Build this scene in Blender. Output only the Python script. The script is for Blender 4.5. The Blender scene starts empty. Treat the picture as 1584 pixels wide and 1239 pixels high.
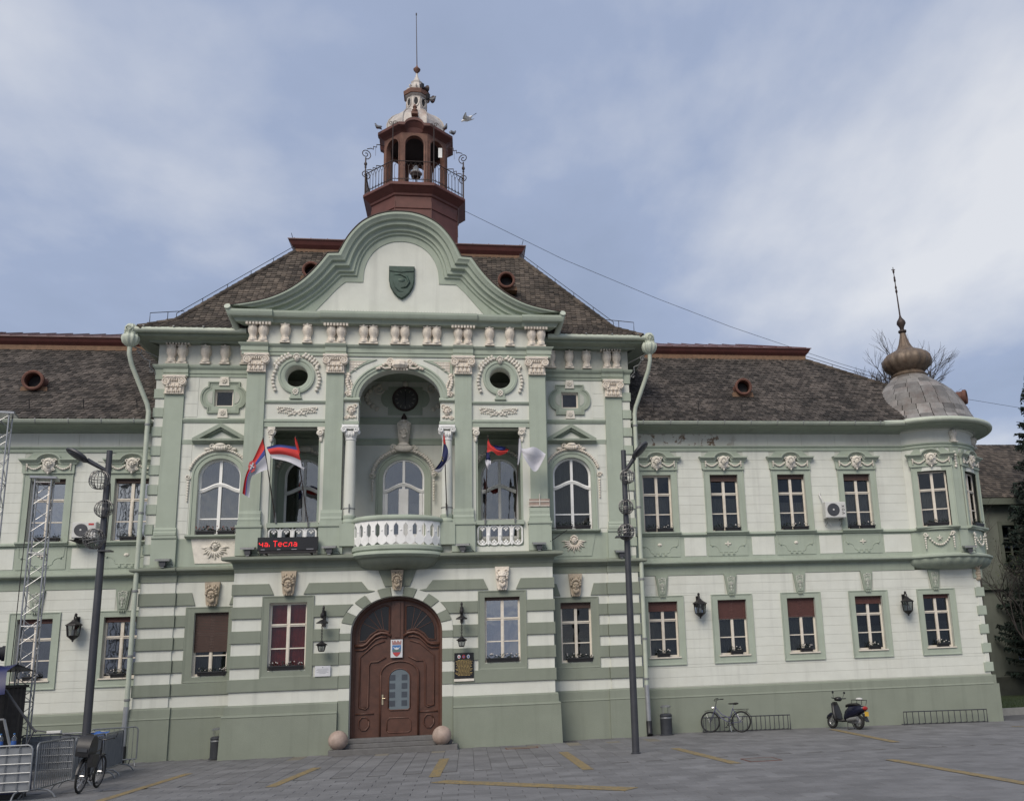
import bpy, bmesh, math, random
from mathutils import Vector, Matrix
from mathutils.geometry import tessellate_polygon
random.seed(7)
R = math.radians
scene = bpy.context.scene
COL = scene.collection

# ---------------------------------------------------------------- camera
cam_d = bpy.data.cameras.new('camera'); cam = bpy.data.objects.new('camera', cam_d); COL.objects.link(cam)
cam_d.sensor_fit = 'HORIZONTAL'; cam_d.sensor_width = 36.0
cam_d.lens = 1437.04 / 1584 * 36.0
cam_d.shift_x = -(950.0 - 792.0) / 1584
cam_d.shift_y = (712.0 - 619.5) / 1584
cam_d.clip_start = 0.1; cam_d.clip_end = 2000
c_fw = Vector((0.15658505, 0.96294282, 0.21959567)); c_ri = Vector((0.98765769, -0.15184051, -0.03842834)); c_up = Vector((0.00366078, -0.22290265, 0.97483384))
mw = Matrix((( c_ri.x, c_up.x, -c_fw.x, 2.2657), (c_ri.y, c_up.y, -c_fw.y, -33.0), (c_ri.z, c_up.z, -c_fw.z, 2.2911), (0, 0, 0, 1)))
cam.matrix_world = mw
scene.camera = cam

# ---------------------------------------------------------------- world, sun, exposure
SUN_EL, SUN_AZ = 42.0, 208.0     # compass-like azimuth of the veiled sun, behind the camera on its left
w = bpy.data.worlds.new('World'); scene.world = w; w.use_nodes = True
nt = w.node_tree; nt.nodes.clear()
def wn(t, **k):
    n = nt.nodes.new(t)
    for a, b in k.items(): setattr(n, a, b)
    return n
wl = nt.links.new
wo = wn('ShaderNodeOutputWorld'); bg = wn('ShaderNodeBackground'); bg.inputs[1].default_value = 0.1
sky = wn('ShaderNodeTexSky', sky_type='NISHITA', sun_disc=False)
sky.sun_elevation = R(SUN_EL); sky.sun_rotation = R(SUN_AZ); sky.air_density = 1.3; sky.dust_density = 2.0; sky.ozone_density = 1.5
tc = wn('ShaderNodeTexCoord'); sx = wn('ShaderNodeSeparateXYZ'); wl(tc.outputs['Generated'], sx.inputs[0])
den = wn('ShaderNodeMath', operation='ADD'); wl(sx.outputs[2], den.inputs[0]); den.inputs[1].default_value = 0.32
mx_ = wn('ShaderNodeMath', operation='MAXIMUM'); wl(den.outputs[0], mx_.inputs[0]); mx_.inputs[1].default_value = 0.08
dv = wn('ShaderNodeVectorMath', operation='DIVIDE'); cb = wn('ShaderNodeCombineXYZ')
wl(tc.outputs['Generated'], dv.inputs[0])
for i in range(3): wl(mx_.outputs[0], cb.inputs[i])
wl(cb.outputs[0], dv.inputs[1])
mp = wn('ShaderNodeMapping'); wl(dv.outputs[0], mp.inputs[0]); mp.inputs['Location'].default_value = (15.25, 0.04, 2.23); mp.inputs['Scale'].default_value = (1.0, 0.75, 1.0)
n1 = wn('ShaderNodeTexNoise'); n1.inputs['Scale'].default_value = 1.15; n1.inputs['Detail'].default_value = 8; n1.inputs['Roughness'].default_value = 0.52; n1.inputs['Distortion'].default_value = 0.2
wl(mp.outputs[0], n1.inputs['Vector'])
cr = wn('ShaderNodeValToRGB'); wl(n1.outputs[0], cr.inputs[0])
el = cr.color_ramp.elements
el[0].position = 0.36; el[0].color = (1.62, 1.98, 2.75, 1)
el[1].position = 0.66; el[1].color = (4.5, 4.6, 4.85, 1)
e2 = cr.color_ramp.elements.new(0.50); e2.color = (2.12, 2.52, 3.5, 1)
mixs = wn('ShaderNodeMixRGB'); mixs.inputs[0].default_value = 0.93
wl(sky.outputs[0], mixs.inputs[1]); wl(cr.outputs[0], mixs.inputs[2])
wl(mixs.outputs[0], bg.inputs[0]); wl(bg.outputs[0], wo.inputs[0])

sd = bpy.data.lights.new('sun', 'SUN'); sun = bpy.data.objects.new('sun', sd); COL.objects.link(sun)
sd.energy = 1.5; sd.angle = R(35); sd.color = (1.0, 0.91, 0.79)
az = R(SUN_AZ)
sdir = Vector((math.sin(az) * math.cos(R(SUN_EL)), math.cos(az) * math.cos(R(SUN_EL)), math.sin(R(SUN_EL))))
sun.rotation_euler = sdir.to_track_quat('Z', 'Y').to_euler(); sun.location = (0, 0, 60)
scene.view_settings.view_transform = 'Standard'; scene.view_settings.look = 'None'
scene.view_settings.exposure = 0.76; scene.view_settings.gamma = 1.0; scene.view_settings.use_curve_mapping = False

# ---------------------------------------------------------------- materials
MATS = {}
def mat(name, col, rough=0.7, metal=0.0, var=0.12, scale=2.0, bump=0.0, bscale=60.0, dark=None, island=0.0, emit=None, spec=0.5, streak=0.0, alpha=None, stainz=None, dr=(.48, .75)):
    """Principled material whose colour is broken up by two noises; dark = dirt colour mixed in by a large noise; streak = vertical rain streaks."""
    m = bpy.data.materials.new(name); m.use_nodes = True; t = m.node_tree; N = t.nodes; L = t.links.new
    b = N['Principled BSDF']; b.inputs['Roughness'].default_value = rough; b.inputs['Metallic'].default_value = metal
    b.inputs['Specular IOR Level'].default_value = spec
    tcn = N.new('ShaderNodeTexCoord'); geo = N.new('ShaderNodeNewGeometry')
    n = N.new('ShaderNodeTexNoise'); n.inputs['Scale'].default_value = scale; n.inputs['Detail'].default_value = 6; n.inputs['Roughness'].default_value = .6
    L(geo.outputs['Position'], n.inputs['Vector'])
    c1 = tuple(x * (1 - var) for x in col) + (1,); c2 = tuple(min(1, x * (1 + var)) for x in col) + (1,)
    r = N.new('ShaderNodeValToRGB'); r.color_ramp.elements[0].position = .3; r.color_ramp.elements[1].position = .7
    r.color_ramp.elements[0].color = c1; r.color_ramp.elements[1].color = c2
    L(n.outputs[0], r.inputs[0]); out = r.outputs[0]
    def mix(fac_socket, colr, o, mode='MIX'):
        mm = N.new('ShaderNodeMixRGB'); mm.blend_type = mode; L(fac_socket, mm.inputs[0]); L(o, mm.inputs[1]); mm.inputs[2].default_value = colr + (1,); return mm.outputs[0]
    if dark:
        n2 = N.new('ShaderNodeTexNoise'); n2.inputs['Scale'].default_value = scale * .37; n2.inputs['Detail'].default_value = 8; n2.inputs['Roughness'].default_value = .7
        L(geo.outputs['Position'], n2.inputs['Vector'])
        rr = N.new('ShaderNodeValToRGB'); rr.color_ramp.elements[0].position = dr[0]; rr.color_ramp.elements[1].position = dr[1]; rr.color_ramp.elements[1].color = (.75, .75, .75, 1) if dr[0] > .45 else (1, 1, 1, 1)
        L(n2.outputs[0], rr.inputs[0]); out = mix(rr.outputs[0], dark, out)
    if streak:
        mpp = N.new('ShaderNodeMapping'); mpp.inputs['Scale'].default_value = (3.3, 3.3, .16); L(geo.outputs['Position'], mpp.inputs[0])
        n3 = N.new('ShaderNodeTexNoise'); n3.inputs['Scale'].default_value = 1; n3.inputs['Detail'].default_value = 7; n3.inputs['Roughness'].default_value = .62; L(mpp.outputs[0], n3.inputs['Vector'])
        rr = N.new('ShaderNodeValToRGB'); rr.color_ramp.elements[0].position = .52; rr.color_ramp.elements[1].position = .74; rr.color_ramp.elements[1].color = (streak,) * 3 + (1,)
        L(n3.outputs[0], rr.inputs[0]); out = mix(rr.outputs[0], tuple(x * .55 for x in col), out)
    if stainz:   # flaked plaster: patches of bare brown render inside a box (x0,x1,z0,z1)
        x0, x1, z0, z1 = stainz
        sp = N.new('ShaderNodeSeparateXYZ'); L(geo.outputs['Position'], sp.inputs[0])
        def band(s, a, bb):
            q = N.new('ShaderNodeMapRange'); q.interpolation_type = 'SMOOTHSTEP'; q.inputs[1].default_value = a; q.inputs[2].default_value = bb; L(s, q.inputs[0]); return q.outputs[0]
        def mul(a, bb):
            q = N.new('ShaderNodeMath'); q.operation = 'MULTIPLY'; L(a, q.inputs[0]); L(bb, q.inputs[1]); return q.outputs[0]
        mk = mul(mul(band(sp.outputs[0], x0, x0 + .8), band(sp.outputs[0], x1, x1 - 1.2)), mul(band(sp.outputs[2], z0, z0 + .1), band(sp.outputs[2], z1, z1 - .2)))
        n4 = N.new('ShaderNodeTexNoise'); n4.inputs['Scale'].default_value = 2.6; n4.inputs['Detail'].default_value = 12; n4.inputs['Roughness'].default_value = .65; L(geo.outputs['Position'], n4.inputs['Vector'])
        rr = N.new('ShaderNodeValToRGB'); rr.color_ramp.elements[0].position = .53; rr.color_ramp.elements[1].position = .56; L(n4.outputs[0], rr.inputs[0])
        out = mix(mul(mk, rr.outputs[0]), (.2, .145, .10), out)
    if island:
        h = N.new('ShaderNodeHueSaturation'); a = N.new('ShaderNodeMapRange'); a.inputs[3].default_value = 1 - island; a.inputs[4].default_value = 1 + island
        oi = N.new('ShaderNodeObjectInfo'); ad = N.new('ShaderNodeMath'); ad.operation = 'ADD'; fr_ = N.new('ShaderNodeMath'); fr_.operation = 'FRACT'; L(geo.outputs['Random Per Island'], ad.inputs[0]); L(oi.outputs['Random'], ad.inputs[1]); L(ad.outputs[0], fr_.inputs[0]); L(fr_.outputs[0], a.inputs[0]); L(a.outputs[0], h.inputs['Value']); L(out, h.inputs['Color']); out = h.outputs[0]
    L(out, b.inputs['Base Color'])
    if bump:
        n5 = N.new('ShaderNodeTexNoise'); n5.inputs['Scale'].default_value = bscale; n5.inputs['Detail'].default_value = 4; L(geo.outputs['Position'], n5.inputs['Vector'])
        bp = N.new('ShaderNodeBump'); bp.inputs['Strength'].default_value = bump; bp.inputs['Distance'].default_value = .02
        L(n5.outputs[0], bp.inputs['Height']); L(bp.outputs[0], b.inputs['Normal'])
    if emit:
        b.inputs['Emission Color'].default_value = emit[0] + (1,); b.inputs['Emission Strength'].default_value = emit[1]
    MATS[name] = m; return m
mat('white_plaster', (.635, .65, .59), .85, var=.06, scale=1.3, bump=.3, bscale=45, streak=.32, dark=(.585, .59, .52))
mat('white_plaster_flaked', (.59, .60, .53), .85, var=.06, scale=1.3, bump=.25, bscale=45, streak=.22, dark=(.44, .43, .38), stainz=(8.2, 12.6, 10.1, 10.9))
mat('mint_plaster', (.36, .41, .338), .85, var=.07, scale=1.2, bump=.3, bscale=45, streak=.34, dark=(.33, .375, .30))
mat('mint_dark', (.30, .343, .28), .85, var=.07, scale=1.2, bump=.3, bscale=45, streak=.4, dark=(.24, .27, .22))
mat('sage_plaster', (.225, .25, .202), .85, var=.07, scale=1.0, bump=.3, bscale=45, streak=.28, dark=(.205, .232, .182))
mat('joint_mortar', (.51, .52, .46), .9, var=.1, scale=3)
mat('cream_stucco', (.73, .665, .575), .85, var=.1, scale=9, bump=.2, bscale=60, dark=(.50, .42, .34))
mat('pale_stucco', (.72, .68, .60), .85, var=.08, scale=9, bump=.2, bscale=60, dark=(.48, .45, .40))
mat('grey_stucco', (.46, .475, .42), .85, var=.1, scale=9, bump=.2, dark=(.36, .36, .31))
mat('tan_stucco', (.44, .37, .28), .85, var=.12, scale=12, bump=.2, bscale=60, dark=(.27, .22, .17))
mat('white_paint', (.84, .84, .82), .5, var=.04, scale=4, dark=(.6, .6, .57))
mat('window_cream', (.70, .645, .555), .55, var=.08, scale=7, dark=(.56, .48, .39))
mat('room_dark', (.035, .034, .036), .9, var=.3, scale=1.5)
mat('room_red', (.62, .07, .05), .9, var=.25, scale=3)
mat('curtain_cloth', (.21, .20, .185), .95, var=.15, scale=3)
mat('curtain_sky_reflection', (.34, .41, .48), .95, var=.15, scale=3)  # pale blue stands in for the sky reflected in the panes
mat('curtain_green', (.075, .085, .072), .95, var=.15, scale=3)
mat('blind_brown', (.06, .032, .024), .6, var=.2, scale=9)
mat('blind_red', (.082, .03, .024), .6, var=.2, scale=9)
mat('gutter_mint', (.47, .51, .42), .5, var=.08, scale=5, dark=(.36, .41, .36))
mat('zinc', (.42, .43, .44), .4, metal=.7, var=.1, scale=6)
mat('roof_tile', (.064, .054, .047), .9, var=.5, scale=.9, bump=.4, bscale=40, dark=(.016, .015, .014), island=.62)
mat('roof_tile_light', (.072, .058, .046), .9, var=.5, scale=.8, bump=.4, bscale=40, dark=(.028, .024, .02), island=.55)
mat('roof_deck', (.04, .033, .03), .95)
mat('mortar_tan', (.20, .12, .075), .9, var=.2, scale=6, dark=(.12, .08, .05))
mat('red_metal', (.115, .036, .03), .5, var=.18, scale=2.5, dark=(.07, .03, .026))
mat('red_metal_roof', (.13, .065, .058), .5, var=.15, scale=1.5, dark=(.13, .07, .06))
mat('terracotta', (.13, .055, .038), .8, var=.25, scale=8, dark=(.06, .03, .025))
mat('tower_red', (.125, .046, .036), .65, var=.16, scale=3, streak=.3, dark=(.085, .035, .03))
mat('tower_rust', (.17, .085, .06), .75, var=.25, scale=4, dark=(.09, .04, .03), streak=.4)
mat('tin_weathered', (.52, .48, .44), .55, metal=.2, var=.15, scale=5, dark=(.26, .16, .12), streak=.45)
mat('copper_shingle', (.205, .195, .185), .6, metal=.15, var=.22, scale=4, dark=(.13, .085, .07), island=.4)
mat('copper_bulb', (.16, .12, .088), .55, metal=.25, var=.3, scale=5, streak=.6, dark=(.11, .06, .035))
mat('iron', (.03, .028, .03), .5, metal=.5, var=.2, scale=10)
mat('iron_brown', (.055, .04, .036), .6, metal=.4, var=.2, scale=10)
mat('grey_iron', (.25, .255, .255), .5, metal=.4, var=.15, scale=8)
mat('wood_door', (.080, .034, .022), .45, var=.22, scale=5, bump=.1, bscale=30)
mat('wood_door_light', (.098, .042, .028), .45, var=.2, scale=5)
mat('brass', (.55, .47, .33), .35, metal=.8)
mat('stone_ball', (.36, .28, .235), .6, var=.2, scale=7, dark=(.30, .21, .17), bump=.15)
mat('step_stone', (.135, .132, .13), .8, var=.15, scale=5, bump=.2, dark=(.10, .098, .095))
mat('paver', (.150, .150, .155), .85, var=.2, scale=1.1, bump=.3, bscale=70, dark=(.115, .114, .117), island=.14)
mat('paver_tan', (.175, .16, .13), .85, var=.12, scale=2, bump=.3, bscale=70, island=.1)
mat('joint_ground', (.09, .09, .09), .95, var=.2, scale=3)
mat('yellow_paint', (.25, .18, .07), .85, var=.25, scale=26, dark=(.120, .112, .095), dr=(.42, .66))
mat('patina', (.045, .075, .06), .5, metal=.3, var=.3, scale=7, dark=(.03, .045, .037))
mat('black_plastic', (.018, .018, .02), .45, var=.2, scale=10)
mat('dark_grey', (.05, .052, .06), .5, var=.15, scale=4)
mat('post_grey', (.062, .064, .072), .45, metal=.4, var=.15, scale=3)
mat('bin_grey', (.05, .054, .062), .5, metal=.3, var=.15, scale=6)
mat('galvanised', (.25, .26, .27), .45, metal=.6, var=.15, scale=6, dark=(.17, .18, .19))
mat('sheet_grey', (.21, .225, .245), .6, metal=.3, var=.12, scale=4, dark=(.16, .17, .18))
mat('alu', (.36, .365, .37), .35, metal=.7, var=.1, scale=8)
mat('wire_silver', (.17, .165, .16), .4, metal=.5, var=.2, scale=12)
mat('ac_white', (.58, .58, .56), .5, var=.05, scale=6, dark=(.48, .47, .44))
mat('ac_fan', (.09, .09, .10), .6)
mat('logo_red', (.45, .03, .03), .5)
mat('led_red', (.8, .02, .02), .5, emit=((1.0, .02, .03), .5))
mat('led_dim', (.07, .008, .01), .6)
mat('plaque_black', (.012, .012, .013), .25)
mat('gold', (.50, .36, .14), .4, metal=.6)
mat('plaque_white', (.60, .61, .63), .4, var=.04)
mat('text_grey', (.30, .31, .34), .6)
mat('leaf_dark', (.018, .028, .016), .8, var=.4, scale=30)
mat('petal_white', (.62, .58, .55), .7)
mat('petal_red', (.30, .11, .08), .7)
mat('flag_red', (.52, .04, .035), .8, var=.08); mat('flag_blue', (.035, .055, .22), .8, var=.08); mat('flag_white', (.52, .52, .56), .8, var=.06); mat('flag_navy', (.014, .02, .085), .8, var=.08); mat('flag_yellow', (.55, .45, .05), .8)
mat('crest_red', (.42, .05, .05), .6); mat('crest_blue', (.05, .16, .38), .6); mat('crest_green', (.10, .16, .16), .6); mat('crest_pink', (.32, .17, .16), .6)
mat('blue_tarp', (.008, .013, .075), .5, var=.2, scale=3)
mat('blue_cloth', (.03, .10, .34), .6, var=.2, scale=5)
mat('black_drape', (.02, .019, .018), .9, var=.3, scale=4)
mat('drape_brown', (.045, .04, .036), .9, var=.3, scale=4)
mat('rubber', (.014, .014, .014), .8)
mat('chrome', (.55, .55, .56), .25, metal=.9)
mat('bike_violet', (.075, .075, .14), .35, var=.05); mat('bike_dark', (.02, .02, .022), .4)
mat('scooter_navy', (.006, .007, .022), .25, var=.08); mat('scooter_black', (.016, .016, .017), .4)
mat('tail_red', (.35, .02, .015), .3); mat('plate_yellow', (.62, .38, .03), .5)
mat('bark', (.05, .042, .038), .9, var=.3, scale=8); mat('needle', (.010, .020, .014), .85, var=.5, scale=2.5, island=.4)
mat('bud_leaf', (.06, .075, .025), .8, var=.4, scale=9, island=.4)
mat('far_wall', (.15, .165, .14), .9, var=.1, scale=.8, dark=(.11, .12, .10), streak=.2)  # base colour darkened to hold the shade of the trees
mat('far_trim', (.115, .13, .105), .9, var=.1); mat('far_plinth', (.06, .065, .055), .9, var=.15)
mat('far_chimney', (.36, .33, .28), .9, var=.15)
mat('grass', (.035, .055, .018), .9, var=.4, scale=5); mat('kerb_stone', (.24, .24, .23), .85, var=.12, scale=4)
mat('pigeon_white', (.82, .81, .80), .8, var=.1); mat('pigeon_grey', (.16, .165, .18), .8, var=.2, scale=20)
mat('clock_face', (.05, .05, .048), .5); mat('clock_mark', (.20, .19, .17), .6)
mat('bell_white', (.8, .8, .77), .5)
# glass: a clear sheet that mirrors the sky more the flatter one looks at it
def glass_mat(name, tint, base):
    m = bpy.data.materials.new(name); m.use_nodes = True; t = m.node_tree; N = t.nodes; L = t.links.new; N.clear()
    o = N.new('ShaderNodeOutputMaterial'); tr = N.new('ShaderNodeBsdfTransparent'); tr.inputs[0].default_value = tint + (1,)
    g = N.new('ShaderNodeBsdfGlossy'); g.inputs['Roughness'].default_value = .03; g.inputs[0].default_value = (.9, .92, .95, 1)
    geo = N.new('ShaderNodeNewGeometry'); nz = N.new('ShaderNodeTexNoise'); nz.inputs['Scale'].default_value = 1.7; L(geo.outputs['Position'], nz.inputs['Vector'])
    bp = N.new('ShaderNodeBump'); bp.inputs['Strength'].default_value = .12; bp.inputs['Distance'].default_value = .05; L(nz.outputs[0], bp.inputs['Height']); L(bp.outputs[0], g.inputs['Normal'])
    lw = N.new('ShaderNodeFresnel'); lw.inputs[0].default_value = 1.5; ad = N.new('ShaderNodeMath'); ad.operation = 'ADD'; ad.inputs[1].default_value = base; L(lw.outputs[0], ad.inputs[0])
    mxx = N.new('ShaderNodeMixShader'); L(ad.outputs[0], mxx.inputs[0]); L(tr.outputs[0], mxx.inputs[1]); L(g.outputs[0], mxx.inputs[2]); L(mxx.outputs[0], o.inputs[0])
    MATS[name] = m
glass_mat('glass', (.72, .74, .74), .0); glass_mat('glass_mirror', (.5, .52, .54), .26); glass_mat('glass_mid', (.65, .67, .68), .11)

# ---------------------------------------------------------------- mesh helpers
class MB:
    def __init__(s): s.v = []; s.f = []
    def add(s, vs, fs):
        n = len(s.v); s.v += [tuple(p) for p in vs]; s.f += [tuple(n + i for i in f) for f in fs]; return s
    def box(s, x0, x1, y0, y1, z0, z1):
        return s.add([(x0,y0,z0),(x1,y0,z0),(x1,y1,z0),(x0,y1,z0),(x0,y0,z1),(x1,y0,z1),(x1,y1,z1),(x0,y1,z1)], [(0,1,5,4),(1,2,6,5),(2,3,7,6),(3,0,4,7),(4,5,6,7),(3,2,1,0)])
    def cbox(s, x0, x1, y0, y1, z0, z1, b=.01):      # box with its front edges chamfered
        return s.add([(x0+b,y0,z0+b),(x1-b,y0,z0+b),(x1-b,y0,z1-b),(x0+b,y0,z1-b),(x0,y0+b,z0),(x1,y0+b,z0),(x1,y0+b,z1),(x0,y0+b,z1),(x0,y1,z0),(x1,y1,z0),(x1,y1,z1),(x0,y1,z1)],
            [(0,1,2,3),(0,4,5,1),(1,5,6,2),(2,6,7,3),(3,7,4,0),(4,8,9,5),(5,9,10,6),(6,10,11,7),(7,11,8,4),(11,10,9,8)])
    def prism(s, pts, y0, y1):                         # polygon in x,z pushed from y0 to y1
        n = len(pts); vs = [(x, y0, z) for x, z in pts] + [(x, y1, z) for x, z in pts]
        fs = [tuple(range(n)), tuple(range(2*n-1, n-1, -1))] + [(i, (i+1) % n, n + (i+1) % n, n + i) for i in range(n)]
        return s.add(vs, fs)
    def cprism(s, pts, y0, y1, b=.012):                # prism with chamfered front
        cx = sum(p[0] for p in pts) / len(pts); cz = sum(p[1] for p in pts) / len(pts)
        ins = []
        n = len(pts)
        for i in range(n):
            p0 = Vector(pts[i-1]); p = Vector(pts[i]); p1 = Vector(pts[(i+1) % n])
            d1 = (p - p0).normalized(); d2 = (p1 - p).normalized()
            a = sum(pts[k][0]*pts[(k+1) % n][1] - pts[(k+1) % n][0]*pts[k][1] for k in range(n)); sg = 1 if a > 0 else -1
            nn = (Vector((-d1.y, d1.x)) + Vector((-d2.y, d2.x))) * sg
            if nn.length < 1e-6: nn = Vector((-d1.y, d1.x)) * sg
            nn.normalize(); ins.append((p.x + nn.x * b, p.y + nn.y * b))
        vs = [(x, y0, z) for x, z in ins] + [(x, y0 + b, z) for x, z in pts] + [(x, y1, z) for x, z in pts]
        fs = [tuple(range(n))] + [(i, (i+1) % n, n + (i+1) % n, n + i) for i in range(n)] + [(n+i, n+(i+1) % n, 2*n+(i+1) % n, 2*n+i) for i in range(n)] + [tuple(range(3*n-1, 2*n-1, -1))]
        return s.add(vs, fs)
    def holed(s, outer, holes, y0, y1, back=True):     # wall slab with openings; reveals run from y0 to y1
        loops = [outer] + holes; flat = [p for l in loops for p in l]
        tr = tessellate_polygon([[Vector((x, z, 0)) for x, z in l] for l in loops])
        n = len(flat); vs = [(x, y0, z) for x, z in flat] + [(x, y1, z) for x, z in flat]; fs = [tuple(t) for t in tr]
        if back: fs += [tuple(n + i for i in t[::-1]) for t in tr]
        k = 0
        for l in loops:
            m = len(l); fs += [(k+i, k+(i+1) % m, n+k+(i+1) % m, n+k+i) for i in range(m)]; k += m
        return s.add(vs, fs)
    def lathe(s, prof, cx=0, cy=0, seg=16, a0=0., a1=None, flute=None, sq=1.0, caps=True):
        full = a1 is None; a1_ = a0 + 2*math.pi if full else a1
        m = seg if full else seg + 1; n = len(prof); vs = []
        for j in range(m):
            a = a0 + (a1_ - a0) * j / seg
            for r, z in prof:
                rr = r * (1 + (flute[1] * math.cos(flute[0] * a) if flute else 0))
                vs.append((cx + rr * math.sin(a), cy - rr * math.cos(a) * sq, z))
        fs = []
        for j in range(seg):
            j2 = (j + 1) % m
            for i in range(n - 1): fs.append((j*n+i, j2*n+i, j2*n+i+1, j*n+i+1))
        if full and caps:
            if prof[0][0] > 1e-4: fs.append(tuple(j*n for j in range(m))[::-1])
            if prof[-1][0] > 1e-4: fs.append(tuple(j*n+n-1 for j in range(m)))
        return s.add(vs, fs)
    def tube(s, pts, r, seg=6, caps=True):
        pts = [Vector(p) for p in pts]; n = len(pts); vs = []; u = None
        for i, p in enumerate(pts):
            t = (pts[min(i+1, n-1)] - pts[max(i-1, 0)]).normalized()
            if u is None:
                u = t.orthogonal().normalized()
            else:
                u = (u - t * u.dot(t)); u = u.normalized() if u.length > 1e-6 else t.orthogonal().normalized()
            v = t.cross(u); rr = r[i] if isinstance(r, (list, tuple)) else r
            for k in range(seg):
                a = 2*math.pi*k/seg; q = p + (u*math.cos(a) + v*math.sin(a)) * rr; vs.append(tuple(q))
        fs = [(i*seg+k, i*seg+(k+1) % seg, (i+1)*seg+(k+1) % seg, (i+1)*seg+k) for i in range(n-1) for k in range(seg)]
        if caps: fs += [tuple(range(seg))[::-1], tuple(range((n-1)*seg, n*seg))]
        return s.add(vs, fs)
    def ell(s, c, r, u=8, v=6, rot=0.0):
        vs = []; fs = []
        for j in range(v + 1):
            th = math.pi * j / v
            for i in range(u):
                ph = 2*math.pi*i/u
                x = r[0]*math.sin(th)*math.cos(ph); y = r[1]*math.sin(th)*math.sin(ph); z = r[2]*math.cos(th)
                if rot: x, z = x*math.cos(rot) - z*math.sin(rot), x*math.sin(rot) + z*math.cos(rot)
                vs.append((c[0]+x, c[1]+y, c[2]+z))
        for j in range(v):
            for i in range(u): fs.append((j*u+i, j*u+(i+1) % u, (j+1)*u+(i+1) % u, (j+1)*u+i))
        return s.add(vs, fs)
    def profx(s, prof, x0, x1, ret0=None, ret1=None, yr=None):  # closed profile in (y,z) run along x; ends may be mitred by ret = extra x per metre of projection
        n = len(prof); y_ = max(p[0] for p in prof) if yr is None else yr
        vs = [(x0 - max(0, y_ - y) * (ret0 or 0), y, z) for y, z in prof] + [(x1 + max(0, y_ - y) * (ret1 or 0), y, z) for y, z in prof]
        return s.add(vs, [tuple(range(n))[::-1], tuple(range(n, 2*n))] + [(i, (i+1) % n, n+(i+1) % n, n+i) for i in range(n)])
    def mould(s, outer, inner, prof, y):               # moulded band between two polylines in x,z ; prof = [(t, dy)]
        n = len(outer); m = len(prof); vs = []
        for o, i in zip(outer, inner):
            for t, d in prof: vs.append((o[0]+(i[0]-o[0])*t, y+d, o[1]+(i[1]-o[1])*t))
        fs = [(a*m+b, (a+1)*m+b, (a+1)*m+b+1, a*m+b+1) for a in range(n-1) for b in range(m-1)]
        if (Vector(outer[0]) - Vector(outer[-1])).length > 1e-4: fs += [tuple(range(m)), tuple(range((n-1)*m, n*m))[::-1]]
        fs += [(a*m+m-1, (a+1)*m+m-1, (a+1)*m, a*m) for a in range(n-1)]
        return s.add(vs, fs)
    def spiral(s, c, r0, turns, r, ax='xz', dirn=1, a0=0., n=18):
        pts = []
        for i in range(n + 1):
            a = a0 + dirn * turns * 2*math.pi * i / n; q = r0 * (1 - .8*i/n)
            pts.append((c[0] + q*math.cos(a), c[1], c[2] + q*math.sin(a)) if ax == 'xz' else (c[0], c[1] + q*math.cos(a), c[2] + q*math.sin(a)))
        return s.tube(pts, r, 5)
    def xf(s, M): s.v = [tuple(M @ Vector(p)) for p in s.v]; return s
    def mirror_x(s): s.v = [(-x, y, z) for x, y, z in s.v]; s.f = [f[::-1] for f in s.f]; return s
    def mesh(s, name, m, smooth=False):
        me = bpy.data.meshes.new(name); me.from_pydata(s.v, [], s.f)
        bm = bmesh.new(); bm.from_mesh(me); bmesh.ops.remove_doubles(bm, verts=bm.verts, dist=1e-5); bmesh.ops.recalc_face_normals(bm, faces=bm.faces); bm.to_mesh(me); bm.free()
        if m: me.materials.append(MATS[m])
        if smooth:
            me.shade_smooth()
            if smooth is not True: me.set_sharp_from_angle(angle=R(smooth))
        return me
    def build(s, name, m, parent=None, smooth=False, **tags):
        return link(name, s.mesh(name, m, smooth), parent, **tags)
def link(name, me, parent=None, loc=None, **tags):
    o = bpy.data.objects.new(name, me); COL.objects.link(o)
    if parent: o.parent = parent
    if loc: o.location = loc
    for k, v in tags.items(): o['category' if k == 'cat' else k] = v
    return o
def thing(name, label, cat, loc=(0, 0, 0), rz=0.0, group=None):
    o = bpy.data.objects.new(name, None); COL.objects.link(o); o.empty_display_size = .2
    o.location = loc; o.rotation_euler = (0, 0, rz); o['label'] = label; o['category'] = cat
    if group: o['group'] = group
    return o
def copy_tree(o, parent=None, **tags):
    c = o.copy(); COL.objects.link(c); c.parent = parent
    for k, v in tags.items(): c['category' if k == 'cat' else k] = v
    for ch in list(o.children): copy_tree(ch, c)
    return c
def arc(cx, cz, a, b, t0, t1, n):     # ellipse points, angle from +x, degrees
    return [(cx + a*math.cos(R(t0 + (t1-t0)*i/n)), cz + b*math.sin(R(t0 + (t1-t0)*i/n))) for i in range(n + 1)]
def smooth_line(P, k=4):              # Catmull-Rom through the points, k steps each
    out = []
    for i in range(len(P) - 1):
        a = [P[max(i-1, 0)], P[i], P[i+1], P[min(i+2, len(P)-1)]]
        for j in range(k):
            f = j/k; out.append(tuple(.5*(2*a[1][c] + (a[2][c]-a[0][c])*f + (2*a[0][c]-5*a[1][c]+4*a[2][c]-a[3][c])*f*f + (3*a[1][c]-a[0][c]-3*a[2][c]+a[3][c])*f**3) for c in (0, 1)))
    return out + [P[-1]]
def rect(x0, x1, z0, z1): return [(x0, z0), (x1, z0), (x1, z1), (x0, z1)]
def archpoly(cx, hw, z0, zs, b, n=14): return [(cx - hw, z0), (cx + hw, z0)] + arc(cx, zs, hw, b, 0, 180, n)
def gz(x):                            # the square falls a little towards the right-hand corner
    if x < 10: return .06
    if x < 15: return .06 - .06*(x-10)/5
    if x < 22: return 0. - .10*(x-15)/7
    return -.10

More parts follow.
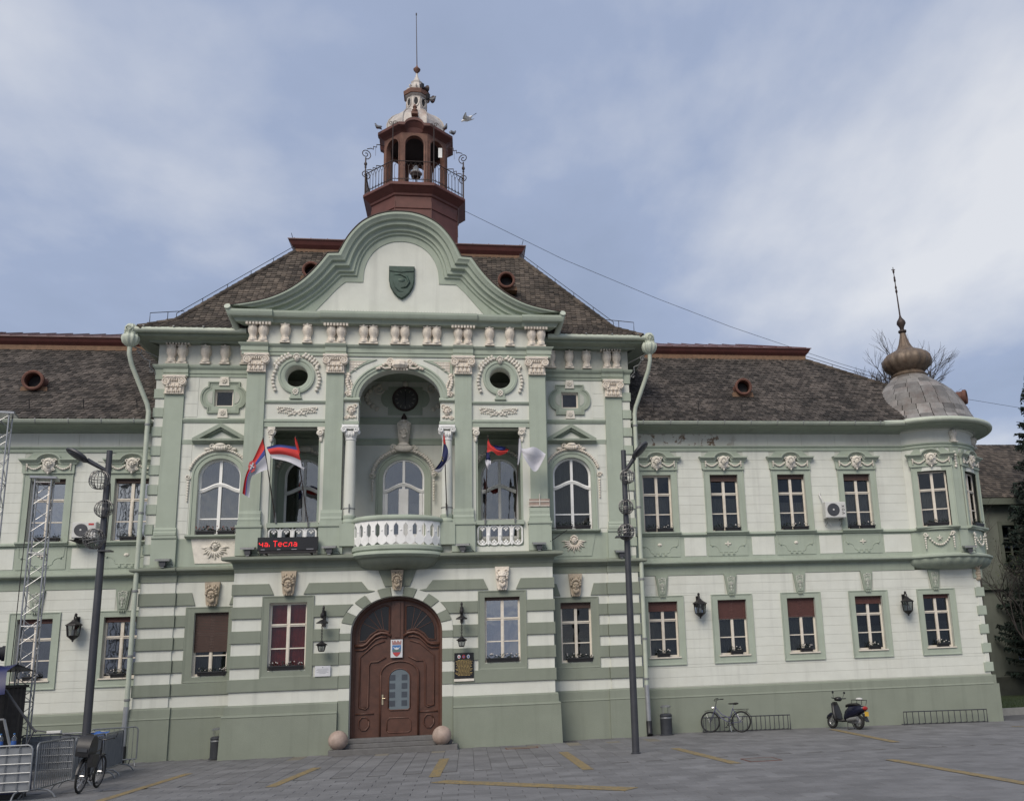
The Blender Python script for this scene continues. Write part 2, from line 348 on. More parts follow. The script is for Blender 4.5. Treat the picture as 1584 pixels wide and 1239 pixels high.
# ================================================================ THE SQUARE
def cam_px(p):
    q = Vector(p) - Vector((2.2657, -33.0, 2.2911)); z = q.dot(c_fw)
    if z <= .1: return None
    return 950 + 1437*q.dot(c_ri)/z, 712 - 1437*q.dot(c_up)/z, z
g = MB()
xs = [-250, -60, -20, 10, 15, 22, 60, 250]; ys = [-250, -60, -26, 14, 60, 300]
g.add([(x, y, gz(x) - .014) for y in ys for x in xs], [(j*8+i, j*8+i+1, (j+1)*8+i+1, (j+1)*8+i) for j in range(5) for i in range(7)])
ground = g.build('ground', 'joint_ground', kind='structure')
def paver_mb(w, l, b=.006, h=.03):
    m = MB(); w /= 2; l /= 2
    return m.add([(-w+b, -l+b, 0), (w-b, -l+b, 0), (w-b, l-b, 0), (-w+b, l-b, 0), (-w, -l, -b), (w, -l, -b), (w, l, -b), (-w, l, -b), (-w, -l, -h), (w, -l, -h), (w, l, -h), (-w, l, -h)],
        [(0,1,2,3),(0,4,5,1),(1,5,6,2),(2,6,7,3),(3,7,4,0),(4,8,9,5),(5,9,10,6),(6,10,11,7),(7,11,8,4)])
PW, PL = .42, .62; rng = random.Random(3); cells = []
# two fields: long stones running to the building, and a field turned across it nearer the camera
x = -19.0; c = 0
while x < 30:
    y = -9.4 + (.31 if c % 2 else 0)
    while y < -.35:
        cells.append((x + PW/2, y + PL/2, 0)); y += PL
    x += PW; c += 1
y = -9.41; r_ = 0
while y > -24:
    x = -19 + (.31 if r_ % 2 else 0)
    while x < 30: cells.append((x + PL/2, y - PW/2, 1)); x += PL
    y -= PW; r_ += 1
def seen(cx, cy):
    p = cam_px((cx, cy, gz(cx)))
    return p and -15 < p[0] < 1600 and p[1] < 1262
def hidden(cx, cy):
    if cy > -1.95 and abs(cx) < 5.6: return True
    if cy > -.75 and abs(cx) < 8.3: return True
    if -1.95 > cy > -3.0 and -1.9 < cx < 1.6: return cy > -2.7
    return False
cells = [q for q in cells if not hidden(q[0], q[1])]
near = sorted([q for q in cells if seen(q[0], q[1])], key=lambda q: (Vector((q[0], q[1], 0)) - Vector((2.27, -33, 0))).length)[:300]
ns = set(near)
pm = [paver_mb(PW-.008, PL-.008).mesh('paver', 'paver'), paver_mb(PL-.008, PW-.008).mesh('paver', 'paver')]
def pz(cx, k): return .5 * (gz(cx - .2) + gz(cx + .2)) + rng.uniform(-.002, .0015)
for cx, cy, k in near:
    o = link('paver', pm[k], ground, (cx, cy, pz(cx, k)))
    sl = (gz(cx + .2) - gz(cx - .2)) / .4; o.rotation_euler = (rng.uniform(-.003, .003), -math.atan(sl) + rng.uniform(-.003, .003), 0)
rest = MB(); tan = MB()
for cx, cy, k in cells:
    if (cx, cy, k) in ns: continue
    p = paver_mb(*((PW-.008, PL-.008) if k == 0 else (PL-.008, PW-.008))); z = pz(cx, k); sl = (gz(cx + .2) - gz(cx - .2)) / .4
    t = tan if (k == 0 and -2.9 < cy < -2.0 and int(cx*3) % 4 == 0 and -4 < cx < 9) else rest
    t.add([(a + cx, b + cy, zz + z + a*sl) for a, b, zz in p.v], p.f)
rest.build('paving', 'paver', ground, kind='stuff'); tan.build('paving_tan', 'paver_tan', ground, kind='stuff')
def stripe(a, b, w, lab):
    a = Vector(a); b = Vector(b); d = (b - a).normalized(); n = Vector((-d.y, d.x)) * w/2; m = MB(); vs = []; k = 24
    for i in range(k + 1):
        p = a.lerp(b, i / k)
        for s in (1, -1):
            q = p + n*s; e = rng.uniform(-.008, .008); vs.append((q.x + n.x*e*4, q.y + n.y*e*4, max(gz(q.x), gz(q.x-.2), gz(q.x+.2)) + .007))
    m.add(vs, [(2*i, 2*i+1, 2*i+3, 2*i+2) for i in range(k)])
    m.build('parking_line', 'yellow_paint', kind='structure', label=lab)
stripe((-5.25, -11.6), (-5.0, -5.9), .22, 'faded yellow parking line in front of the left pilaster')
stripe((-2.05, -10.5), (-1.7, -6.2), .24, 'yellow parking line left of the entrance steps')
stripe((1.50, -10.3), (1.62, -5.5), .26, 'yellow parking line straight before the right stone ball')
stripe((5.02, -10.6), (4.95, -5.4), .26, 'yellow parking line beside the lamp post')
stripe((1.62, -11.3), (5.35, -14.6), .5, 'long yellow line running along the nearest edge of the bays')
stripe((8.05, -6.1), (8.42, -11.1), .26, 'yellow parking line right of the lamp post')
stripe((14.65, -1.3), (14.1, -7.4), .26, 'yellow parking line beneath the scooter')
stripe((11.83, -11.9), (12.1, -17.6), .26, 'yellow parking line at the lower right edge')
stripe((20.3, -3.0), (22.6, -6.5), .18, 'faint yellow line by the rounded corner')
# cast iron covers
def cover(x, y, w, d, lab, rz=0):
    t = thing('drain_cover', lab, 'drain cover', (x, y, gz(x)), rz)
    m = MB(); m.box(-w/2, w/2, -d/2, d/2, -.02, .009); m.build('plate', 'paver_tan' if w > .9 else 'step_stone', t)
    m = MB()
    for s in (-1, 1): m.box(s*w/2-.02, s*w/2+.02, -d/2-.02, d/2+.02, -.02, .012); m.box(-w/2+.021, w/2-.021, s*d/2-.02, s*d/2+.02, -.02, .0125)
    m.build('rim', 'terracotta', t)
cover(9.2, -10.5, .75, .8, 'square drain cover with a rusty rim between the right parking lines')
cover(3.9, -3.1, .95, .5, 'flat tan drain cover near the entrance wall')
# kerb, lawn on the right
m = MB(); m.box(22.4, 70, 3.0, 3.3, -.3, .16); m.build('kerb', 'kerb_stone', kind='structure')
m = MB(); m.box(22.4, 70, 3.3, 30, -.3, .12); m.build('lawn', 'grass', kind='structure')
gm = MB(); gr = random.Random(5)
for i in range(5000):
    x, y = gr.uniform(22.5, 34), 3.35 + gr.random()**2 * 8; h = gr.uniform(.06, .16); a = gr.uniform(0, 6.28)
    gm.add([(x, y, .11), (x + .02*math.cos(a), y + .02*math.sin(a), .11), (x + gr.uniform(-.05, .05), y + gr.uniform(-.05, .05), .11 + h)], [(0, 1, 2)])
gm.build('grass', 'grass', kind='stuff', label='short grass behind the kerb beside the rounded corner', category='grass')

# ================================================================ TOWN HALL
W0, S0, C0 = 0.0, -.70, -1.64
hall = thing('town_hall', 'mint green and white town hall with a gabled centre, red bell tower and domed corner', 'building')
CACHE = {}
def cached(key, fn, m, smooth=False):
    if key not in CACHE: CACHE[key] = fn().mesh(key[0], m, smooth)
    return CACHE[key]
def courses(parent, x0, x1, z0, z1, excl, y0, y1, m, h=.333, j=.008, name='course_block', maxw=None):
    zs = [z0]; 
    n = max(1, round((z1 - z0) / h)); zs = [z0 + (z1-z0)*i/n for i in range(n + 1)]
    for a in range(n):
        za, zb = zs[a], zs[a+1]; cuts = sorted({za, zb} | {q for e in excl for q in (e[2], e[3]) if za + .06 < q < zb - .06})
        for c0, c1 in zip(cuts, cuts[1:]):
            iv = [(x0, x1)]
            for e in excl:
                if e[2] < c1 - .02 and e[3] > c0 + .02:
                    nv = []
                    for p, q in iv:
                        if e[1] <= p or e[0] >= q: nv.append((p, q)); continue
                        if e[0] > p: nv.append((p, e[0]))
                        if e[1] < q: nv.append((e[1], q))
                    iv = nv
            for p, q in iv:
                if q - p < .05: continue
                k = 1 if not maxw else max(1, round((q-p)/maxw))
                for t in range(k):
                    a0 = p + (q-p)*t/k; a1 = p + (q-p)*(t+1)/k
                    mb = MB(); mb.cbox(a0 + (j/2 if t else 0), a1 - (j/2 if t < k-1 else 0), y0, y1, c0 + j/2, c1 - j/2, .004); mb.build(name, m, parent)

# ---------------- ornaments in local coordinates (front is -y, wall plane y = 0)
def mb_capital(w=.80, h=.64, s=.58):
    m = MB(); m.box(-w/2, w/2, -.2, 0, h-.07, h); m.box(-w/2+.04, w/2-.04, -.17, 0, h-.12, h-.071)
    m.box(-s/2, s/2, -.1, 0, 0, h-.121)
    m.tube([(-s/2-.02, -.1, .02), (s/2+.02, -.1, .02)], .03, 6)
    for sx in (-1, 1):
        c = (sx*(w/2-.12), -.17, h-.22); m.ell((c[0], -.09, c[2]), (.155, .09, .155), 10, 6); m.spiral(c, .14, 1.6, .028, dirn=-sx, a0=math.pi/2)
        m.ell((c[0], -.17, c[2]), (.035, .035, .035), 6, 4)
    for i in range(5): m.ell((-.14 + .07*i, -.14, h-.16), (.032, .04, .045), 6, 4)
    m.ell((0, -.14, h-.05), (.08, .08, .07), 6, 4)
    for i, x in enumerate((-.21, -.07, .07, .21)):
        m.ell((x, -.12, .14), (.05, .05, .12), 6, 5); m.ell((x, -.16, .25), (.05, .045, .04), 6, 4)
    for x in (-.14, 0, .14): m.ell((x, -.12, .30), (.035, .05, .07), 6, 4); m.ell((x, -.13, .08), (.03, .05, .05), 6, 4)
    return m
def mb_bracket(w=.33, h=.66):
    m = MB(); m.box(-w/2, w/2, -.2, 0, 0, .05)
    m.lathe([(.0, .04), (.46*w, .05), (.46*w, .13), (.34*w, .16), (.31*w, .22), (.38*w, .30), (.50*w, .38), (.54*w, .47), (.52*w, .56), (.42*w, .62), (.0, h-.02)], 0, -.06, 10, sq=1.2)
    for sx in (-1, 1): m.tube([(sx*.36*w, -.13, .14), (sx*.25*w, -.12, .24), (sx*.36*w, -.2, .42), (sx*.34*w, -.19, .58)], .018, 5)
    m.box(-w/2+.02, w/2-.02, -.2, 0, h-.04, h); m.ell((0, -.2, h-.01), (.05, .04, .05), 6, 4); m.ell((0, -.14, .17), (.06, .05, .05), 6, 4)
    return m
def mb_face(m, c, s=1.0, beard=True, hair=9):
    x, y, z = c; E = lambda dx, dy, dz, a, b, d, **k: m.ell((x+dx*s, y+dy*s, z+dz*s), (a*s, b*s, d*s), 8, 6, **k)
    E(0, 0, 0, .115, .10, .16); E(0, -.1, -.01, .022, .04, .05); E(0, -.08, .05, .08, .03, .02)
    for sx in (-1, 1): E(sx*.045, -.085, .025, .022, .02, .016); E(sx*.055, -.06, -.03, .04, .04, .04)
    E(0, -.085, -.075, .04, .025, .014)
    if beard:
        for i in range(5): E(-.07 + .035*i, -.06, -.14 - .02*(2-abs(i-2)), .03, .035, .055)
    for i in range(hair):
        a = math.pi * (i/(hair-1)); E(.135*math.cos(a), -.02 - .04*math.sin(a), .03 + .15*math.sin(a), .045, .05, .045)
def mb_keymask(kind=0):
    m = MB(); m.prism([(-.165, 0), (.165, 0), (.235, .72), (-.235, .72)], -.12, .02)
    mb_face(m, (0, -.15, .30), 1.15, True)
    if kind == 1: m.lathe([(.17, .40), (.15, .5), (.08, .58), (0, .62)], 0, -.13, 10); m.spiral((-.12, -.14, .56), .08, 1, .025); m.spiral((.12, -.14, .56), .08, 1, .025)
    else:
        for i in range(6): m.ell((-.15 + .06*i, -.14, .55 + .04*math.sin(i*2)), (.045, .06, .06), 6, 4)
    for i in range(4): m.box(-.14 + .075*i, -.085 + .075*i, -.14, 0, -.05, 0)
    return m
def mb_keyplain():
    m = MB(); m.prism([(-.135, 0), (.135, 0), (.235, .72), (-.235, .72)], -.06, .02); m.prism([(-.10, .05), (.10, .05), (.185, .66), (-.185, .66)], -.085, -.06)
    for i in range(3): m.box(-.09 + .07*i, -.05 + .07*i, -.1, 0, -.05, 0)
    return m
def mb_keyorn():
    m = MB()
    for sx in (-1, 1): m.spiral((sx*.08, -.09, .56), .065, 1.2, .016, dirn=sx); m.tube([(sx*.13, -.09, .6), (sx*.11, -.09, .4), (sx*.07, -.09, .2)], .013, 5)
    for i in range(7): a = 2*math.pi*i/7; m.ell((.05*math.cos(a), -.095, .38 + .05*math.sin(a)), (.03, .025, .03), 6, 4)
    m.ell((0, -.1, .38), (.03, .03, .03), 6, 4); m.ell((0, -.09, .25), (.04, .03, .07), 6, 4); m.ell((0, -.09, .15), (.025, .025, .06), 6, 4); m.ell((0, -.09, .62), (.05, .03, .03), 6, 4)
    return m
def mb_cartouche():       # mask in a scrolled shield with a garland to each side
    m = MB()
    m.prism([(0, 2.30), (.10, 2.36), (.17, 2.52), (.19, 2.66), (.12, 2.80), (0, 2.84), (-.12, 2.80), (-.19, 2.66), (-.17, 2.52), (-.10, 2.36)], -.15, -.07)
    mb_face(m, (0, -.17, 2.60), .8, False, 7)
    for sx in (-1, 1):
        m.spiral((sx*.17, -.14, 2.74), .07, 1.2, .02, dirn=sx); m.spiral((sx*.15, -.14, 2.46), .06, 1.2, .018, dirn=-sx)
        for i in range(9):
            t = i/8; m.ell((sx*(.24 + .42*t), -.1, 2.56 - .11*math.sin(math.pi*t)), (.036, .04, .036), 6, 4)
        for k, dz in enumerate((.06, 0, -.06, -.12)): m.ell((sx*.68, -.1, 2.56 + dz), (.04 - .006*k, .04, .034), 6, 4)
    m.ell((0, -.14, 2.31), (.035, .04, .05), 6, 4)
    return m
HOOD_O = [(-.94, 2.80), (-.46, 2.80), (-.40, 2.80)] + arc(0, 2.74, .40, .26, 168, 12, 10) + [(.40, 2.80), (.46, 2.80), (.94, 2.80)]
HOOD_I = [(-.84, 2.62), (-.44, 2.62), (-.34, 2.62)] + arc(0, 2.62, .28, .21, 168, 12, 10) + [(.34, 2.62), (.44, 2.62), (.84, 2.62)]
def mb_hood():
    m = MB(); m.mould(HOOD_O, HOOD_I, [(0, 0), (0, -.22), (.28, -.22), (.32, -.19), (.6, -.14), (.64, -.11), (1, -.09), (1, 0)], 0)
    m.box(-.76, .76, -.065, 0, 2.33, 2.62); m.box(-.79, .79, -.085, 0, 2.31, 2.345)
    m.prism([(-.76, 2.81), (.76, 2.81), (.55, 3.03), (-.55, 3.03)], -.03, .01)
    for sx in (-1, 1): m.box(sx*.76-.07, sx*.76+.03, -.075, 0, 2.345, 2.62)
    return m

# ---------------- windows in local coordinates (origin: middle of the sill, wall face y = 0)
def win_rect(parent, xc, y, z0, w, h, curtain='curtain_cloth', cfrac=.62, blind=0., bm='blind_red', glass='glass', rz=0., room='room_dark', frame='window_cream', back=.55, sill=None, name='window'):
    hw = w/2; zt = h*.665; zg = h*.32; fy = .15
    def fr():
        m = MB(); m.box(-hw, -hw+.06, fy, fy+.07, 0, h); m.box(hw-.06, hw, fy, fy+.07, 0, h); m.box(-hw+.061, hw-.061, fy, fy+.07, h-.06, h); m.box(-hw+.061, hw-.061, fy, fy+.07, 0, .07)
        m.box(-.05, .05, fy-.02, fy+.06, .071, h-.061); m.box(-.03, .03, fy-.035, fy-.021, .071, zt-.05)
        for sx in (-1, 1):
            a, b = sorted((sx*.051, sx*(hw-.061))); m.box(a, b, fy-.01, fy+.06, zt-.045, zt+.045); m.box(a, b, fy-.035, fy-.0105, zt+.0, zt+.035); m.box(a, b, fy, fy+.05, zg-.018, zg+.018)
        return m
    o = link(name, cached((name, w, h, frame), fr, frame), parent); o.location = (xc, y, z0); o.rotation_euler = (0, 0, rz)
    rows = [(.071, zg-.018), (zg+.018, zt-.045), (zt+.045, h-.061)]
    for sx in (-1, 1):
        for i, (a, b) in enumerate(rows):
            x0, x1 = sorted((sx*.051, sx*(hw-.061)))
            if h - blind < a + .05: continue
            link('pane', cached(('pane', w, h, sx, i, glass), lambda: MB().box(x0, x1, fy+.03, fy+.036, a, b), glass), o)
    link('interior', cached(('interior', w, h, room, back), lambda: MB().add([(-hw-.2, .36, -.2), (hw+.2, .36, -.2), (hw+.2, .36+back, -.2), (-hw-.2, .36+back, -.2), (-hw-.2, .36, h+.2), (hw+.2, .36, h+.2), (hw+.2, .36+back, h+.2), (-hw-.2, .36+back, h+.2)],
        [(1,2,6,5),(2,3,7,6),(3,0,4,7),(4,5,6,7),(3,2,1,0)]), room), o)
    if curtain:
        def cu():
            m = MB(); n = 36; vs = []
            for i in range(n + 1):
                x = -hw + w*i/n; d = .03*math.sin(i*1.9) + .02*math.sin(i*.7)
                vs += [(x, .30 + d, .02), (x, .30 + d*.7, h*cfrac)]
            return m.add(vs, [(2*i, 2*i+2, 2*i+3, 2*i+1) for i in range(n)])
        link('curtain', cached(('curtain', w, h, curtain, cfrac), cu, curtain, True), o)
    if blind:
        def bl():
            m = MB(); n = max(2, int(blind/.05))
            for i in range(n): m.box(-hw+.01, hw-.01, fy-.045 + .004*(i % 2), fy-.03, h - blind*(i+1)/n + .004, h - blind*i/n)
            m.box(-hw+.01, hw-.01, fy-.055, fy-.025, h-blind-.04, h-blind); return m
        link('roller_blind', cached(('roller_blind', w, h, blind, bm), bl, bm), o)
    return o
def win_arch(parent, xc, y, z0, hw, zs, rise, zt=1.52, hump=.22, zg=.58, glass='glass_mid', door=False, room='room_dark', curtain='curtain_cloth', name='arched_window', cf=1.25):
    fy = .16; H = zs + rise; e = .07; zc = lambda x: zt + hump*.5*(1 + math.cos(math.pi*x/hw))
    az = lambda x: zs + rise*math.sqrt(max(0, 1 - (x/hw)**2))
    def fr():
        m = MB(); k = 20
        out = [(-hw, 0), (-hw, zs)] + arc(0, zs, hw, rise, 180, 0, k) + [(hw, 0)]; inn = [(-hw+e, 0), (-hw+e, zs)] + arc(0, zs, hw-e, rise-e, 180, 0, k) + [(hw-e, 0)]
        m.mould(out, inn, [(0, .08), (0, 0), (.7, 0), (1, .03), (1, .08)], fy)
        m.box(-.05, .05, fy-.02, fy+.07, 0, zt+hump-.03); m.box(-.045, .045, fy-.01, fy+.07, zt+hump+.05, H-e*.7); m.box(-hw+e+.001, hw-e-.001, fy, fy+.06, 0, .08 if not door else .16)
        xsn = [-hw+e*.3 + (2*hw-.6*e)*i/20 for i in range(21)]
        m.mould([(x, zc(x)+.065) for x in xsn], [(x, zc(x)-.065) for x in xsn], [(0, .07), (0, -.03), (.35, -.05), (.5, -.02), (.65, -.04), (1, -.02), (1, .07)], fy)
        if zg:
            for sx in (-1, 1): a, b = sorted((sx*.051, sx*(hw-e-.001))); m.box(a, b, fy+.005, fy+.055, zg-.022, zg+.022)
        if door:
            for sx in (-1, 1):
                a, b = sorted((sx*.051, sx*.17)); m.box(a, b, fy-.012, fy+.06, 0, zt+hump*.7-.08); a, b = sorted((sx*(hw-.18), sx*(hw-e-.001))); m.box(a, b, fy-.012, fy+.06, 0, zt-.06)
                a, b = sorted((sx*.171, sx*(hw-.181))); m.box(a, b, fy-.012, fy+.06, .161, .75)
        return m
    o = link(name, cached((name, hw, zs, rise, zt, zg), fr, 'white_paint'), parent); o.location = (xc, y, z0)
    g = fy + .04
    for sx in (-1, 1):
        n = 8; xa = [sx*(.05 + (hw-e-.05)*i/n) for i in range(n + 1)]
        lo = .1 if not door else .75
        if zg:
            x0, x1 = sorted((sx*.05, sx*(hw-e))); link('pane', cached(('pane', name, hw, 'a', sx, glass), lambda: MB().box(x0, x1, g, g+.006, .08, zg), glass), o); lo = zg
        low = [(x, lo) for x in (xa[0], xa[-1])]; up = [(x, zc(x)) for x in xa[::-1]]
        link('pane', cached(('pane', name, hw, 'b', sx, glass), lambda: MB().prism(low + up, g, g+.006), glass), o)
        top = [(x, min(az(x*hw/(hw-e)), az(x)) if abs(x) < hw-e else zs) for x in xa[::-1]]
        link('pane', cached(('pane', name, hw, 'c', sx, glass), lambda: MB().prism([(x, zc(x)) for x in xa] + [(x, max(z, zc(x)+.05)) for x, z in top], g, g+.006), glass), o)
    bk = .7
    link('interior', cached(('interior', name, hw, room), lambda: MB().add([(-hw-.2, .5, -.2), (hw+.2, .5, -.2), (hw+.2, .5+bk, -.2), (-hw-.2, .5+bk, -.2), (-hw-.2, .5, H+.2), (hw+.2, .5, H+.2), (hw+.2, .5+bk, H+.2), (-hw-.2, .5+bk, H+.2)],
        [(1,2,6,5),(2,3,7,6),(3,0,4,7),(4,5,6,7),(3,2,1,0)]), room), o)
    if curtain:
        def cu():
            m = MB(); n = 40; vs = []
            for i in range(n + 1):
                x = -hw + 2*hw*i/n; d = .03*math.sin(i*1.7) + .02*math.sin(i*.6)
                vs += [(x, .42 + d, .02), (x, .42 + d*.7, H*cf if cf <= 1 else H)]
            return m.add(vs, [(2*i, 2*i+2, 2*i+3, 2*i+1) for i in range(n)])
        link('curtain', cached(('curtain', name, hw, curtain, cf), cu, curtain, True), o)
    return o

# ---------------- the two wings
GW, GH, UW, UH = 1.07, 1.95, 1.08, 2.14
RX = [9.19, 11.75, 14.37, 17.0, 19.70]; LX = [-8.95, -11.57, -14.19, -16.81]
BL_R = [.30, .64, .64, .24, .10]; BL_L = [.12, .10, .3, .5]
def wing(x0, x1, gx, ux, ux1, bl, flaked, side):
    exg = [(a-.768, a+.768, 2.37, 4.81) for a in gx] + [(a-.24, a+.24, 4.81, 5.56) for a in gx]
    m = MB(); m.holed(rect(x0, x1, 1.60, 5.53), [rect(a-GW/2, a+GW/2, 2.66, 2.66+GH) for a in gx], .008, .36); wall = m.build('wall', 'joint_mortar', hall)
    courses(wall, x0, x1, 1.62, 5.53, exg, 0, .0075, 'white_plaster')
    m = MB(); m.profx([(.3, -.4), (-.14, -.4), (-.12, 1.24), (-.135, 1.26), (-.115, 1.30), (-.10, 1.31), (-.09, 1.54), (-.06, 1.58), (-.045, 1.60), (.3, 1.60)], x0, x1); m.build('plinth', 'sage_plaster', hall)
    m = MB(); m.profx([(.3, 5.535), (-.02, 5.535), (-.02, 5.86), (-.09, 5.90), (-.22, 5.92), (-.25, 5.95), (-.25, 5.99), (-.2, 6.02), (-.08, 6.06), (-.05, 6.11), (.3, 6.11)], x0, ux1); m.build('string_course', 'mint_dark', hall)
    m = MB(); m.box(x0, ux1, .0, .36, 6.111, 6.97); ap = m.build('apron_wall', 'mint_plaster', hall)
    ed = sorted([a for a in ux]); gaps = []
    prev = x0
    for a in ed:
        if a - .80 - prev > .25: gaps.append((prev + (.12 if prev != x0 else .0), a - .83))
        prev = a + .80
    if ux1 - prev > .2: gaps.append((prev + .05, ux1))
    for a, b in gaps: MB().cbox(a, b, -.014, .0, 6.22, 6.90, .005).build('panel', 'white_plaster', ap)
    m = MB(); m.profx([(.3, 6.972), (-.06, 6.972), (-.09, 6.99), (-.09, 7.04), (-.04, 7.08), (.3, 7.08)], x0, ux1); m.build('sill_course', 'mint_plaster', hall)
    m = MB(); m.holed(rect(x0, ux1, 7.081, 10.14), [rect(a-UW/2, a+UW/2, 7.11, 7.11+UH) for a in ux], .008, .36); wu = m.build('wall', 'joint_mortar', hall)
    courses(wu, x0, ux1, 7.085, 10.14, [(a-.768, a+.768, 7.0, 9.44) for a in ux] + [(a-.80, a+.80, 9.44, 10.16) for a in ux], 0, .0075, 'white_plaster')
    m = MB(); m.profx([(.3, 10.141), (-.03, 10.141), (-.05, 10.19), (-.03, 10.22), (-.03, 10.27), (-.08, 10.30), (-.08, 10.345), (.3, 10.345)], x0, ux1); m.build('architrave', 'mint_plaster', hall)
    m = MB(); m.box(x0, ux1, .014, .36, 10.346, 10.83); fz = m.build('frieze', 'joint_mortar', hall)
    courses(fz, x0, ux1, 10.347, 10.829, [], 0, .013, 'white_plaster_flaked' if flaked else 'white_plaster', .5, name='frieze_panel', maxw=1.28)
    m = MB(); m.profx([(.3, 10.83), (-.05, 10.83), (-.12, 10.88), (-.2, 10.90), (-.28, 10.93), (-.62, 10.96), (-.66, 11.0), (-.66, 11.06), (.3, 11.16)], x0, ux1); m.build('cornice', 'mint_dark', hall)
    gt = MB(); n = 14; yy, zz = -.74, 11.08; r = .095
    for (rr) in (r,):
        vs = []; 
        for xx in (x0, ux1):
            for i in range(n + 1):
                a = math.pi + math.pi*i/n; vs.append((xx, yy + rr*math.cos(a), zz + rr*math.sin(a)))
            for i in range(n + 1):
                a = 2*math.pi - math.pi*i/n; vs.append((xx, yy + (rr-.012)*math.cos(a), zz + (rr-.012)*math.sin(a)))
        k = 2*(n+1); gt.add(vs, [(i, (i+1) % k, k+(i+1) % k, k+i) for i in range(k)])
    gt.tube([(x0, yy-r, zz+.004), (ux1, yy-r, zz+.004)], .018, 6)
    gut = gt.build('gutter', 'gutter_mint', hall, smooth=40)
    cm = cached(('gutter_clip',), lambda: MB().box(-.02, .02, -.86, -.62, 11.085, 11.125).tube([(0, -.85, 11.09), (0, -.84, 11.0), (0, -.74, 10.965)], .012, 5), 'grey_iron')
    x = x0 + .45
    while x < ux1: link('gutter_clip', cm, gut, (x, 0, 0)); x += 1.02
    for i, a in enumerate(gx):
        o = win_rect(hall, a, 0, 2.66, GW, GH, 'curtain_green' if side > 0 else 'curtain_cloth', [.6, .62, .62, .45, .5][i], bl[i], glass='glass' if side > 0 else 'glass_mid')
        link('surround', cached(('surround', 'g'), lambda: MB().mould([(-.768, -.29), (-.768, 2.15), (.768, 2.15), (.768, -.29), (-.768, -.29)], [(-GW/2-.001, -.03), (-GW/2-.001, GH), (GW/2+.001, GH), (GW/2+.001, -.03), (-GW/2-.001, -.03)], [(0, .01), (0, -.05), (.12, -.05), (.2, -.03), (1, -.025), (1, .01)], 0), 'mint_plaster'), o)
        link('sill', cached(('sill', 'g'), lambda: MB().box(-.58, .58, -.07, .15, -.045, .0), 'window_cream'), o)
        k = link('keystone', cached(('keystone', 'w'), mb_keyplain, 'mint_dark'), o, (0, -.005, 2.15)); 
        link('keystone_relief', cached(('keystone_relief',), mb_keyorn, 'grey_stucco', True), o, (0, 0, 2.15))
    for i, a in enumerate(ux):
        o = win_rect(hall, a, 0, 7.11, UW, UH, 'curtain_cloth' if side > 0 else 'curtain_sky_reflection', [.64, .60, .52, .66][i], [.0, .2, .12, .2, 0][i] if side > 0 else .1, 'blind_brown', 'glass' if side > 0 else 'glass_mirror')
        dress_upper(o, i)
def dress_upper(o, i=0):
    link('surround', cached(('surround', 'u'), lambda: MB().mould([(-.768, -.02), (-.768, 2.33), (.768, 2.33), (.768, -.02)], [(-UW/2-.001, -.02), (-UW/2-.001, UH), (UW/2+.001, UH), (UW/2+.001, -.02)], [(0, .01), (0, -.05), (.12, -.05), (.2, -.03), (1, -.025), (1, .01)], 0), 'mint_plaster'), o)
    link('sill', cached(('sill', 'u'), lambda: MB().profx([(.15, -.10), (-.1, -.10), (-.17, -.05), (-.17, 0), (.15, 0)], -.80, .80), 'mint_plaster'), o)
    link('hood', cached(('hood',), mb_hood, 'mint_plaster'), o)
    link('cartouche', cached(('cartouche',), mb_cartouche, 'pale_stucco', True), o)
    def apr():
        m = MB(); m.prism([(-.76, -.15), (.76, -.15), (.76, -.9), (-.76, -.9)], -.02, .0)
        path = [(-.70, -.17), (-.68, -.48), (-.55, -.52)] + arc(-.55, -.72, .2, .2, 90, 0, 5) + [(-.28, -.76), (.28, -.76)] + arc(.55, -.72, .2, .2, 180, 90, 5) + [(.68, -.48), (.70, -.17)]
        m.tube([(x, -.022, z) for x, z in path], .016, 5)
        for x in (-.2, 0, .2): m.prism([(x-.03, -.77), (x+.03, -.77), (x+.045, -.85), (x-.045, -.85)], -.05, 0)
        for sx in (-1, 1): m.ell((sx*.60, -.04, -.52), (.035, .03, .035), 6, 4)
        return m
    link('apron', cached(('apron',), apr, 'mint_plaster'), o)
    def ros():
        m = MB()
        if i % 2:
            for k in range(4): a = k*math.pi/2; m.ell((.07*math.cos(a), -.035, -.46 + .05*math.sin(a)), (.06 if k % 2 == 0 else .03, .025, .03 if k % 2 == 0 else .05), 6, 4)
            m.ell((0, -.04, -.46), (.03, .03, .03), 6, 4)
        else: m.ell((0, -.025, -.46), (.085, .03, .06), 10, 6); m.ell((0, -.04, -.46), (.035, .03, .03), 6, 4)
        return m
    link('rosette', cached(('rosette', i % 2), ros, 'pale_stucco', True), o)
wing(8.18, 21.55, RX, RX[:4], 18.95, BL_R, True, 1)
wing(-18.4, -8.18, LX, LX, -8.18, BL_L, False, -1)

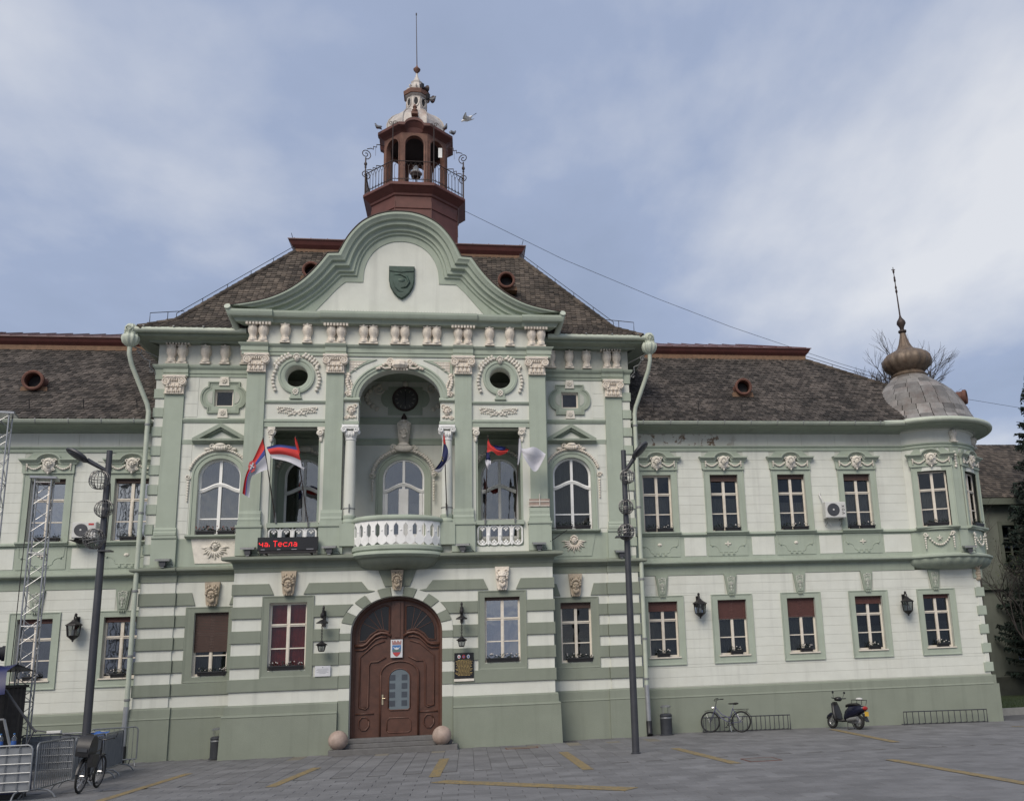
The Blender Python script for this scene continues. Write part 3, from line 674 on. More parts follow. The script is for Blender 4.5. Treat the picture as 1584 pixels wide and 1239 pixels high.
# ---------------- side bays (built for the right, mirrored to the left)
def sbuild(mb, sx, name, m, parent, smooth=False):
    if sx < 0: mb.mirror_x()
    return mb.build(name, m, parent, smooth)
WXC = 5.97
def roty(mb, x, y):   # swing a run made along +x so that it runs back along +y from (x, y)
    return mb
def side_bay(sx):
    G = [(4.86, 5.27), (4.17, 4.55), (3.45, 3.84), (2.73, 3.12), (2.01, 2.39)]; Wt = [(4.55, 4.86), (3.84, 4.17), (3.12, 3.45), (2.39, 2.73)]
    y = S0
    m = MB(); m.holed(rect(4.9, 8.17, 1.6, 5.62), [rect(WXC-.53, WXC+.53, 2.60, 4.62)], y, y+.36); wall = sbuild(m, sx, 'wall', 'white_plaster', hall)
    m = MB(); m.box(7.13, 8.20, y-.05, y, 1.67, 5.62); sbuild(m, sx, 'corner_pier', 'white_plaster', hall)
    for a, b in G:
        segs = [(4.9, 5.18), (6.76, 7.08)] if a > 2.1 else [(4.9, 7.08)]
        for p, q in segs:
            if a > 4.8:
                m = MB()
                m.cprism([(6.62, b), (7.08, b), (7.08, a), (6.50, a)] if p > 6 else [(4.9, b), (5.32, b), (5.44, a), (4.9, a)], y-.05, y+.01)
            else: m = MB().cbox(p, q, y-.05, y+.01, a, b)
            sbuild(m, sx, 'band_block', 'sage_plaster', wall)
        sbuild(MB().cbox(7.085, 8.235, y-.11, y, a, b), sx, 'band_block', 'sage_plaster', wall)
    m = MB(); m.profx([(y+.3, -.4), (y-.12, -.4), (y-.10, 1.29), (y-.115, 1.31), (y-.09, 1.36), (y-.07, 1.60), (y-.04, 1.66), (y+.3, 1.66)], 4.9, 7.03); sbuild(m, sx, 'plinth', 'sage_plaster', hall)
    m = MB(); m.profx([(y+.3, -.4), (y-.19, -.4), (y-.165, 1.30), (y-.18, 1.32), (y-.155, 1.36), (y-.13, 1.61), (y-.10, 1.665), (y+.3, 1.665)], 7.031, 8.24); sbuild(m, sx, 'plinth', 'sage_plaster', hall)
    for a, b, d in ((4.9, 7.10, 0), (7.101, 8.20, .06)):
        m = MB(); m.profx([(y+.3, 5.621), (y-.02-d, 5.621), (y-.02-d, 5.86), (y-.08-d, 5.88), (y-.10-d, 5.93), (y-.22-d, 5.96), (y-.25-d, 5.99), (y-.25-d, 6.05), (y-.05-d, 6.11), (y+.3, 6.11)], a, b, 0, 1 if d else 0, y); sbuild(m, sx, 'string_course', 'sage_plaster', hall)
    o = win_rect(hall, sx*WXC, y, 2.60, 1.06, 2.02, 'curtain_green', .4, 1.22 if sx < 0 else .16, 'blind_brown', room='room_red' if sx < 0 else 'room_dark')
    link('surround', cached(('surround', 's'), lambda: MB().mould([(-.80, -.20), (-.80, 2.20), (.80, 2.20), (.80, -.20), (-.80, -.20)], [(-.531, -.02), (-.531, 2.02), (.531, 2.02), (.531, -.02), (-.531, -.02)], [(0, .01), (0, -.045), (.1, -.045), (.3, -.03), (1, -.025), (1, .01)], 0), 'sage_plaster'), o)
    link('keystone', cached(('keystone', 'm', sx), lambda: mb_keymask(0), 'tan_stucco', 35), o, (0, -.04, 2.27))
    # upper storey
    sm = rect(WXC-.31, WXC+.31, 11.60, 12.20); ar = archpoly(WXC, .68, 7.15, 9.15, .62)
    m = MB(); m.holed(rect(4.9, 8.17, 6.11, 13.06), [ar, sm], y, y+.4); wu = sbuild(m, sx, 'wall', 'white_plaster', hall)
    m = MB(); m.box(4.9, 8.17, y-.01, y-.0005, 6.12, 7.05); sbuild(m, sx, 'apron_wall', 'mint_plaster', hall)
    courses(wu, *sorted((sx*6.90, sx*7.22)), 7.2, 10.27, [], y-.012, y, 'white_plaster', .45)
    courses(wu, *sorted((sx*6.80, sx*7.22)), 11.22, 12.62, [], y-.012, y, 'white_plaster', .47); courses(wu, *sorted((sx*4.95, sx*5.15)), 11.22, 12.62, [], y-.012, y, 'white_plaster', .47)
    o = win_arch(hall, sx*WXC, y, 7.15, .68, 2.0, .62, glass='glass_mid' if sx < 0 else 'glass', curtain='curtain_cloth' if sx < 0 else 'curtain_green')
    def sur():
        k = 20; out = [(-.88, -.02), (-.88, 2.0)] + arc(0, 2.0, .88, .82, 180, 0, k) + [(.88, 2.0), (.88, -.02)]; inn = [(-.681, -.02), (-.681, 2.0)] + arc(0, 2.0, .681, .621, 180, 0, k) + [(.681, 2.0), (.681, -.02)]
        return MB().mould(out, inn, [(0, .01), (0, -.06), (.3, -.06), (.36, -.035), (1, -.03), (1, .01)], 0)
    link('surround', cached(('surround', 'arch'), sur, 'mint_plaster', 35), o)
    link('sill', cached(('sill', 'arch'), lambda: MB().profx([(.15, -.1), (-.12, -.1), (-.2, -.05), (-.2, 0), (.15, 0)], -.95, .95), 'mint_plaster'), o)
    def gar():
        m = MB()
        for s in (-1, 1):
            for i in range(15):
                a = R(80 - 4.6*i); r = .98; m.ell((s*r*math.cos(a), -.05, 2.0 + (r-.06)*math.sin(a)), (.05 + .015*(i % 2), .05, .045), 6, 4)
            m.spiral((s*.99, -.05, 1.98), .10, 1.3, .022, dirn=s)
            for i in range(8): m.ell((s*.98, -.04, 1.80 - .09*i), (.045 - .003*i, .04, .05), 6, 4)
        m.ell((0, -.1, 2.98), (.27, .1, .12), 10, 6); m.ell((0, -.14, 3.06), (.18, .09, .07), 8, 5)
        for s in (-1, 1): m.spiral((s*.27, -.1, 3.02), .09, 1.2, .025, dirn=-s); m.ell((s*.42, -.06, 2.93), (.12, .05, .05), 8, 5)
        for i in range(5): m.ell((-.16 + .08*i, -.16, 2.96), (.03, .05, .09), 6, 4)
        return m
    link('garland', cached(('garland', 'arch', sx), gar, 'pale_stucco' if sx < 0 else 'cream_stucco', True), o)
    def ped():
        m = MB(); m.profx([(.0, 3.13), (-.1, 3.13), (-.16, 3.18), (-.22, 3.20), (-.22, 3.27), (.0, 3.27)], -.90, .90)
        for s in (-1, 1):
            p0 = Vector((s*.90, 3.28)); p1 = Vector((0, 3.82)); d = (p1-p0).normalized(); n = Vector((-d.y, d.x))*(1 if s > 0 else -1); n = -n if n.y > 0 else n
            pts = [p0, p1, (0, 3.82 - .15), p0 + n*.125 + d*.14]
            m.prism([(a[0], a[1]) for a in pts], -.22, 0); m.prism([(a[0] + n.x*.03, a[1] + n.y*.12) for a in pts[:2]] + [(0, 3.60), (s*.62, 3.28)], -.13, 0)
        m.prism([(-.6, 3.272), (.6, 3.272), (0, 3.64)], -.03, 0); return m
    link('pediment', cached(('pediment',), ped, 'mint_dark'), o)
    def ped_in(): return MB().prism([(-.40, 3.285), (.40, 3.285), (0, 3.53)], -.04, -.03)
    link('tympanum', cached(('tympanum',), ped_in, 'white_plaster'), o)
    for a, b in ((10.26, 10.42), (11.02, 11.18)):
        m = MB(); m.profx([(y+.1, a), (y-.03, a), (y-.06, a+.05), (y-.08, a+.09), (y-.08, b-.02), (y+.1, b)], 4.9, 7.24) if a > 11 else m.profx([(y+.1, a), (y-.02, a), (y-.04, b-.03), (y-.04, b), (y+.1, b)], 4.9, 7.24)
        sbuild(m, sx, 'moulding', 'mint_plaster', hall)
    # sun face panel
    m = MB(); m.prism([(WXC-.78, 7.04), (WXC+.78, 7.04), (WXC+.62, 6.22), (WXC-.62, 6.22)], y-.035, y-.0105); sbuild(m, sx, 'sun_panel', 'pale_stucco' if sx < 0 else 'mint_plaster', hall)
    m = MB(); mb_face(m, (WXC, y-.07, 6.76), .9, False, 7)
    for i in range(13):
        a = R(180 + 180*i/12); l = .44 if i % 2 == 0 else .34
        p = lambda r, da: (WXC + r*math.cos(a+da), y-.06, 6.74 + r*math.sin(a+da)*.95)
        m.tube([p(.14, 0), p(.24, .06), p(.34, -.05), p(l, .0)], [.035, .032, .025, .006], 5)
    sbuild(m, sx, 'sun_relief', 'pale_stucco' if sx < 0 else 'cream_stucco', hall, True)
    # small lobed window
    lob = [(.52, 11.35)] + [(.52, 11.53)] + arc(.50, 11.91, .26, .38, -80, 80, 8) + [(.52, 12.29), (.52, 12.47)]
    out = [(WXC + a, b) for a, b in lob] + [(WXC - a, b) for a, b in lob[::-1]]
    lob2 = [(.40, 11.45), (.40, 11.60)] + arc(.41, 11.91, .20, .28, -80, 80, 8) + [(.40, 12.22), (.40, 12.37)]
    inn = [(WXC + a, b) for a, b in lob2] + [(WXC - a, b) for a, b in lob2[::-1]]
    m = MB(); m.mould(out + [out[0]], inn + [inn[0]], [(0, .01), (0, -.07), (.4, -.07), (.5, -.04), (1, -.04), (1, .01)], y); sbuild(m, sx, 'lobed_surround', 'mint_dark', hall)
    m = MB(); m.holed(inn, [sm], y-.03, y+.0); ls = sbuild(m, sx, 'lobed_panel', 'mint_plaster', hall)
    for s in (-1, 1):
        m = MB(); cpts = arc(WXC + s*.36, 11.91, .17, .22, -90 if s > 0 else 90, 90 if s > 0 else 270, 10); m.prism(cpts, y-.045, y-.03); sbuild(m, sx, 'crescent', 'grey_stucco', ls)
    m = MB(); m.box(WXC-.31, WXC+.31, y+.1, y+.16, 11.60, 11.66); m.box(WXC-.31, WXC+.31, y+.1, y+.16, 12.14, 12.20); m.box(WXC-.31, WXC-.25, y+.1, y+.16, 11.661, 12.139); m.box(WXC+.25, WXC+.31, y+.1, y+.16, 11.661, 12.139)
    sw = sbuild(m, sx, 'attic_window', 'window_cream', hall)
    sbuild(MB().box(WXC-.25, WXC+.25, y+.13, y+.136, 11.66, 12.14), sx, 'pane', 'glass', sw); sbuild(MB().box(WXC-.4, WXC+.4, y+.42, y+.5, 11.5, 12.3), sx, 'interior', 'room_dark', sw)
    m = MB()
    for zc_, s in ((12.50, 1), (11.36, -1)):
        m.prism([(WXC-.17, zc_-.17), (WXC+.17, zc_-.17), (WXC+.13, zc_+.14), (WXC-.13, zc_+.14)], y-.075, y)
        for i in range(7): a = 2*math.pi*i/7; m.ell((WXC + .065*math.cos(a), y-.09, zc_ + .065*math.sin(a)), (.035, .03, .035), 6, 4)
        m.ell((WXC, y-.1, zc_), (.035, .035, .035), 6, 4)
    sbuild(m, sx, 'rosette', 'pale_stucco', hall, 35)
    # corner pilaster with quoins
    m = MB(); m.box(7.25, 7.87, y-.08, y, 7.42, 12.0); pil = sbuild(m, sx, 'pilaster', 'mint_plaster', hall)
    m = MB(); m.profx([(y, 6.111), (y-.13, 6.111), (y-.13, 7.02), (y-.17, 7.06), (y-.17, 7.14), (y, 7.16)], 7.18, 7.95); m.profx([(y, 7.161), (y-.14, 7.161), (y-.14, 7.25), (y-.11, 7.30), (y-.12, 7.34), (y-.085, 7.42), (y, 7.42)], 7.215, 7.905); sbuild(m, sx, 'pilaster_base', 'mint_plaster', pil)
    cap = link('capital', cached(('capital', 's'), lambda: mb_capital(.74, .64, .60), 'cream_stucco', 35), pil, (sx*7.56, y-.05, 12.0))
    zz = 6.2; k = 0
    while zz < 12.55:
        wmat = 'white_plaster' if k % 2 == 0 else 'mint_plaster'; d = .0 if k % 2 == 0 else .045
        sbuild(MB().cbox(7.955 if zz < 7.4 else 7.88, 8.18 + d*.8, y-.016-d, y+.2, zz+.006, zz+.327, .006), sx, 'quoin', wmat, hall); zz += .333; k += 1
    # entablature
    y1 = y
    for a, b, d in ((4.9, 7.15, 0), (7.151, 7.95, .08), (7.951, 8.17, 0)):
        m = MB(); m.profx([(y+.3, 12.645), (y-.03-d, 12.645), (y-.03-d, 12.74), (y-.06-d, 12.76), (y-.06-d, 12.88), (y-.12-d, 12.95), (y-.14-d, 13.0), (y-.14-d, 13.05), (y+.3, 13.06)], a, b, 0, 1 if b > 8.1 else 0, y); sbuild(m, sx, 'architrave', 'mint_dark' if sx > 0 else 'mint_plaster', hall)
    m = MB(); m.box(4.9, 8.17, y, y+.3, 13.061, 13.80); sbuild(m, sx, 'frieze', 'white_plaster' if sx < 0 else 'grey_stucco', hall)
    for x in (5.32, 5.98, 6.62, 7.38, 7.73):
        link('bracket', cached(('bracket', 'c'), mb_bracket, 'cream_stucco', 40), hall, (sx*x, y, 13.07))
    for i in range(8): sbuild(MB().box(7.14 + .1*i, 7.19 + .1*i, y-.26, y, 13.745, 13.80), sx, 'dentil', 'cream_stucco', hall)
    prof = [(y+.3, 13.801), (y-.24, 13.801), (y-.28, 13.86), (y-.62, 13.88), (y-.66, 13.90), (y-.70, 14.0), (y-.70, 14.06), (y+.3, 14.12)]
    m = MB(); m.profx(prof, 4.9, 8.17, 0, 1.0, y); cor = sbuild(m, sx, 'cornice', 'mint_dark', hall)
    pr2 = [(p[0] - y, p[1]) for p in prof]        # return along the flank
    n = len(pr2); vs = [(8.17 - a, S0 + a, z) for a, z in pr2] + [(8.17 - a, 7.0, z) for a, z in pr2]
    m = MB().add(vs, [tuple(range(n)), tuple(range(n, 2*n))[::-1]] + [(i, (i+1) % n, n+(i+1) % n, n+i) for i in range(n)]); sbuild(m, sx, 'cornice_return', 'mint_dark', hall)
    m = MB(); m.box(7.9, 8.17, S0+.4, 8.0, 10.5, 13.8); sbuild(m, sx, 'flank_wall', 'mint_plaster', hall)
    # gutter with a fluted hopper, and downpipe
    gy, g0 = y-.80, 14.08
    m = MB(); m.tube([(5.15, gy, g0-.03), (8.72, gy, g0-.03)], .10, 10); m.tube([(8.72, gy, g0-.03), (8.94, gy+.25, g0-.03), (8.94, 6.0, g0-.03)], .10, 10)
    gut = sbuild(m, sx, 'gutter', 'gutter_mint', hall, 40)
    for i in range(4): sbuild(MB().box(5.55 + .95*i, 5.61 + .95*i, gy-.12, gy+.14, g0+.055, g0+.085), sx, 'gutter_clip', 'grey_iron', gut)
    hx, hy, hz = 8.86, gy+.05, 13.47
    m = MB(); m.lathe([(.05, hz-.05), (.10, hz-.02), (.23, hz+.1), (.27, hz+.25), (.25, hz+.36), (.17, hz+.40), (.16, hz+.46), (.19, hz+.48), (.18, hz+.66), (.12, hz+.76), (.0, hz+.79)], hx, hy, 72, flute=(10, .075)); hp = sbuild(m, sx, 'hopper', 'gutter_mint', hall, 60)
    m = MB(); m.spiral((hx-.0, hy-.19, hz+.58), .10, 1.4, .022, dirn=1)
    for i in range(8): a = 2*math.pi*i/8; m.ell((hx + .2*math.sin(a), hy - .2*math.cos(a), hz+.42), (.03, .03, .03), 6, 4)
    sbuild(m, sx, 'hopper_scroll', 'gutter_mint', hp, True)
    path = [(hx, hy, hz), (hx-.0, hy, 13.2), (hx-.06, hy+.12, 12.85), (8.36, -.90, 11.6), (8.31, -.88, 11.35), (8.31, -.88, 2.1), (8.31, -.88, 1.75)]
    m = MB(); m.tube(path, .075, 12); dp = sbuild(m, sx, 'downpipe', 'gutter_mint', hall, 60)
    for z in (10.9, 7.9, 5.35, 3.3, 1.95): sbuild(MB().lathe([(.076, z-.035), (.092, z-.03), (.092, z+.03), (.076, z+.035)], 8.31, -.88, 14).box(8.30, 8.32, -.88, -.6, z-.01, z+.01), sx, 'pipe_collar', 'grey_iron', dp)
    sbuild(MB().tube([(8.31, -.88, 1.75), (8.33, -.88, .55)], .085, 12), sx, 'zinc_pipe', 'zinc', dp, 60)
    sbuild(MB().tube([(8.33, -.88, .56), (8.33, -.9, .2), (8.33, -.98, .1)], .10, 12), sx, 'pipe_shoe', 'black_plastic', dp, 60)
    # wrought iron stay under the hopper
    m = MB(); m.tube([(8.2, y+.0, 13.35), (8.78, gy+.1, 13.48)], .02, 5); m.tube([(8.2, y, 12.6), (8.24, y-.1, 12.8), (8.36, y-.25, 12.9), (8.34, y-.3, 13.1), (8.5, y-.4, 13.15), (8.66, y-.6, 13.38)], .02, 5)
    m.spiral((8.62, gy+.25, 13.34), .1, 1.4, .016); m.spiral((8.32, y-.15, 12.78), .07, 1.2, .014); sbuild(m, sx, 'scroll_stay', 'grey_iron', hall)
for s in (1, -1): side_bay(s)

# ---------------- centre block, ground floor
CG = [(5.06, 5.41), (4.31, 4.69), (3.54, 3.93), (2.78, 3.17), (2.05, 2.44)]; CW = [(5.41, 5.78), (4.69, 5.06), (3.93, 4.31), (3.17, 3.54), (2.44, 2.78), (1.66, 2.05)]
DX, DS, DR = 1.45, 3.75, 1.17; CWX = 3.41
dr = archpoly(0, DX, -.2, DS, DR, 20)
m = MB(); m.holed(rect(-5.11, 5.11, -.3, 5.80), [dr, rect(-CWX-.58, -CWX+.58, 2.68, 4.80), rect(CWX-.58, CWX+.58, 2.68, 4.80)], C0, C0+.45); cwall = m.build('wall', 'white_plaster', hall)
xe = lambda z: 1.80*math.sqrt(max(0, 1 - ((z - DS)/1.47)**2)) if z > DS else 1.80
def ringpts(z0, z1, n=6): return [(xe(z0 + (z1-z0)*i/n) + .004, z0 + (z1-z0)*i/n) for i in range(n + 1)]
for sx in (1, -1):
    for a, b in CG:
        if a > 5: polys = [[(CWX+.46, a), (5.16, a), (5.16, b), (CWX+.62, b)], [(2.6, a), (CWX-.46, a), (CWX-.62, b), (1.14, b), (.93, 5.08+.06)] + ringpts(5.14, a, 2)[1:]]
        elif a > 2.1: polys = [[(CWX+.80, a), (5.16, a), (5.16, b), (CWX+.80, b)], ringpts(b, a)[::1] + [(CWX-.80, a), (CWX-.80, b)]]
        else: polys = [[(1.804, a), (5.16, a), (5.16, b), (1.804, b)]]
        for p in polys: sbuild(MB().cprism(p, C0-.055, C0+.01), sx, 'band_block', 'sage_plaster', cwall)
    # alternating stones of the doorway, jambs then arch
    for i, (a, b) in enumerate([(.3, 1.66)] + [(1.66, 2.05), (2.05, 2.44), (2.44, 2.78), (2.78, 3.17), (3.17, 3.54)]):
        white = i in (1, 3, 5); sbuild(MB().cprism([(DX, a), (1.80, a), (1.80, b), (DX, b)], C0-(.02 if white else .045), C0+.02), sx, 'jamb_stone', 'white_plaster' if white else 'sage_plaster', cwall)
    m = MB(); m.profx([(C0+.3, -.4), (C0-.20, -.4), (C0-.15, 1.28), (C0-.165, 1.30), (C0-.14, 1.35), (C0-.09, 1.36), (C0-.08, 1.60), (C0-.05, 1.655), (C0+.3, 1.655)], 1.805, 5.13, 0, .9, C0); sbuild(m, sx, 'plinth', 'sage_plaster', hall)
    # windows
    o = win_rect(hall, sx*CWX, C0, 2.68, 1.16, 2.12, 'curtain_sky_reflection' if sx > 0 else 'room_red', .98, 0 if sx < 0 else .06, 'blind_brown', 'glass_mirror' if sx > 0 else 'glass', room='room_red' if sx < 0 else 'room_dark', back=.25 if sx < 0 else .55)
    link('surround', cached(('surround', 'c'), lambda: MB().mould([(-.80, -.24), (-.80, 2.33), (.80, 2.33), (.80, -.24), (-.80, -.24)], [(-.581, -.02), (-.581, 2.12), (.581, 2.12), (.581, -.02), (-.581, -.02)], [(0, .01), (0, -.05), (.1, -.05), (.3, -.032), (1, -.025), (1, .01)], 0), 'sage_plaster'), o)
    link('keystone', cached(('keystone', 'm2', sx), lambda: mb_keymask(1 if sx > 0 else 0), 'cream_stucco' if sx > 0 else 'tan_stucco', 35), o, (0, -.05, 2.39))
N = 13
for i in range(N):
    t0, t1 = 180*i/N, 180*(i+1)/N; white = i % 2 == 0 and i != N//2 or i == N//2 and False
    white = (i % 2 == 0)
    ou = arc(0, DS, 1.80, 1.47, t0 + .25, t1 - .25, 4); inn = arc(0, DS, DX, DR, t1 - .25, t0 + .25, 4)
    if i in (0, N-1): pass
    MB().cprism(ou + inn, C0-(.03 if white else .06), C0+.02, .008).build('voussoir', 'white_plaster' if white else 'sage_plaster', cwall)
for s in (1, -1): sbuild(MB().cprism([(DX, 3.54), (1.80, 3.54), (1.80, 3.75), (DX, 3.75)], C0-.045, C0+.02), s, 'jamb_stone', 'sage_plaster', cwall)
MB().cprism([(-.62, 5.775), (.62, 5.775), (.40, 5.235), (-.40, 5.235)], C0-.055, C0+.01).build('band_block', 'sage_plaster', cwall)
o = mb_keymask(0).mesh('keystone', 'tan_stucco', 35); link('keystone', o, hall, (0, C0-.1, 5.14)).scale = (.85, 1, .85)
m = MB(); m.profx([(C0+.3, 5.781), (C0-.02, 5.781), (C0-.04, 5.90), (C0-.06, 5.92), (C0-.09, 6.06), (C0-.12, 6.10), (C0-.36, 6.13), (C0-.40, 6.17), (C0-.40, 6.25), (C0-.1, 6.31), (C0+.3, 6.31)], -5.09, 5.09, .9, .9, C0); m.build('string_course', 'sage_plaster', hall)

# ---------------- entrance
dy = C0 + .36
m = MB(); m.prism(archpoly(0, DX, .48, DS, DR, 24), dy, dy+.08); door = m.build('entrance_door', 'wood_door', hall)
def dpart(mb, name, mt='wood_door_light', sm=False): return mb.build(name, mt, door, sm)
m = MB(); k = 24
out = [(-DX, .48), (-DX, DS)] + arc(0, DS, DX, DR, 180, 0, k) + [(DX, DS), (DX, .48)]; inn = [(-DX+.13, .48), (-DX+.13, DS)] + arc(0, DS, DX-.13, DR-.13, 180, 0, k) + [(DX-.13, DS), (DX-.13, .48)]
m.mould(out, inn, [(0, 0), (0, -.08), (.6, -.08), (.8, -.05), (1, -.03), (1, 0)], dy); dpart(m, 'door_frame', 'wood_door')
m = MB(); m.box(-.19, .19, dy-.07, dy, 3.55, 4.78); m.box(-.08, .08, dy-.1, dy-.07, 3.6, 4.75); dpart(m, 'door_post', 'wood_door')
for sx in (1, -1):
    # fan light
    fan = [(.26, 3.78)] + [(.26, 4.60)] + arc(0, DS, 1.22, .95, 70, 8, 10) + [(1.22, 3.50), (1.0, 3.52), (.86, 3.70), (.62, 3.86), (.42, 3.84)]
    if sx < 0: fan = [(-a, b) for a, b in fan]
    MB().prism(fan, dy-.012, dy-.004).build('fan_light', 'plaque_black', door)
    m = MB(); m.tube([(a, dy-.02, b) for a, b in fan + [fan[0]]], .03, 5)
    for i in range(4):
        t = R(25 + 17*i); m.tube([(sx*(.42 + .1*math.cos(t)), dy-.02, 3.75 + .1*math.sin(t)), (sx*(.35 + .95*math.cos(t)*(.9)), dy-.02, 3.7 + .95*math.sin(t))], .012, 4)
    dpart(m, 'fan_bars', 'wood_door')
    og = [(sx*a, b) for a, b in [(1.34, 3.36), (1.1, 3.36), (.98, 3.42), (.86, 3.56), (.70, 3.70), (.52, 3.76), (.34, 3.74), (.2, 3.64)]]
    m = MB(); m.tube([(a, dy-.05, b) for a, b in og], .05, 6); m.tube([(a, dy-.03, b - .13) for a, b in og[:-1]], .03, 6); dpart(m, 'door_moulding', 'wood_door_light', True)
    pl = [(sx*a, b) for a, b in [(.26, 2.92), (.62, 2.92), (.72, 3.02), (1.22, 3.02)]]
    m = MB(); m.tube([(a, dy-.02, b) for a, b in [(sx*.98, 1.42), (sx*1.18, 1.42), (sx*1.18, 3.0), (sx*1.0, 3.16), (sx*.72, 3.40), (sx*.40, 3.50)]], .025, 5)
    m.tube([(a, dy-.02, b) for a, b in [(sx*.36, 2.98), (sx*.62, 2.84), (sx*.84, 2.84), (sx*.90, 2.7), (sx*.90, 1.42), (sx*.98, 1.36), (sx*1.18, 1.42)]], .025, 5); dpart(m, 'panel_moulding', 'wood_door_light', True)
    oc = [(sx*1.02 + .17*math.cos(R(22.5 + 45*i)), .92 + .22*math.sin(R(22.5 + 45*i))) for i in range(9)]
    m = MB(); m.tube([(a, dy-.02, b) for a, b in oc], .022, 5); m.box(*sorted((sx*.72, sx*1.3)), dy-.03, dy, 1.2, 1.24); dpart(m, 'panel_moulding', 'wood_door_light', True)
wk = archpoly(.08, .60, .49, 2.42, .42, 12)
m = MB(); m.prism(wk, dy-.035, dy-.001); wick = dpart(m, 'wicket_door', 'wood_door')
m = MB(); m.tube([(a, dy-.05, b) for a, b in [(-.52, .5), (-.52, 2.42)] + arc(.08, 2.42, .60, .42, 180, 0, 12) + [(.68, .5)]], .03, 6)
gl = [(-.26, 1.36), (-.20, 1.30), (.36, 1.30), (.42, 1.36), (.42, 2.25)] + arc(.08, 2.30, .34, .30, 10, 170, 10) + [(-.26, 2.25)]
m.tube([(a, dy-.045, b) for a, b in gl + [gl[0]]], .022, 5); m.tube([(a, dy-.04, b) for a, b in [(-.30, .66), (-.22, .60), (.38, .60), (.46, .66), (.46, .98), (.38, 1.06), (-.22, 1.06), (-.30, .98), (-.30, .66)]], .02, 5)
m.build('wicket_moulding', 'wood_door_light', door, True)
mat('frosted', (.13, .16, .18), .3, var=.1); MB().prism(gl, dy-.042, dy-.034).build('wicket_glass', 'frosted', door)
m = MB()
for r in range(4): 
    for c in (-.13, .25): m.box(c-.10, c+.08, dy-.048, dy-.042, 1.42 + .27*r, 1.60 + .27*r)
mat('frosted_dark', (.055, .065, .08), .3); m.build('wicket_grille', 'frosted_dark', door)
m = MB(); m.box(-.47, -.42, dy-.055, dy-.035, 1.48, 1.80); m.tube([(-.445, dy-.055, 1.68), (-.445, dy-.1, 1.68), (-.36, dy-.1, 1.68)], .013, 6); m.build('handle', 'brass', door)
st = MB(); 
for i, (yy, z0, z1, hx) in enumerate(((C0-.80, -.1, .22, 1.95), (C0-.50, .22, .35, 1.78), (C0-.20, .35, .485, 1.62))):
    MB().cbox(-hx, hx, yy, C0+.5 if i == 2 else C0-.15, z0, z1, .012).build('step', 'step_stone', hall) if i < 2 else MB().cbox(-DX+.01, DX-.01, yy, C0+.5, z0, z1, .012).build('step', 'step_stone', hall)
for x, z, lab in ((-1.68, .42, 'pinkish stone ball at the left end of the entrance steps'), (1.46, .40, 'pinkish stone ball at the right end of the entrance steps')):
    t = thing('stone_ball', lab, 'stone ball', (x, C0-.62, .22), 0, 'stone balls by the steps')
    m = MB(); m.lathe([(.295*math.sin(math.pi*i/24), .28 - .295*math.cos(math.pi*i/24)) for i in range(1, 24)] , 0, 0, 32); m.build('ball', 'stone_ball', t, True)
    m = MB(); m.lathe([(.3115, .15), (.3135, .17), (.3115, .19)], 0, 0, 32) if False else m.lathe([(.12, 0), (.15, .0), (.14, .02), (.11, .02)], 0, 0, 20); m.build('base', 'step_stone', t)

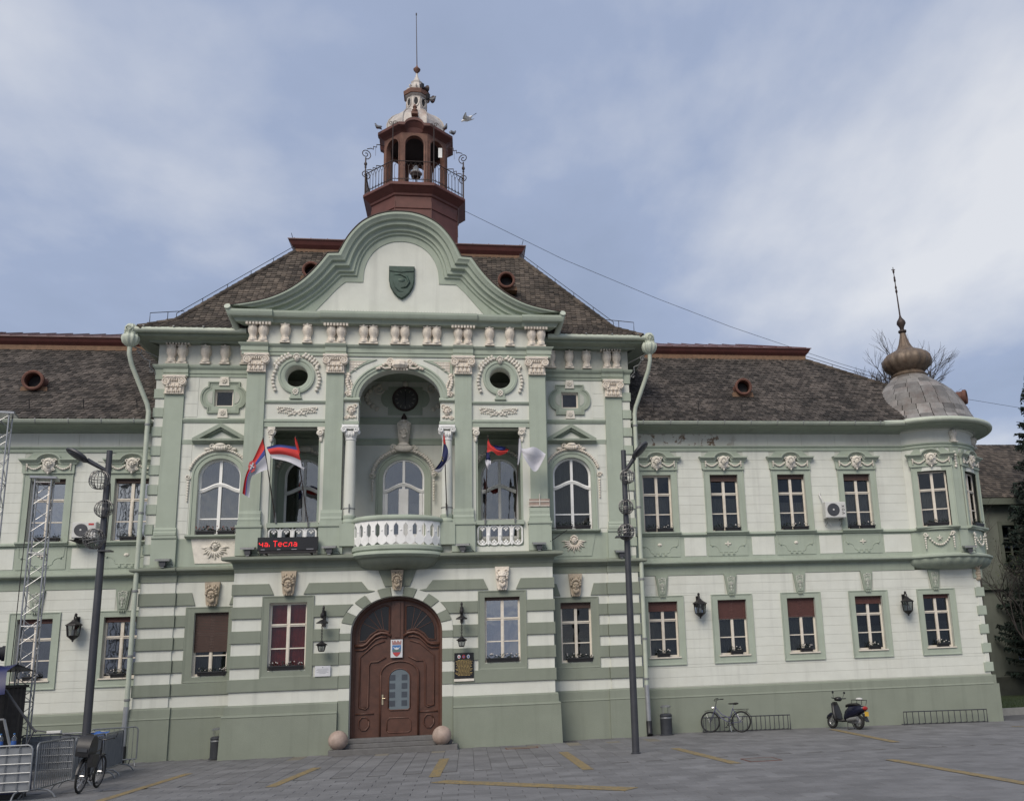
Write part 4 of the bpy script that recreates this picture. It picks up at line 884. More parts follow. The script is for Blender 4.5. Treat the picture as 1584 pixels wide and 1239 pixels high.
# ---------------- centre block, loggia storey
OC = (3.43, 12.41)
cen = [(-1.87, 6.56), (1.87, 6.56), (1.87, 10.70), (1.37, 10.70), (1.37, 11.67)] + arc(0, 11.67, 1.37, 1.03, 0, 180, 20)[1:] + [(-1.37, 10.70), (-1.87, 10.70)]
holes = [cen] + [rect(s*3.365-.80, s*3.365+.80, 6.50, 10.62) for s in (-1, 1)] + [arc(s*OC[0], OC[1], .37, .38, 0, 345, 23) for s in (-1, 1)]
m = MB(); m.holed(rect(-5.0, 5.0, 6.31, 14.2), holes, C0, C0+.45); lw = m.build('wall', 'white_plaster', hall)
PX = (2.15, 4.71)
for sx in (1, -1):
    for px in PX:
        x0, x1 = px-.29, px+.29
        p = sbuild(MB().box(x0, x1, C0-.10, C0, 7.78, 12.5), sx, 'pilaster', 'mint_plaster', hall)
        m = MB(); m.box(px-.385, px+.385, C0-.20, C0, 6.312, 7.22); m.box(px-.41, px+.41, C0-.24, C0, 7.221, 7.30); m.box(px-.36, px+.36, C0-.19, C0, 7.301, 7.42); m.profx([(C0, 7.421), (C0-.17, 7.421), (C0-.18, 7.48), (C0-.15, 7.56), (C0-.15, 7.68), (C0-.13, 7.70), (C0-.11, 7.78), (C0, 7.78)], px-.34, px+.34); sbuild(m, sx, 'pilaster_base', 'mint_plaster', p)
        link('capital', cached(('capital', 'c'), lambda: mb_capital(.80, .64, .58), 'cream_stucco', 35), p, (sx*px, C0-.07, 12.50))
    bx = sx*3.365
    # lintel, crossed-branch panel, oculus
    sbuild(MB().profx([(C0+.1, 10.62), (C0-.05, 10.62), (C0-.05, 10.78), (C0-.08, 10.80), (C0-.08, 10.88), (C0+.1, 10.89)], 2.44, 4.42), sx, 'lintel', 'mint_plaster', hall)
    sbuild(MB().profx([(C0+.1, 11.45), (C0-.04, 11.45), (C0-.07, 11.50), (C0-.07, 11.54), (C0+.1, 11.56)], 2.44, 4.42), sx, 'moulding', 'mint_plaster', hall)
    m = MB()
    for s in (-1, 1):
        for i in range(13):
            t = i/12; x = bx + s*(-.22 + .85*t); z = 11.05 + .02 + .27*t - .12*t*t
            m.ell((x, C0-.02, z + .05*math.sin(i*2.2)), (.055, .035, .03), 6, 4, rot=s*(.5 + .5*math.sin(i*1.7)))
            if i > 4: m.ell((x, C0-.02, z + .09), (.04, .03, .022), 6, 4, rot=-s*.6); m.ell((x - s*.02, C0-.02, z - .08), (.04, .03, .02), 6, 4, rot=s*.9)
        m.tube([(bx - s*.3, C0-.02, 11.02), (bx, C0-.03, 11.12), (bx + s*.3, C0-.02, 11.22), (bx + s*.6, C0-.02, 11.26)], .014, 5)
    m.build('branch_relief', 'pale_stucco', hall, True)
    ox = sx*OC[0]; k = 32
    m = MB(); m.mould(arc(ox, OC[1], .60, .62, 0, 360, k), arc(ox, OC[1], .372, .382, 0, 360, k), [(0, .01), (0, -.07), (.3, -.08), (.45, -.05), (.8, -.05), (1, -.02), (1, .02)], C0); oc = m.build('oculus_surround', 'mint_plaster', hall, 35)
    m = MB(); m.prism([(ox-.17, 11.64), (ox+.17, 11.64), (ox+.11, 12.0), (ox-.11, 12.0)], C0-.09, C0); m.box(ox-.2, ox+.2, C0-.1, C0, 11.60, 11.64); m.build('oculus_keystone', 'mint_plaster', oc)
    m = MB()
    for i in range(8): a = 2*math.pi*i/8; m.ell((ox + .075*math.cos(a), C0-.1, 11.84 + .085*math.sin(a)), (.04, .03, .04), 6, 4)
    m.ell((ox, C0-.11, 11.84), (.04, .035, .04), 6, 4); mb_face(m, (ox, C0-.09, 13.02), .75, False, 8)
    for s in (-1, 1):
        for i in range(6):
            a = R(72 - 9*i); r = .74; c = (ox + s*r*math.cos(a), C0-.04, OC[1] + r*math.sin(a)); m.ell(c, (.10, .06, .06), 6, 4, rot=s*(.3 + .3*(i % 3))); m.ell((c[0] + s*.05, c[1]-.02, c[2] + .06), (.05, .05, .07), 6, 4, rot=-s*.4)
        for i in range(7):
            m.ell((ox + s*(.66 + .10*math.sin(.5*i)), C0-.05, 12.66 - .125*i), (.062 + .01*(i % 2), .06, .055), 8, 5)
    m.build('garland', 'pale_stucco', oc, True)
    # spandrels: trellis triangle, scroll beside the arch, impost
    tri = [(sx*a, b) for a, b in [(.78, 13.03), (1.80, 13.03), (1.78, 12.42), (1.52, 12.62), (1.2, 12.84)]]
    sbuild(MB().cprism([(a*sx, b) for a, b in tri], C0-.035, C0), sx, 'spandrel_panel', 'mint_plaster', hall)
    tri2 = [(1.10, 12.97), (1.70, 12.97), (1.70, 12.52), (1.52, 12.70), (1.30, 12.87)]
    sp = sbuild(MB().prism(tri2, C0-.042, C0-.036), sx, 'trellis_panel', 'pale_stucco', hall)
    m = MB()
    for i in range(6):
        d = .1*i; m.box(1.16 + d, 1.175 + d, C0-.055, C0-.0425, max(12.56, 12.93 - d*.75), 12.96)
        if i < 4: m.box(1.2 + d*.9, 1.69, C0-.055, C0-.0425, 12.93 - d, 12.945 - d)
    sbuild(m, sx, 'trellis', 'cream_stucco', sp)
    m = MB()
    for i in range(9):
        t = i/8; m.ell((1.70 + .06*math.sin(5*t), C0-.05, 12.46 - .70*t), (.07, .05, .06), 6, 4, rot=.5*math.cos(6*t))
        m.ell((1.66 + .07*math.cos(5*t), C0-.04, 12.50 - .72*t), (.035, .04, .06), 6, 4)
    m.spiral((1.72, C0-.05, 11.78), .10, 1.4, .024); m.spiral((1.74, C0-.05, 12.5), .07, 1.2, .02, dirn=-1); sbuild(m, sx, 'scroll_relief', 'cream_stucco', hall, True)
    m = MB(); m.profx([(C0+.44, 11.52), (C0-.06, 11.52), (C0-.10, 11.56), (C0-.10, 11.60), (C0-.05, 11.665), (C0+.44, 11.67)], 1.33, 1.855); m.profx([(C0+.44, 10.70), (C0-.05, 10.70), (C0-.09, 10.74), (C0-.09, 10.82), (C0+.44, 10.83)], 1.34, 1.855); sbuild(m, sx, 'impost', 'mint_plaster', hall)
    m = MB(); mb_face(m, (1.60, C0-.03, 11.18), .9, False, 7); m.spiral((1.47, C0-.03, 11.36), .08, 1.3, .02); m.spiral((1.74, C0-.03, 10.98), .08, 1.3, .02, dirn=-1)
    for i in range(6): m.ell((1.46 + .05*i, C0-.02, 10.98 + .02*math.sin(i*2)), (.04, .04, .05), 6, 4)
    sbuild(m, sx, 'impost_relief', 'cream_stucco', hall, True)
    # column
    cx = 1.60; cy = C0+.02
    m = MB(); m.lathe([(.185, 7.60), (.19, 8.6), (.175, 9.6), (.165, 10.14)], cx, cy, 24); col = sbuild(m, sx, 'column', 'white_plaster', hall, 60)
    m = MB(); m.box(cx-.27, cx+.27, cy-.27, cy+.27, 6.56, 7.30); m.lathe([(.26, 7.301), (.27, 7.36), (.24, 7.42), (.21, 7.46), (.23, 7.52), (.22, 7.58), (.185, 7.60)], cx, cy, 24); sbuild(m, sx, 'column_base', 'mint_plaster', col, 35)
    m = MB(); m.lathe([(.165, 10.14), (.19, 10.17), (.17, 10.20), (.19, 10.30), (.23, 10.42), (.2, 10.46)], cx, cy, 20); m.box(cx-.27, cx+.27, cy-.27, cy+.2, 10.58, 10.66)
    for s in (-1, 1):
        for dy2 in (-.2, .12): m.ell((cx + s*.2, cy + dy2, 10.48), (.10, .07, .10), 10, 6)
        m.spiral((cx + s*.2, cy-.28, 10.48), .095, 1.5, .02, dirn=-s, a0=math.pi/2)
    m.tube([(cx-.2, cy-.22, 10.56), (cx, cy-.24, 10.53), (cx+.2, cy-.22, 10.56)], .035, 6)
    for i in range(5): m.ell((cx-.12 + .06*i, cy-.2, 10.36 - .03*(i % 2)), (.03, .04, .09), 6, 4)
    sbuild(m, sx, 'column_capital', 'white_paint', col, 35)
    m = MB(); m.tube([(cx-.02, cy-.19, 7.68), (cx-.03, cy-.25, 7.95)], .02, 6); m.lathe([(.192, 7.80), (.20, 7.81), (.20, 7.83), (.192, 7.84)], cx, cy, 20); sbuild(m, sx, 'flag_holder', 'grey_iron', col)
    # thin jamb pilasters with ionic corbels in the side openings
    for s in (-1, 1):
        jx = 3.365 + s*.80
        sbuild(MB().box(jx-.07, jx+.07, C0+.03, C0+.40, 6.56, 10.30), sx, 'jamb', 'mint_plaster', hall)
        m = MB(); m.box(jx-.12, jx+.12, C0-.06, C0+.3, 10.52, 10.62); m.ell((jx - s*.02, C0-.03, 10.42), (.13, .07, .12), 10, 6); m.spiral((jx - s*.02, C0-.1, 10.42), .11, 1.5, .02, dirn=s); m.ell((jx, C0-.02, 10.2), (.06, .06, .10), 6, 5); m.ell((jx, C0-.02, 10.29), (.09, .05, .05), 6, 4); sbuild(m, sx, 'corbel', 'pale_stucco', hall, 35)
    # side balustrade: linked rings between rails
    sbuild(MB().box(2.55, 4.18, C0-.12, C0+.12, 7.22, 7.37), sx, 'balustrade_rail', 'mint_plaster', hall)
    m = MB(); m.box(2.566, 4.164, C0+.02, C0+.08, 6.50, 6.56); bal = sbuild(m, sx, 'balustrade_base', 'mint_plaster', hall)
    for i in range(4):
        x = 2.78 + .392*i; q = .155
        def rg():
            mm = MB(); pts = [(-q, .16)] + arc(0, .55, q, .12, 180, 0, 8) + arc(0, .14, q, .12, 0, -180, 8); pts = [(a, -.02, b) for a, b in pts]; mm.tube(pts + [pts[0]], .034, 6)
            for zz in (.12, .57):
                for s2 in range(4): a = math.pi/2*s2; mm.ell((.05*math.cos(a), .0, zz + .05*math.sin(a)), (.042, .03, .042), 6, 4)
            return mm
        link('baluster_ring', cached(('baluster_ring',), rg, 'white_paint', True), bal, (sx*x, C0, 6.52))
        if i < 3: link('baluster_link', cached(('baluster_link',), lambda: MB().box(-.02, .02, -.05, .0, 0, .68).ell((0, -.04, .34), (.06, .03, .06), 8, 5).ell((0, -.03, .62), (.05, .03, .04), 8, 5).ell((0, -.03, .05), (.05, .03, .04), 8, 5), 'white_paint', 35), bal, (sx*(x + .196), C0, 6.53))
# archivolt and its shell keystone
m = MB(); m.mould(arc(0, 11.67, 1.64, 1.29, 0, 180, 40), arc(0, 11.67, 1.369, 1.029, 0, 180, 40), [(0, .01), (0, -.07), (.2, -.09), (.3, -.06), (.6, -.06), (.65, -.035), (1, -.03), (1, .02)], C0); m.build('archivolt', 'mint_plaster', hall, 35)
m = MB(); m.lathe([(.0, 12.66), (.2, 12.68), (.29, 12.78), (.27, 12.9), (.17, 12.98), (0, 13.0)], 0, C0-.05, 22, flute=(11, .05))
for s in (-1, 1):
    m.spiral((s*.33, C0-.12, 12.93), .12, 1.4, .035, dirn=-s)
    for i in range(7): t = i/6; m.ell((s*(.34 + .42*t), C0-.1, 12.80 + .08*math.sin(5*t) - .05*t), (.07 - .02*t, .05, .05 - .01*t), 6, 4, rot=s*.5*math.sin(4*t))
    m.tube([(s*.3, C0-.1, 12.72), (s*.5, C0-.1, 12.69), (s*.66, C0-.1, 12.76), (s*.82, C0-.08, 12.70)], [.04, .035, .03, .012], 6)
for i in range(6): m.ell((-.24 + .096*i, C0-.14, 12.64), (.045, .05, .04), 6, 4)
m.build('shell_keystone', 'cream_stucco', hall, 40)
# balcony
def el(a, b, t): return (a*math.sin(t), C0 - b*math.cos(t))
TS = [R(-90 + 180*i/36) for i in range(37)]
def elband(a, b, prof, nm, mt, par=hall, flute=None):
    m = MB(); n = len(prof); vs = []
    for t in TS:
        for d, z in prof:
            k = 1 + (flute*math.cos(20*t) if flute and .2 < abs(d) else 0)
            x, y = el(a + d*k, b + d*k, t); vs.append((x, y, z))
    m.add(vs, [(j*n+i, (j+1)*n+i, (j+1)*n+i+1, j*n+i+1) for j in range(36) for i in range(n-1)]); return m.build(nm, mt, par, 40)
elband(1.40, .88, [(-1.35, 6.50), (.05, 6.50), (.08, 6.47), (.08, 6.36), (.02, 6.32), (.10, 6.27), (.12, 6.20), (.06, 6.15), (0, 6.12), (-.6, 6.12)], 'balcony_slab', 'mint_plaster')
elband(1.40, .88, [(.0, 6.14), (-.06, 6.10), (-.1, 6.04), (-.22, 5.90), (-.5, 5.80), (-.86, 5.76)], 'balcony_corbel', 'sage_plaster', flute=.08)
brail = elband(1.40, .88, [(-.13, 7.30), (.07, 7.30), (.10, 7.34), (.10, 7.40), (.07, 7.44), (.03, 7.47), (-.1, 7.47), (-.13, 7.43), (-.13, 7.30)], 'balcony_rail', 'mint_plaster')
w_ = .118
bp = [(-w_*.5, .0), (0, -.06), (w_*.5, .0), (w_, .06), (w_, .20), (w_*.52, .30), (w_*.52, .58), (w_, .68), (w_, .80), (-w_, .80), (-w_, .68), (-w_*.52, .58), (-w_*.52, .30), (-w_, .20), (-w_, .06)]
bmesh_ = MB().prism(bp, -.03, .03).ell((0, -.035, .44), (.03, .02, .03), 8, 5).mesh('baluster', 'white_paint')
L_ = 0; last = None; acc = []
for i in range(721):
    t = R(-88 + 176*i/720); p = Vector(el(1.40, .88, t)); L_ += (p - last).length if last else 0; last = p; acc.append((L_, t))
NB = 12
for i in range(NB):
    s = L_*(i + .5)/NB; t = min(acc, key=lambda q: abs(q[0] - s))[1]; x, y = el(1.40, .88, t); d = math.atan2(1.40*1.40*math.sin(t)*0 + x/1.40**2, -(y - C0)/.88**2)
    o = link('baluster', bmesh_, brail, (x, y, 6.53)); o.rotation_euler = (0, 0, d); o.scale = (L_/NB/.236*1.0, 1, .995)
# loggia room
m = MB(); y0, y1 = C0+.45, .75
m.holed(rect(-4.95, 4.95, 6.40, 13.2), [archpoly(0, .735, 6.56, 9.35, .70)] + [archpoly(s*3.45, .68, 7.10, 9.40, .66) for s in (-1, 1)], y1, y1+.4); m.build('loggia_wall', 'white_plaster', hall)
m = MB(); m.box(-4.95, 4.95, C0+.451, y1, 6.40, 6.555); m.build('loggia_floor', 'step_stone', hall)
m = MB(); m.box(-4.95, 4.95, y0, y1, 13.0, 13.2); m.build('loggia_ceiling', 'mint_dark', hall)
for s in (-1, 1):
    m = MB(); m.box(*sorted((s*4.60, s*4.95)), y0, y1, 6.556, 12.999); m.build('loggia_flank', 'mint_plaster', hall)
    m = MB(); m.box(*sorted((s*1.95, s*2.35)), y0, y0+.4, 6.556, 12.999); m.build('loggia_pier', 'mint_plaster', hall)
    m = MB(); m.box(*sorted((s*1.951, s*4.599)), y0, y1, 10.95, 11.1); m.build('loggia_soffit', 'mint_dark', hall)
for a, b in ((11.37, 11.62), (10.59, 10.82)):
    MB().profx([(y1, a), (y1-.03, a), (y1-.05, a+.12), (y1-.08, b-.04), (y1-.08, b), (y1, b)], -4.59, 4.59).build('moulding', 'mint_plaster', hall)
o = win_arch(hall, 0, y1-.13, 6.56, .735, 2.79, .70, zt=2.30, hump=.26, zg=0, glass='glass_mid', door=True, curtain='curtain_cloth', name='balcony_door', cf=.55)
def sur2(hw, zs, rise):
    k = 20; e = .24; out = [(-hw-e, 0), (-hw-e, zs)] + arc(0, zs, hw+e, rise+e*.9, 180, 0, k) + [(hw+e, zs), (hw+e, 0)]; inn = [(-hw-.001, 0), (-hw-.001, zs)] + arc(0, zs, hw+.001, rise+.001, 180, 0, k) + [(hw+.001, zs), (hw+.001, 0)]
    return MB().mould(out, inn, [(0, .2), (0, .06), (.3, .06), (.36, .085), (1, .10), (1, .2)], 0)
link('surround', sur2(.735, 2.79, .70).mesh('surround', 'mint_plaster', 35), o)
def gar2(top):
    m = MB()
    for s in (-1, 1):
        for i in range(16):
            a = R(78 - 4.9*i); m.ell((s*1.09*math.cos(a), -.04, 2.84 + .98*math.sin(a)), (.07 + .02*(i % 2), .05, .05), 6, 4, rot=s*.4)
        m.spiral((s*1.10, -.03, 2.9), .12, 1.3, .024, dirn=s)
        for i in range(8): m.ell((s*1.08, -.03, 2.66 - .1*i), (.05 - .003*i, .04, .055), 6, 4)
    m.ell((0, -.1, 3.86), (.36, .1, .14), 10, 6); m.ell((0, -.12, 3.98), (.22, .1, .1), 8, 5)
    for s in (-1, 1): m.spiral((s*.38, -.08, 3.9), .11, 1.3, .028, dirn=-s)
    if top:
        m.prism([(-.16, 4.02), (.16, 4.02), (.21, 4.4), (.24, 4.78), (.10, 4.92), (-.10, 4.92), (-.24, 4.78), (-.21, 4.4)], -.14, .02); mb_face(m, (0, -.16, 4.42), .9, True, 7); m.ell((0, -.12, 4.86), (.1, .1, .07), 8, 5)
        for s in (-1, 1): m.spiral((s*.17, -.15, 4.74), .08, 1.3, .02, dirn=s)
    return m
link('garland', gar2(True).mesh('garland', 'pale_stucco', True), o)
MB().ell((0, y1-.15, 11.56), (.10, .08, .13), 8, 6).ell((0, y1-.17, 11.68), (.05, .05, .07), 6, 4).build('statuette', 'iron_brown', hall, True)
for s in (-1, 1):
    o = win_arch(hall, s*3.45, y1-.13, 7.10, .68, 2.30, .66, zt=1.72, hump=.22, zg=.7, glass='glass_mid', curtain='curtain_cloth' if s > 0 else 'curtain_green', cf=.95 if s > 0 else .35, name='loggia_window')
    link('surround', cached(('surround', 'log'), lambda: sur2(.68, 2.30, .66), 'mint_plaster', 35), o)
    m = MB()
    for s2 in (-1, 1):
        for i in range(10): a = R(75 - 6*i); m.ell((s2*.98*math.cos(a), -.04, 2.34 + .92*math.sin(a)), (.08, .05, .05), 6, 4, rot=s2*.4)
    m.ell((0, -.08, 3.3), (.3, .08, .12), 8, 5); link('garland', m.mesh('garland', 'pale_stucco', True), o)
    m = MB(); m.prism([(-.95, 3.72), (.95, 3.72), (.95, 3.80), (0, 4.24), (-.95, 3.80)], -.12, .0); m.prism([(-.62, 3.82), (.62, 3.82), (0, 4.1)], -.13, -.12); link('pediment', m.mesh('pediment', 'mint_dark'), o)
# clock above the balcony door
m = MB(); pts = arc(.03, 12.33, .44, .44, 0, 350, 35); m.prism(pts, y1-.05, y1); ck = m.build('clock', 'clock_face', hall)
m = MB(); m.mould(arc(.03, 12.33, .47, .47, 0, 360, 36), arc(.03, 12.33, .40, .40, 0, 360, 36), [(0, 0), (0, -.08), (1, -.06), (1, 0)], y1); m.build('clock_rim', 'iron_brown', ck)
m = MB()
for i in range(12): a = R(30*i); m.add([(.03 + r*math.sin(a + d), y1-.054, 12.33 + r*math.cos(a + d)) for r, d in ((.27, -.05), (.36, -.06), (.36, .06), (.27, .05))], [(0, 1, 2, 3)])
m.build('numerals', 'clock_mark', ck)
m = MB(); m.box(.02, .045, y1-.065, y1-.056, 12.05, 12.36); m.box(.015, .05, y1-.07, y1-.066, 12.30, 12.62); m.build('hands', 'iron', ck)
m = MB(); m.ell((.03, y1-.05, 12.9), (.10, .08, .12), 10, 6)
for s in (-1, 1):
    for i in range(9): t = i/8; m.ell((.03 + s*(.95 + .45*math.sin(3*t)), y1-.03, 12.85 - .9*t), (.10, .05, .08), 6, 4, rot=s*math.sin(5*t))
    m.spiral((.03 + s*.95, y1-.04, 12.7), .2, 1.4, .03, dirn=s)
m.build('clock_relief', 'pale_stucco', ck, True)
m = MB(); lobes = [(.62, 11.72), (.62, 12.05)] + arc(.60, 12.35, .28, .34, -80, 80, 8) + [(.62, 12.66), (.62, 12.8)]; m.prism([(.03 + a, b) for a, b in lobes] + [(.03 - a, b) for a, b in lobes[::-1]], y1-.02, y1+.0); m.build('clock_panel', 'mint_plaster', hall)

# ---------------- entablature and gable
def runs(prof_fn, segs, name, mt):
    for a, b, d, r0, r1 in segs: MB().profx(prof_fn(d), a, b, r0, r1, C0).build(name, mt, hall)
eps = .001
segA = [(-5.06, -4.36, .10, 1, 0), (-4.36+eps, -2.50, 0, 0, 0), (-2.50+eps, -1.80, .10, 0, 0), (-1.80+eps, 1.80, 0, 0, 0), (1.80+eps, 2.50, .10, 0, 0), (2.50+eps, 4.36, 0, 0, 0), (4.36+eps, 5.06, .10, 0, 1)]
c = C0
runs(lambda d: [(c+.2, 13.141), (c-.05-d, 13.141), (c-.05-d, 13.24), (c-.08-d, 13.26), (c-.08-d, 13.40), (c-.14-d, 13.47), (c-.16-d, 13.52), (c+.2, 13.535)], segA, 'architrave', 'mint_plaster')
m = MB(); m.box(-5.0, 5.0, c-.03, c-.001, 13.536, 14.22); m.build('frieze', 'white_plaster', hall)
for x in (-4.88, -4.55, -3.83, -3.10, -2.31, -1.99, -1.23, -.91, -.17, .15, .92, 1.24, 1.99, 2.31, 3.07, 3.78, 4.55, 4.88):
    link('bracket', cached(('bracket', 'c'), mb_bracket, 'cream_stucco', 40), hall, (x, c-.03, 13.54))
for x0 in (-5.1, -2.56, 1.74, 4.28):
    for i in range(8): link('dentil', cached(('dentil',), lambda: MB().box(-.036, .036, -.11, 0, 0, .09), 'cream_stucco'), hall, (x0 + .05 + .105*i, c-.245, 14.135))
segB = [(-5.10, -4.20, .08, 1, 0), (-4.20+eps, -2.65, 0, 0, 0), (-2.65+eps, 2.65, .06, 0, 0), (2.65+eps, 4.20, 0, 0, 0), (4.20+eps, 5.10, .08, 0, 1)]
runs(lambda d: [(c+.4, 14.221), (c-.24-d, 14.225), (c-.28-d, 14.30), (c-.30-d, 14.34), (c-.44-d, 14.37), (c-.47-d, 14.42), (c-.50-d, 14.50), (c-.50-d, 14.58), (c+.4, 14.66)], segB, 'cornice', 'mint_plaster')
oL = [(-5.55, 14.70), (-5.0, 14.80), (-4.55, 14.91), (-4.18, 15.05), (-3.75, 15.28), (-3.35, 15.58), (-3.03, 15.90), (-2.75, 16.25), (-2.58, 16.50), (-2.46, 16.68), (-2.10, 16.70)]
iL = [(-3.10, 14.60), (-2.93, 14.72), (-2.77, 14.90), (-2.60, 15.10), (-2.45, 15.28), (-2.32, 15.44), (-2.20, 15.58), (-2.10, 15.68), (-2.00, 15.78), (-1.90, 15.86), (-1.31, 15.87)]
oA = [(-2.03, 16.85), (-1.90, 17.12), (-1.76, 17.37), (-1.58, 17.62), (-1.36, 17.86), (-1.10, 18.05), (-.80, 18.20), (-.50, 18.29), (-.25, 18.33)]
iA = [(-1.30, 16.05), (-1.27, 16.35), (-1.20, 16.60), (-1.09, 16.84), (-.93, 17.06), (-.74, 17.23), (-.53, 17.35), (-.34, 17.42), (-.17, 17.45)]
hO = smooth_line(oL[:10]) + smooth_line([oL[10]] + oA + [(0, 18.34)]); hI = smooth_line(iL[:10]) + smooth_line([iL[10]] + iA + [(0, 17.46)])
O = hO + [(-a, b) for a, b in hO[-2::-1]]; I = hI + [(-a, b) for a, b in hI[-2::-1]]
PR = [(0, .35), (0, -.58), (.05, -.62), (.12, -.62), (.20, -.55), (.27, -.52), (.30, -.42), (.44, -.40), (.47, -.27), (.52, -.24), (.62, -.24), (.65, -.15), (.74, -.14), (.77, -.07), (1, -.05), (1, .35)]
m = MB(); m.mould(O, I, PR, C0); gab = m.build('gable_moulding', 'mint_plaster', hall, 30)
m = MB(); m.prism([(-3.2, 14.62)] + [(a, b) for a, b in I[1:-1]] + [(3.2, 14.62)], C0-.02, C0+.33); m.build('gable_wall', 'white_plaster', hall)
m = MB(); O2 = [(a*1.003, b + .035) for a, b in O]; m.mould(O2, [(a, b + .002) for a, b in O], [(0, .36), (0, -.62), (1, -.62), (1, .36)], C0); m.build('gable_flashing', 'iron_brown', hall)
# pigeon wire along the ledge
m = MB()
for i in range(60): m.box(-2.9 + .098*i, -2.895 + .098*i, C0-.42, C0-.415, 14.60, 14.68)
m.build('ledge_spikes', 'grey_iron', hall)
sh = [(-.42, 16.48), (.46, 16.48), (.46, 15.95), (.42, 15.72), (.30, 15.48), (.16, 15.33), (.02, 15.25), (-.12, 15.33), (-.26, 15.48), (-.38, 15.72), (-.42, 15.95)]
sd_ = MB().cprism(sh, C0-.14, C0-.02, .03).build('gable_shield', 'patina', hall)
m = MB(); m.tube([(-.40, C0-.15, 16.28), (0, C0-.15, 16.24), (.44, C0-.15, 16.28)], .015, 5); m.tube([(-.25, C0-.13, 16.12), (-.02, C0-.15, 16.16), (.20, C0-.15, 16.05), (.27, C0-.15, 15.86), (.18, C0-.15, 15.70), (0, C0-.14, 15.64)], [.015, .03, .045, .05, .04, .015], 7); m.tube([(-.28, C0-.13, 15.9), (-.2, C0-.14, 15.66), (-.06, C0-.14, 15.52), (.1, C0-.13, 15.5)], [.012, .025, .02, .01], 6); m.ell((.02, C0-.12, 15.94), (.16, .035, .1), 10, 6); m.build('shield_relief', 'patina', sd_, True)
for s in (1, -1):
    m = MB(); m.tube([(5.64, C0-.60, 14.66), (5.60, C0-.2, 14.48), (5.45, S0-.80, 14.07)], [.105, .105, .10], 12); sbuild(m, s, 'gable_gutter', 'gutter_mint', hall, 50)
    m = MB(); m.add([(5.08, C0-.45, 14.5), (5.6, C0-.45, 14.5), (5.6, 3, 14.4), (5.08, 3, 14.4), (5.08, C0-.45, 14.62), (5.6, C0-.45, 14.62), (5.6, 3, 14.62), (5.08, 3, 14.62)], [(0,1,5,4),(1,2,6,5),(2,3,7,6),(3,0,4,7),(4,5,6,7),(3,2,1,0)]); sbuild(m, s, 'eaves_return', 'mint_dark', hall)
    sbuild(MB().box(4.90, 5.04, C0+.02, S0-.12, .0, 14.2), s, 'centre_flank', 'mint_plaster', hall)

# ---------------- roofs
def tiles(parent, bl, br, tl, tr, mt, tw=.185, ex=.155, name='roof_tiles', seed=1):
    """beaver-tail tiles laid in rows on the plane bl-br-tr-tl (corner points, bottom left first)"""
    bl, br, tl, tr = map(Vector, (bl, br, tl, tr)); rg = random.Random(seed); m = MB()
    ux = (br - bl).normalized(); nrm = ux.cross(tl - bl).normalized(); up = nrm.cross(ux).normalized()
    if nrm.z < 0: nrm = -nrm
    Hh = (tl - bl).dot(up); rows = int(Hh / ex); a0 = 0.; a1 = (br - bl).length; b0 = (tl - bl).dot(ux); b1 = (tr - bl).dot(ux)
    for r in range(rows + 1):
        f = min(1, r*ex/Hh); l = a0 + (b0-a0)*f; h = a1 + (b1-a1)*f; x = l - tw*(.5*(r % 2)) - rg.random()*.01
        while x < h:
            p0 = max(x, l); p1 = min(x + tw - .006, h); x += tw
            if p1 - p0 < .05: continue
            dz = rg.uniform(0, .012); dl = rg.uniform(-.014, .014); t = .03; s = r*ex + dl; e = min(ex*1.25, Hh - r*ex + .02)
            if e < .03: continue
            c = .035; w3 = (p1 - p0)
            P = lambda u, v, n: tuple(bl + ux*u + up*v + nrm*n)
            n0 = .045 + dz
            vs = [P(p0, s+c, n0), P(p0+w3*.25, s, n0), P(p1-w3*.25, s, n0), P(p1, s+c, n0), P(p1, s+e, n0-.022), P(p0, s+e, n0-.022), P(p0, s+c, n0-t), P(p0+w3*.25, s, n0-t), P(p1-w3*.25, s, n0-t), P(p1, s+c, n0-t)]
            m.add(vs, [(0,1,2,3,4,5), (0,6,7,1), (1,7,8,2), (2,8,9,3)])
    me = bpy.data.meshes.new(name); me.from_pydata(m.v, [], m.f); me.materials.append(MATS[mt]); o = link(name, me, parent, kind='stuff'); return o
def deck(name, pts, mt='roof_deck', parent=hall):
    return MB().add(pts, [tuple(range(len(pts)))]).build(name, mt, parent)
# main roof: eaves kick, then the steep slope, hipped
E0 = (8.60, -1.55, 14.10); E1 = (7.70, -.62, 14.72); E2 = (4.45, 2.60, 18.92); BK = 9.0
rf = deck('roof', [(-E0[0], E0[1], E0[2]), (E0[0], E0[1], E0[2]), (E1[0], E1[1], E1[2]), (-E1[0], E1[1], E1[2])])
for lo, hi in ((E0, E1), (E1, E2)):
    if lo is E1: deck('roof_slope', [(-lo[0], lo[1], lo[2]), (lo[0], lo[1], lo[2]), (hi[0], hi[1], hi[2]), (-hi[0], hi[1], hi[2])], parent=rf)
    for s in (1, -1): deck('roof_flank', [(s*lo[0], lo[1], lo[2]), (s*lo[0], BK, lo[2]), (s*hi[0], BK, hi[2]), (s*hi[0], hi[1], hi[2])], 'roof_tile', rf)
    tiles(rf, (-lo[0], lo[1], lo[2]), (lo[0], lo[1], lo[2]), (-hi[0], hi[1], hi[2]), (hi[0], hi[1], hi[2]), 'roof_tile_light', seed=3)
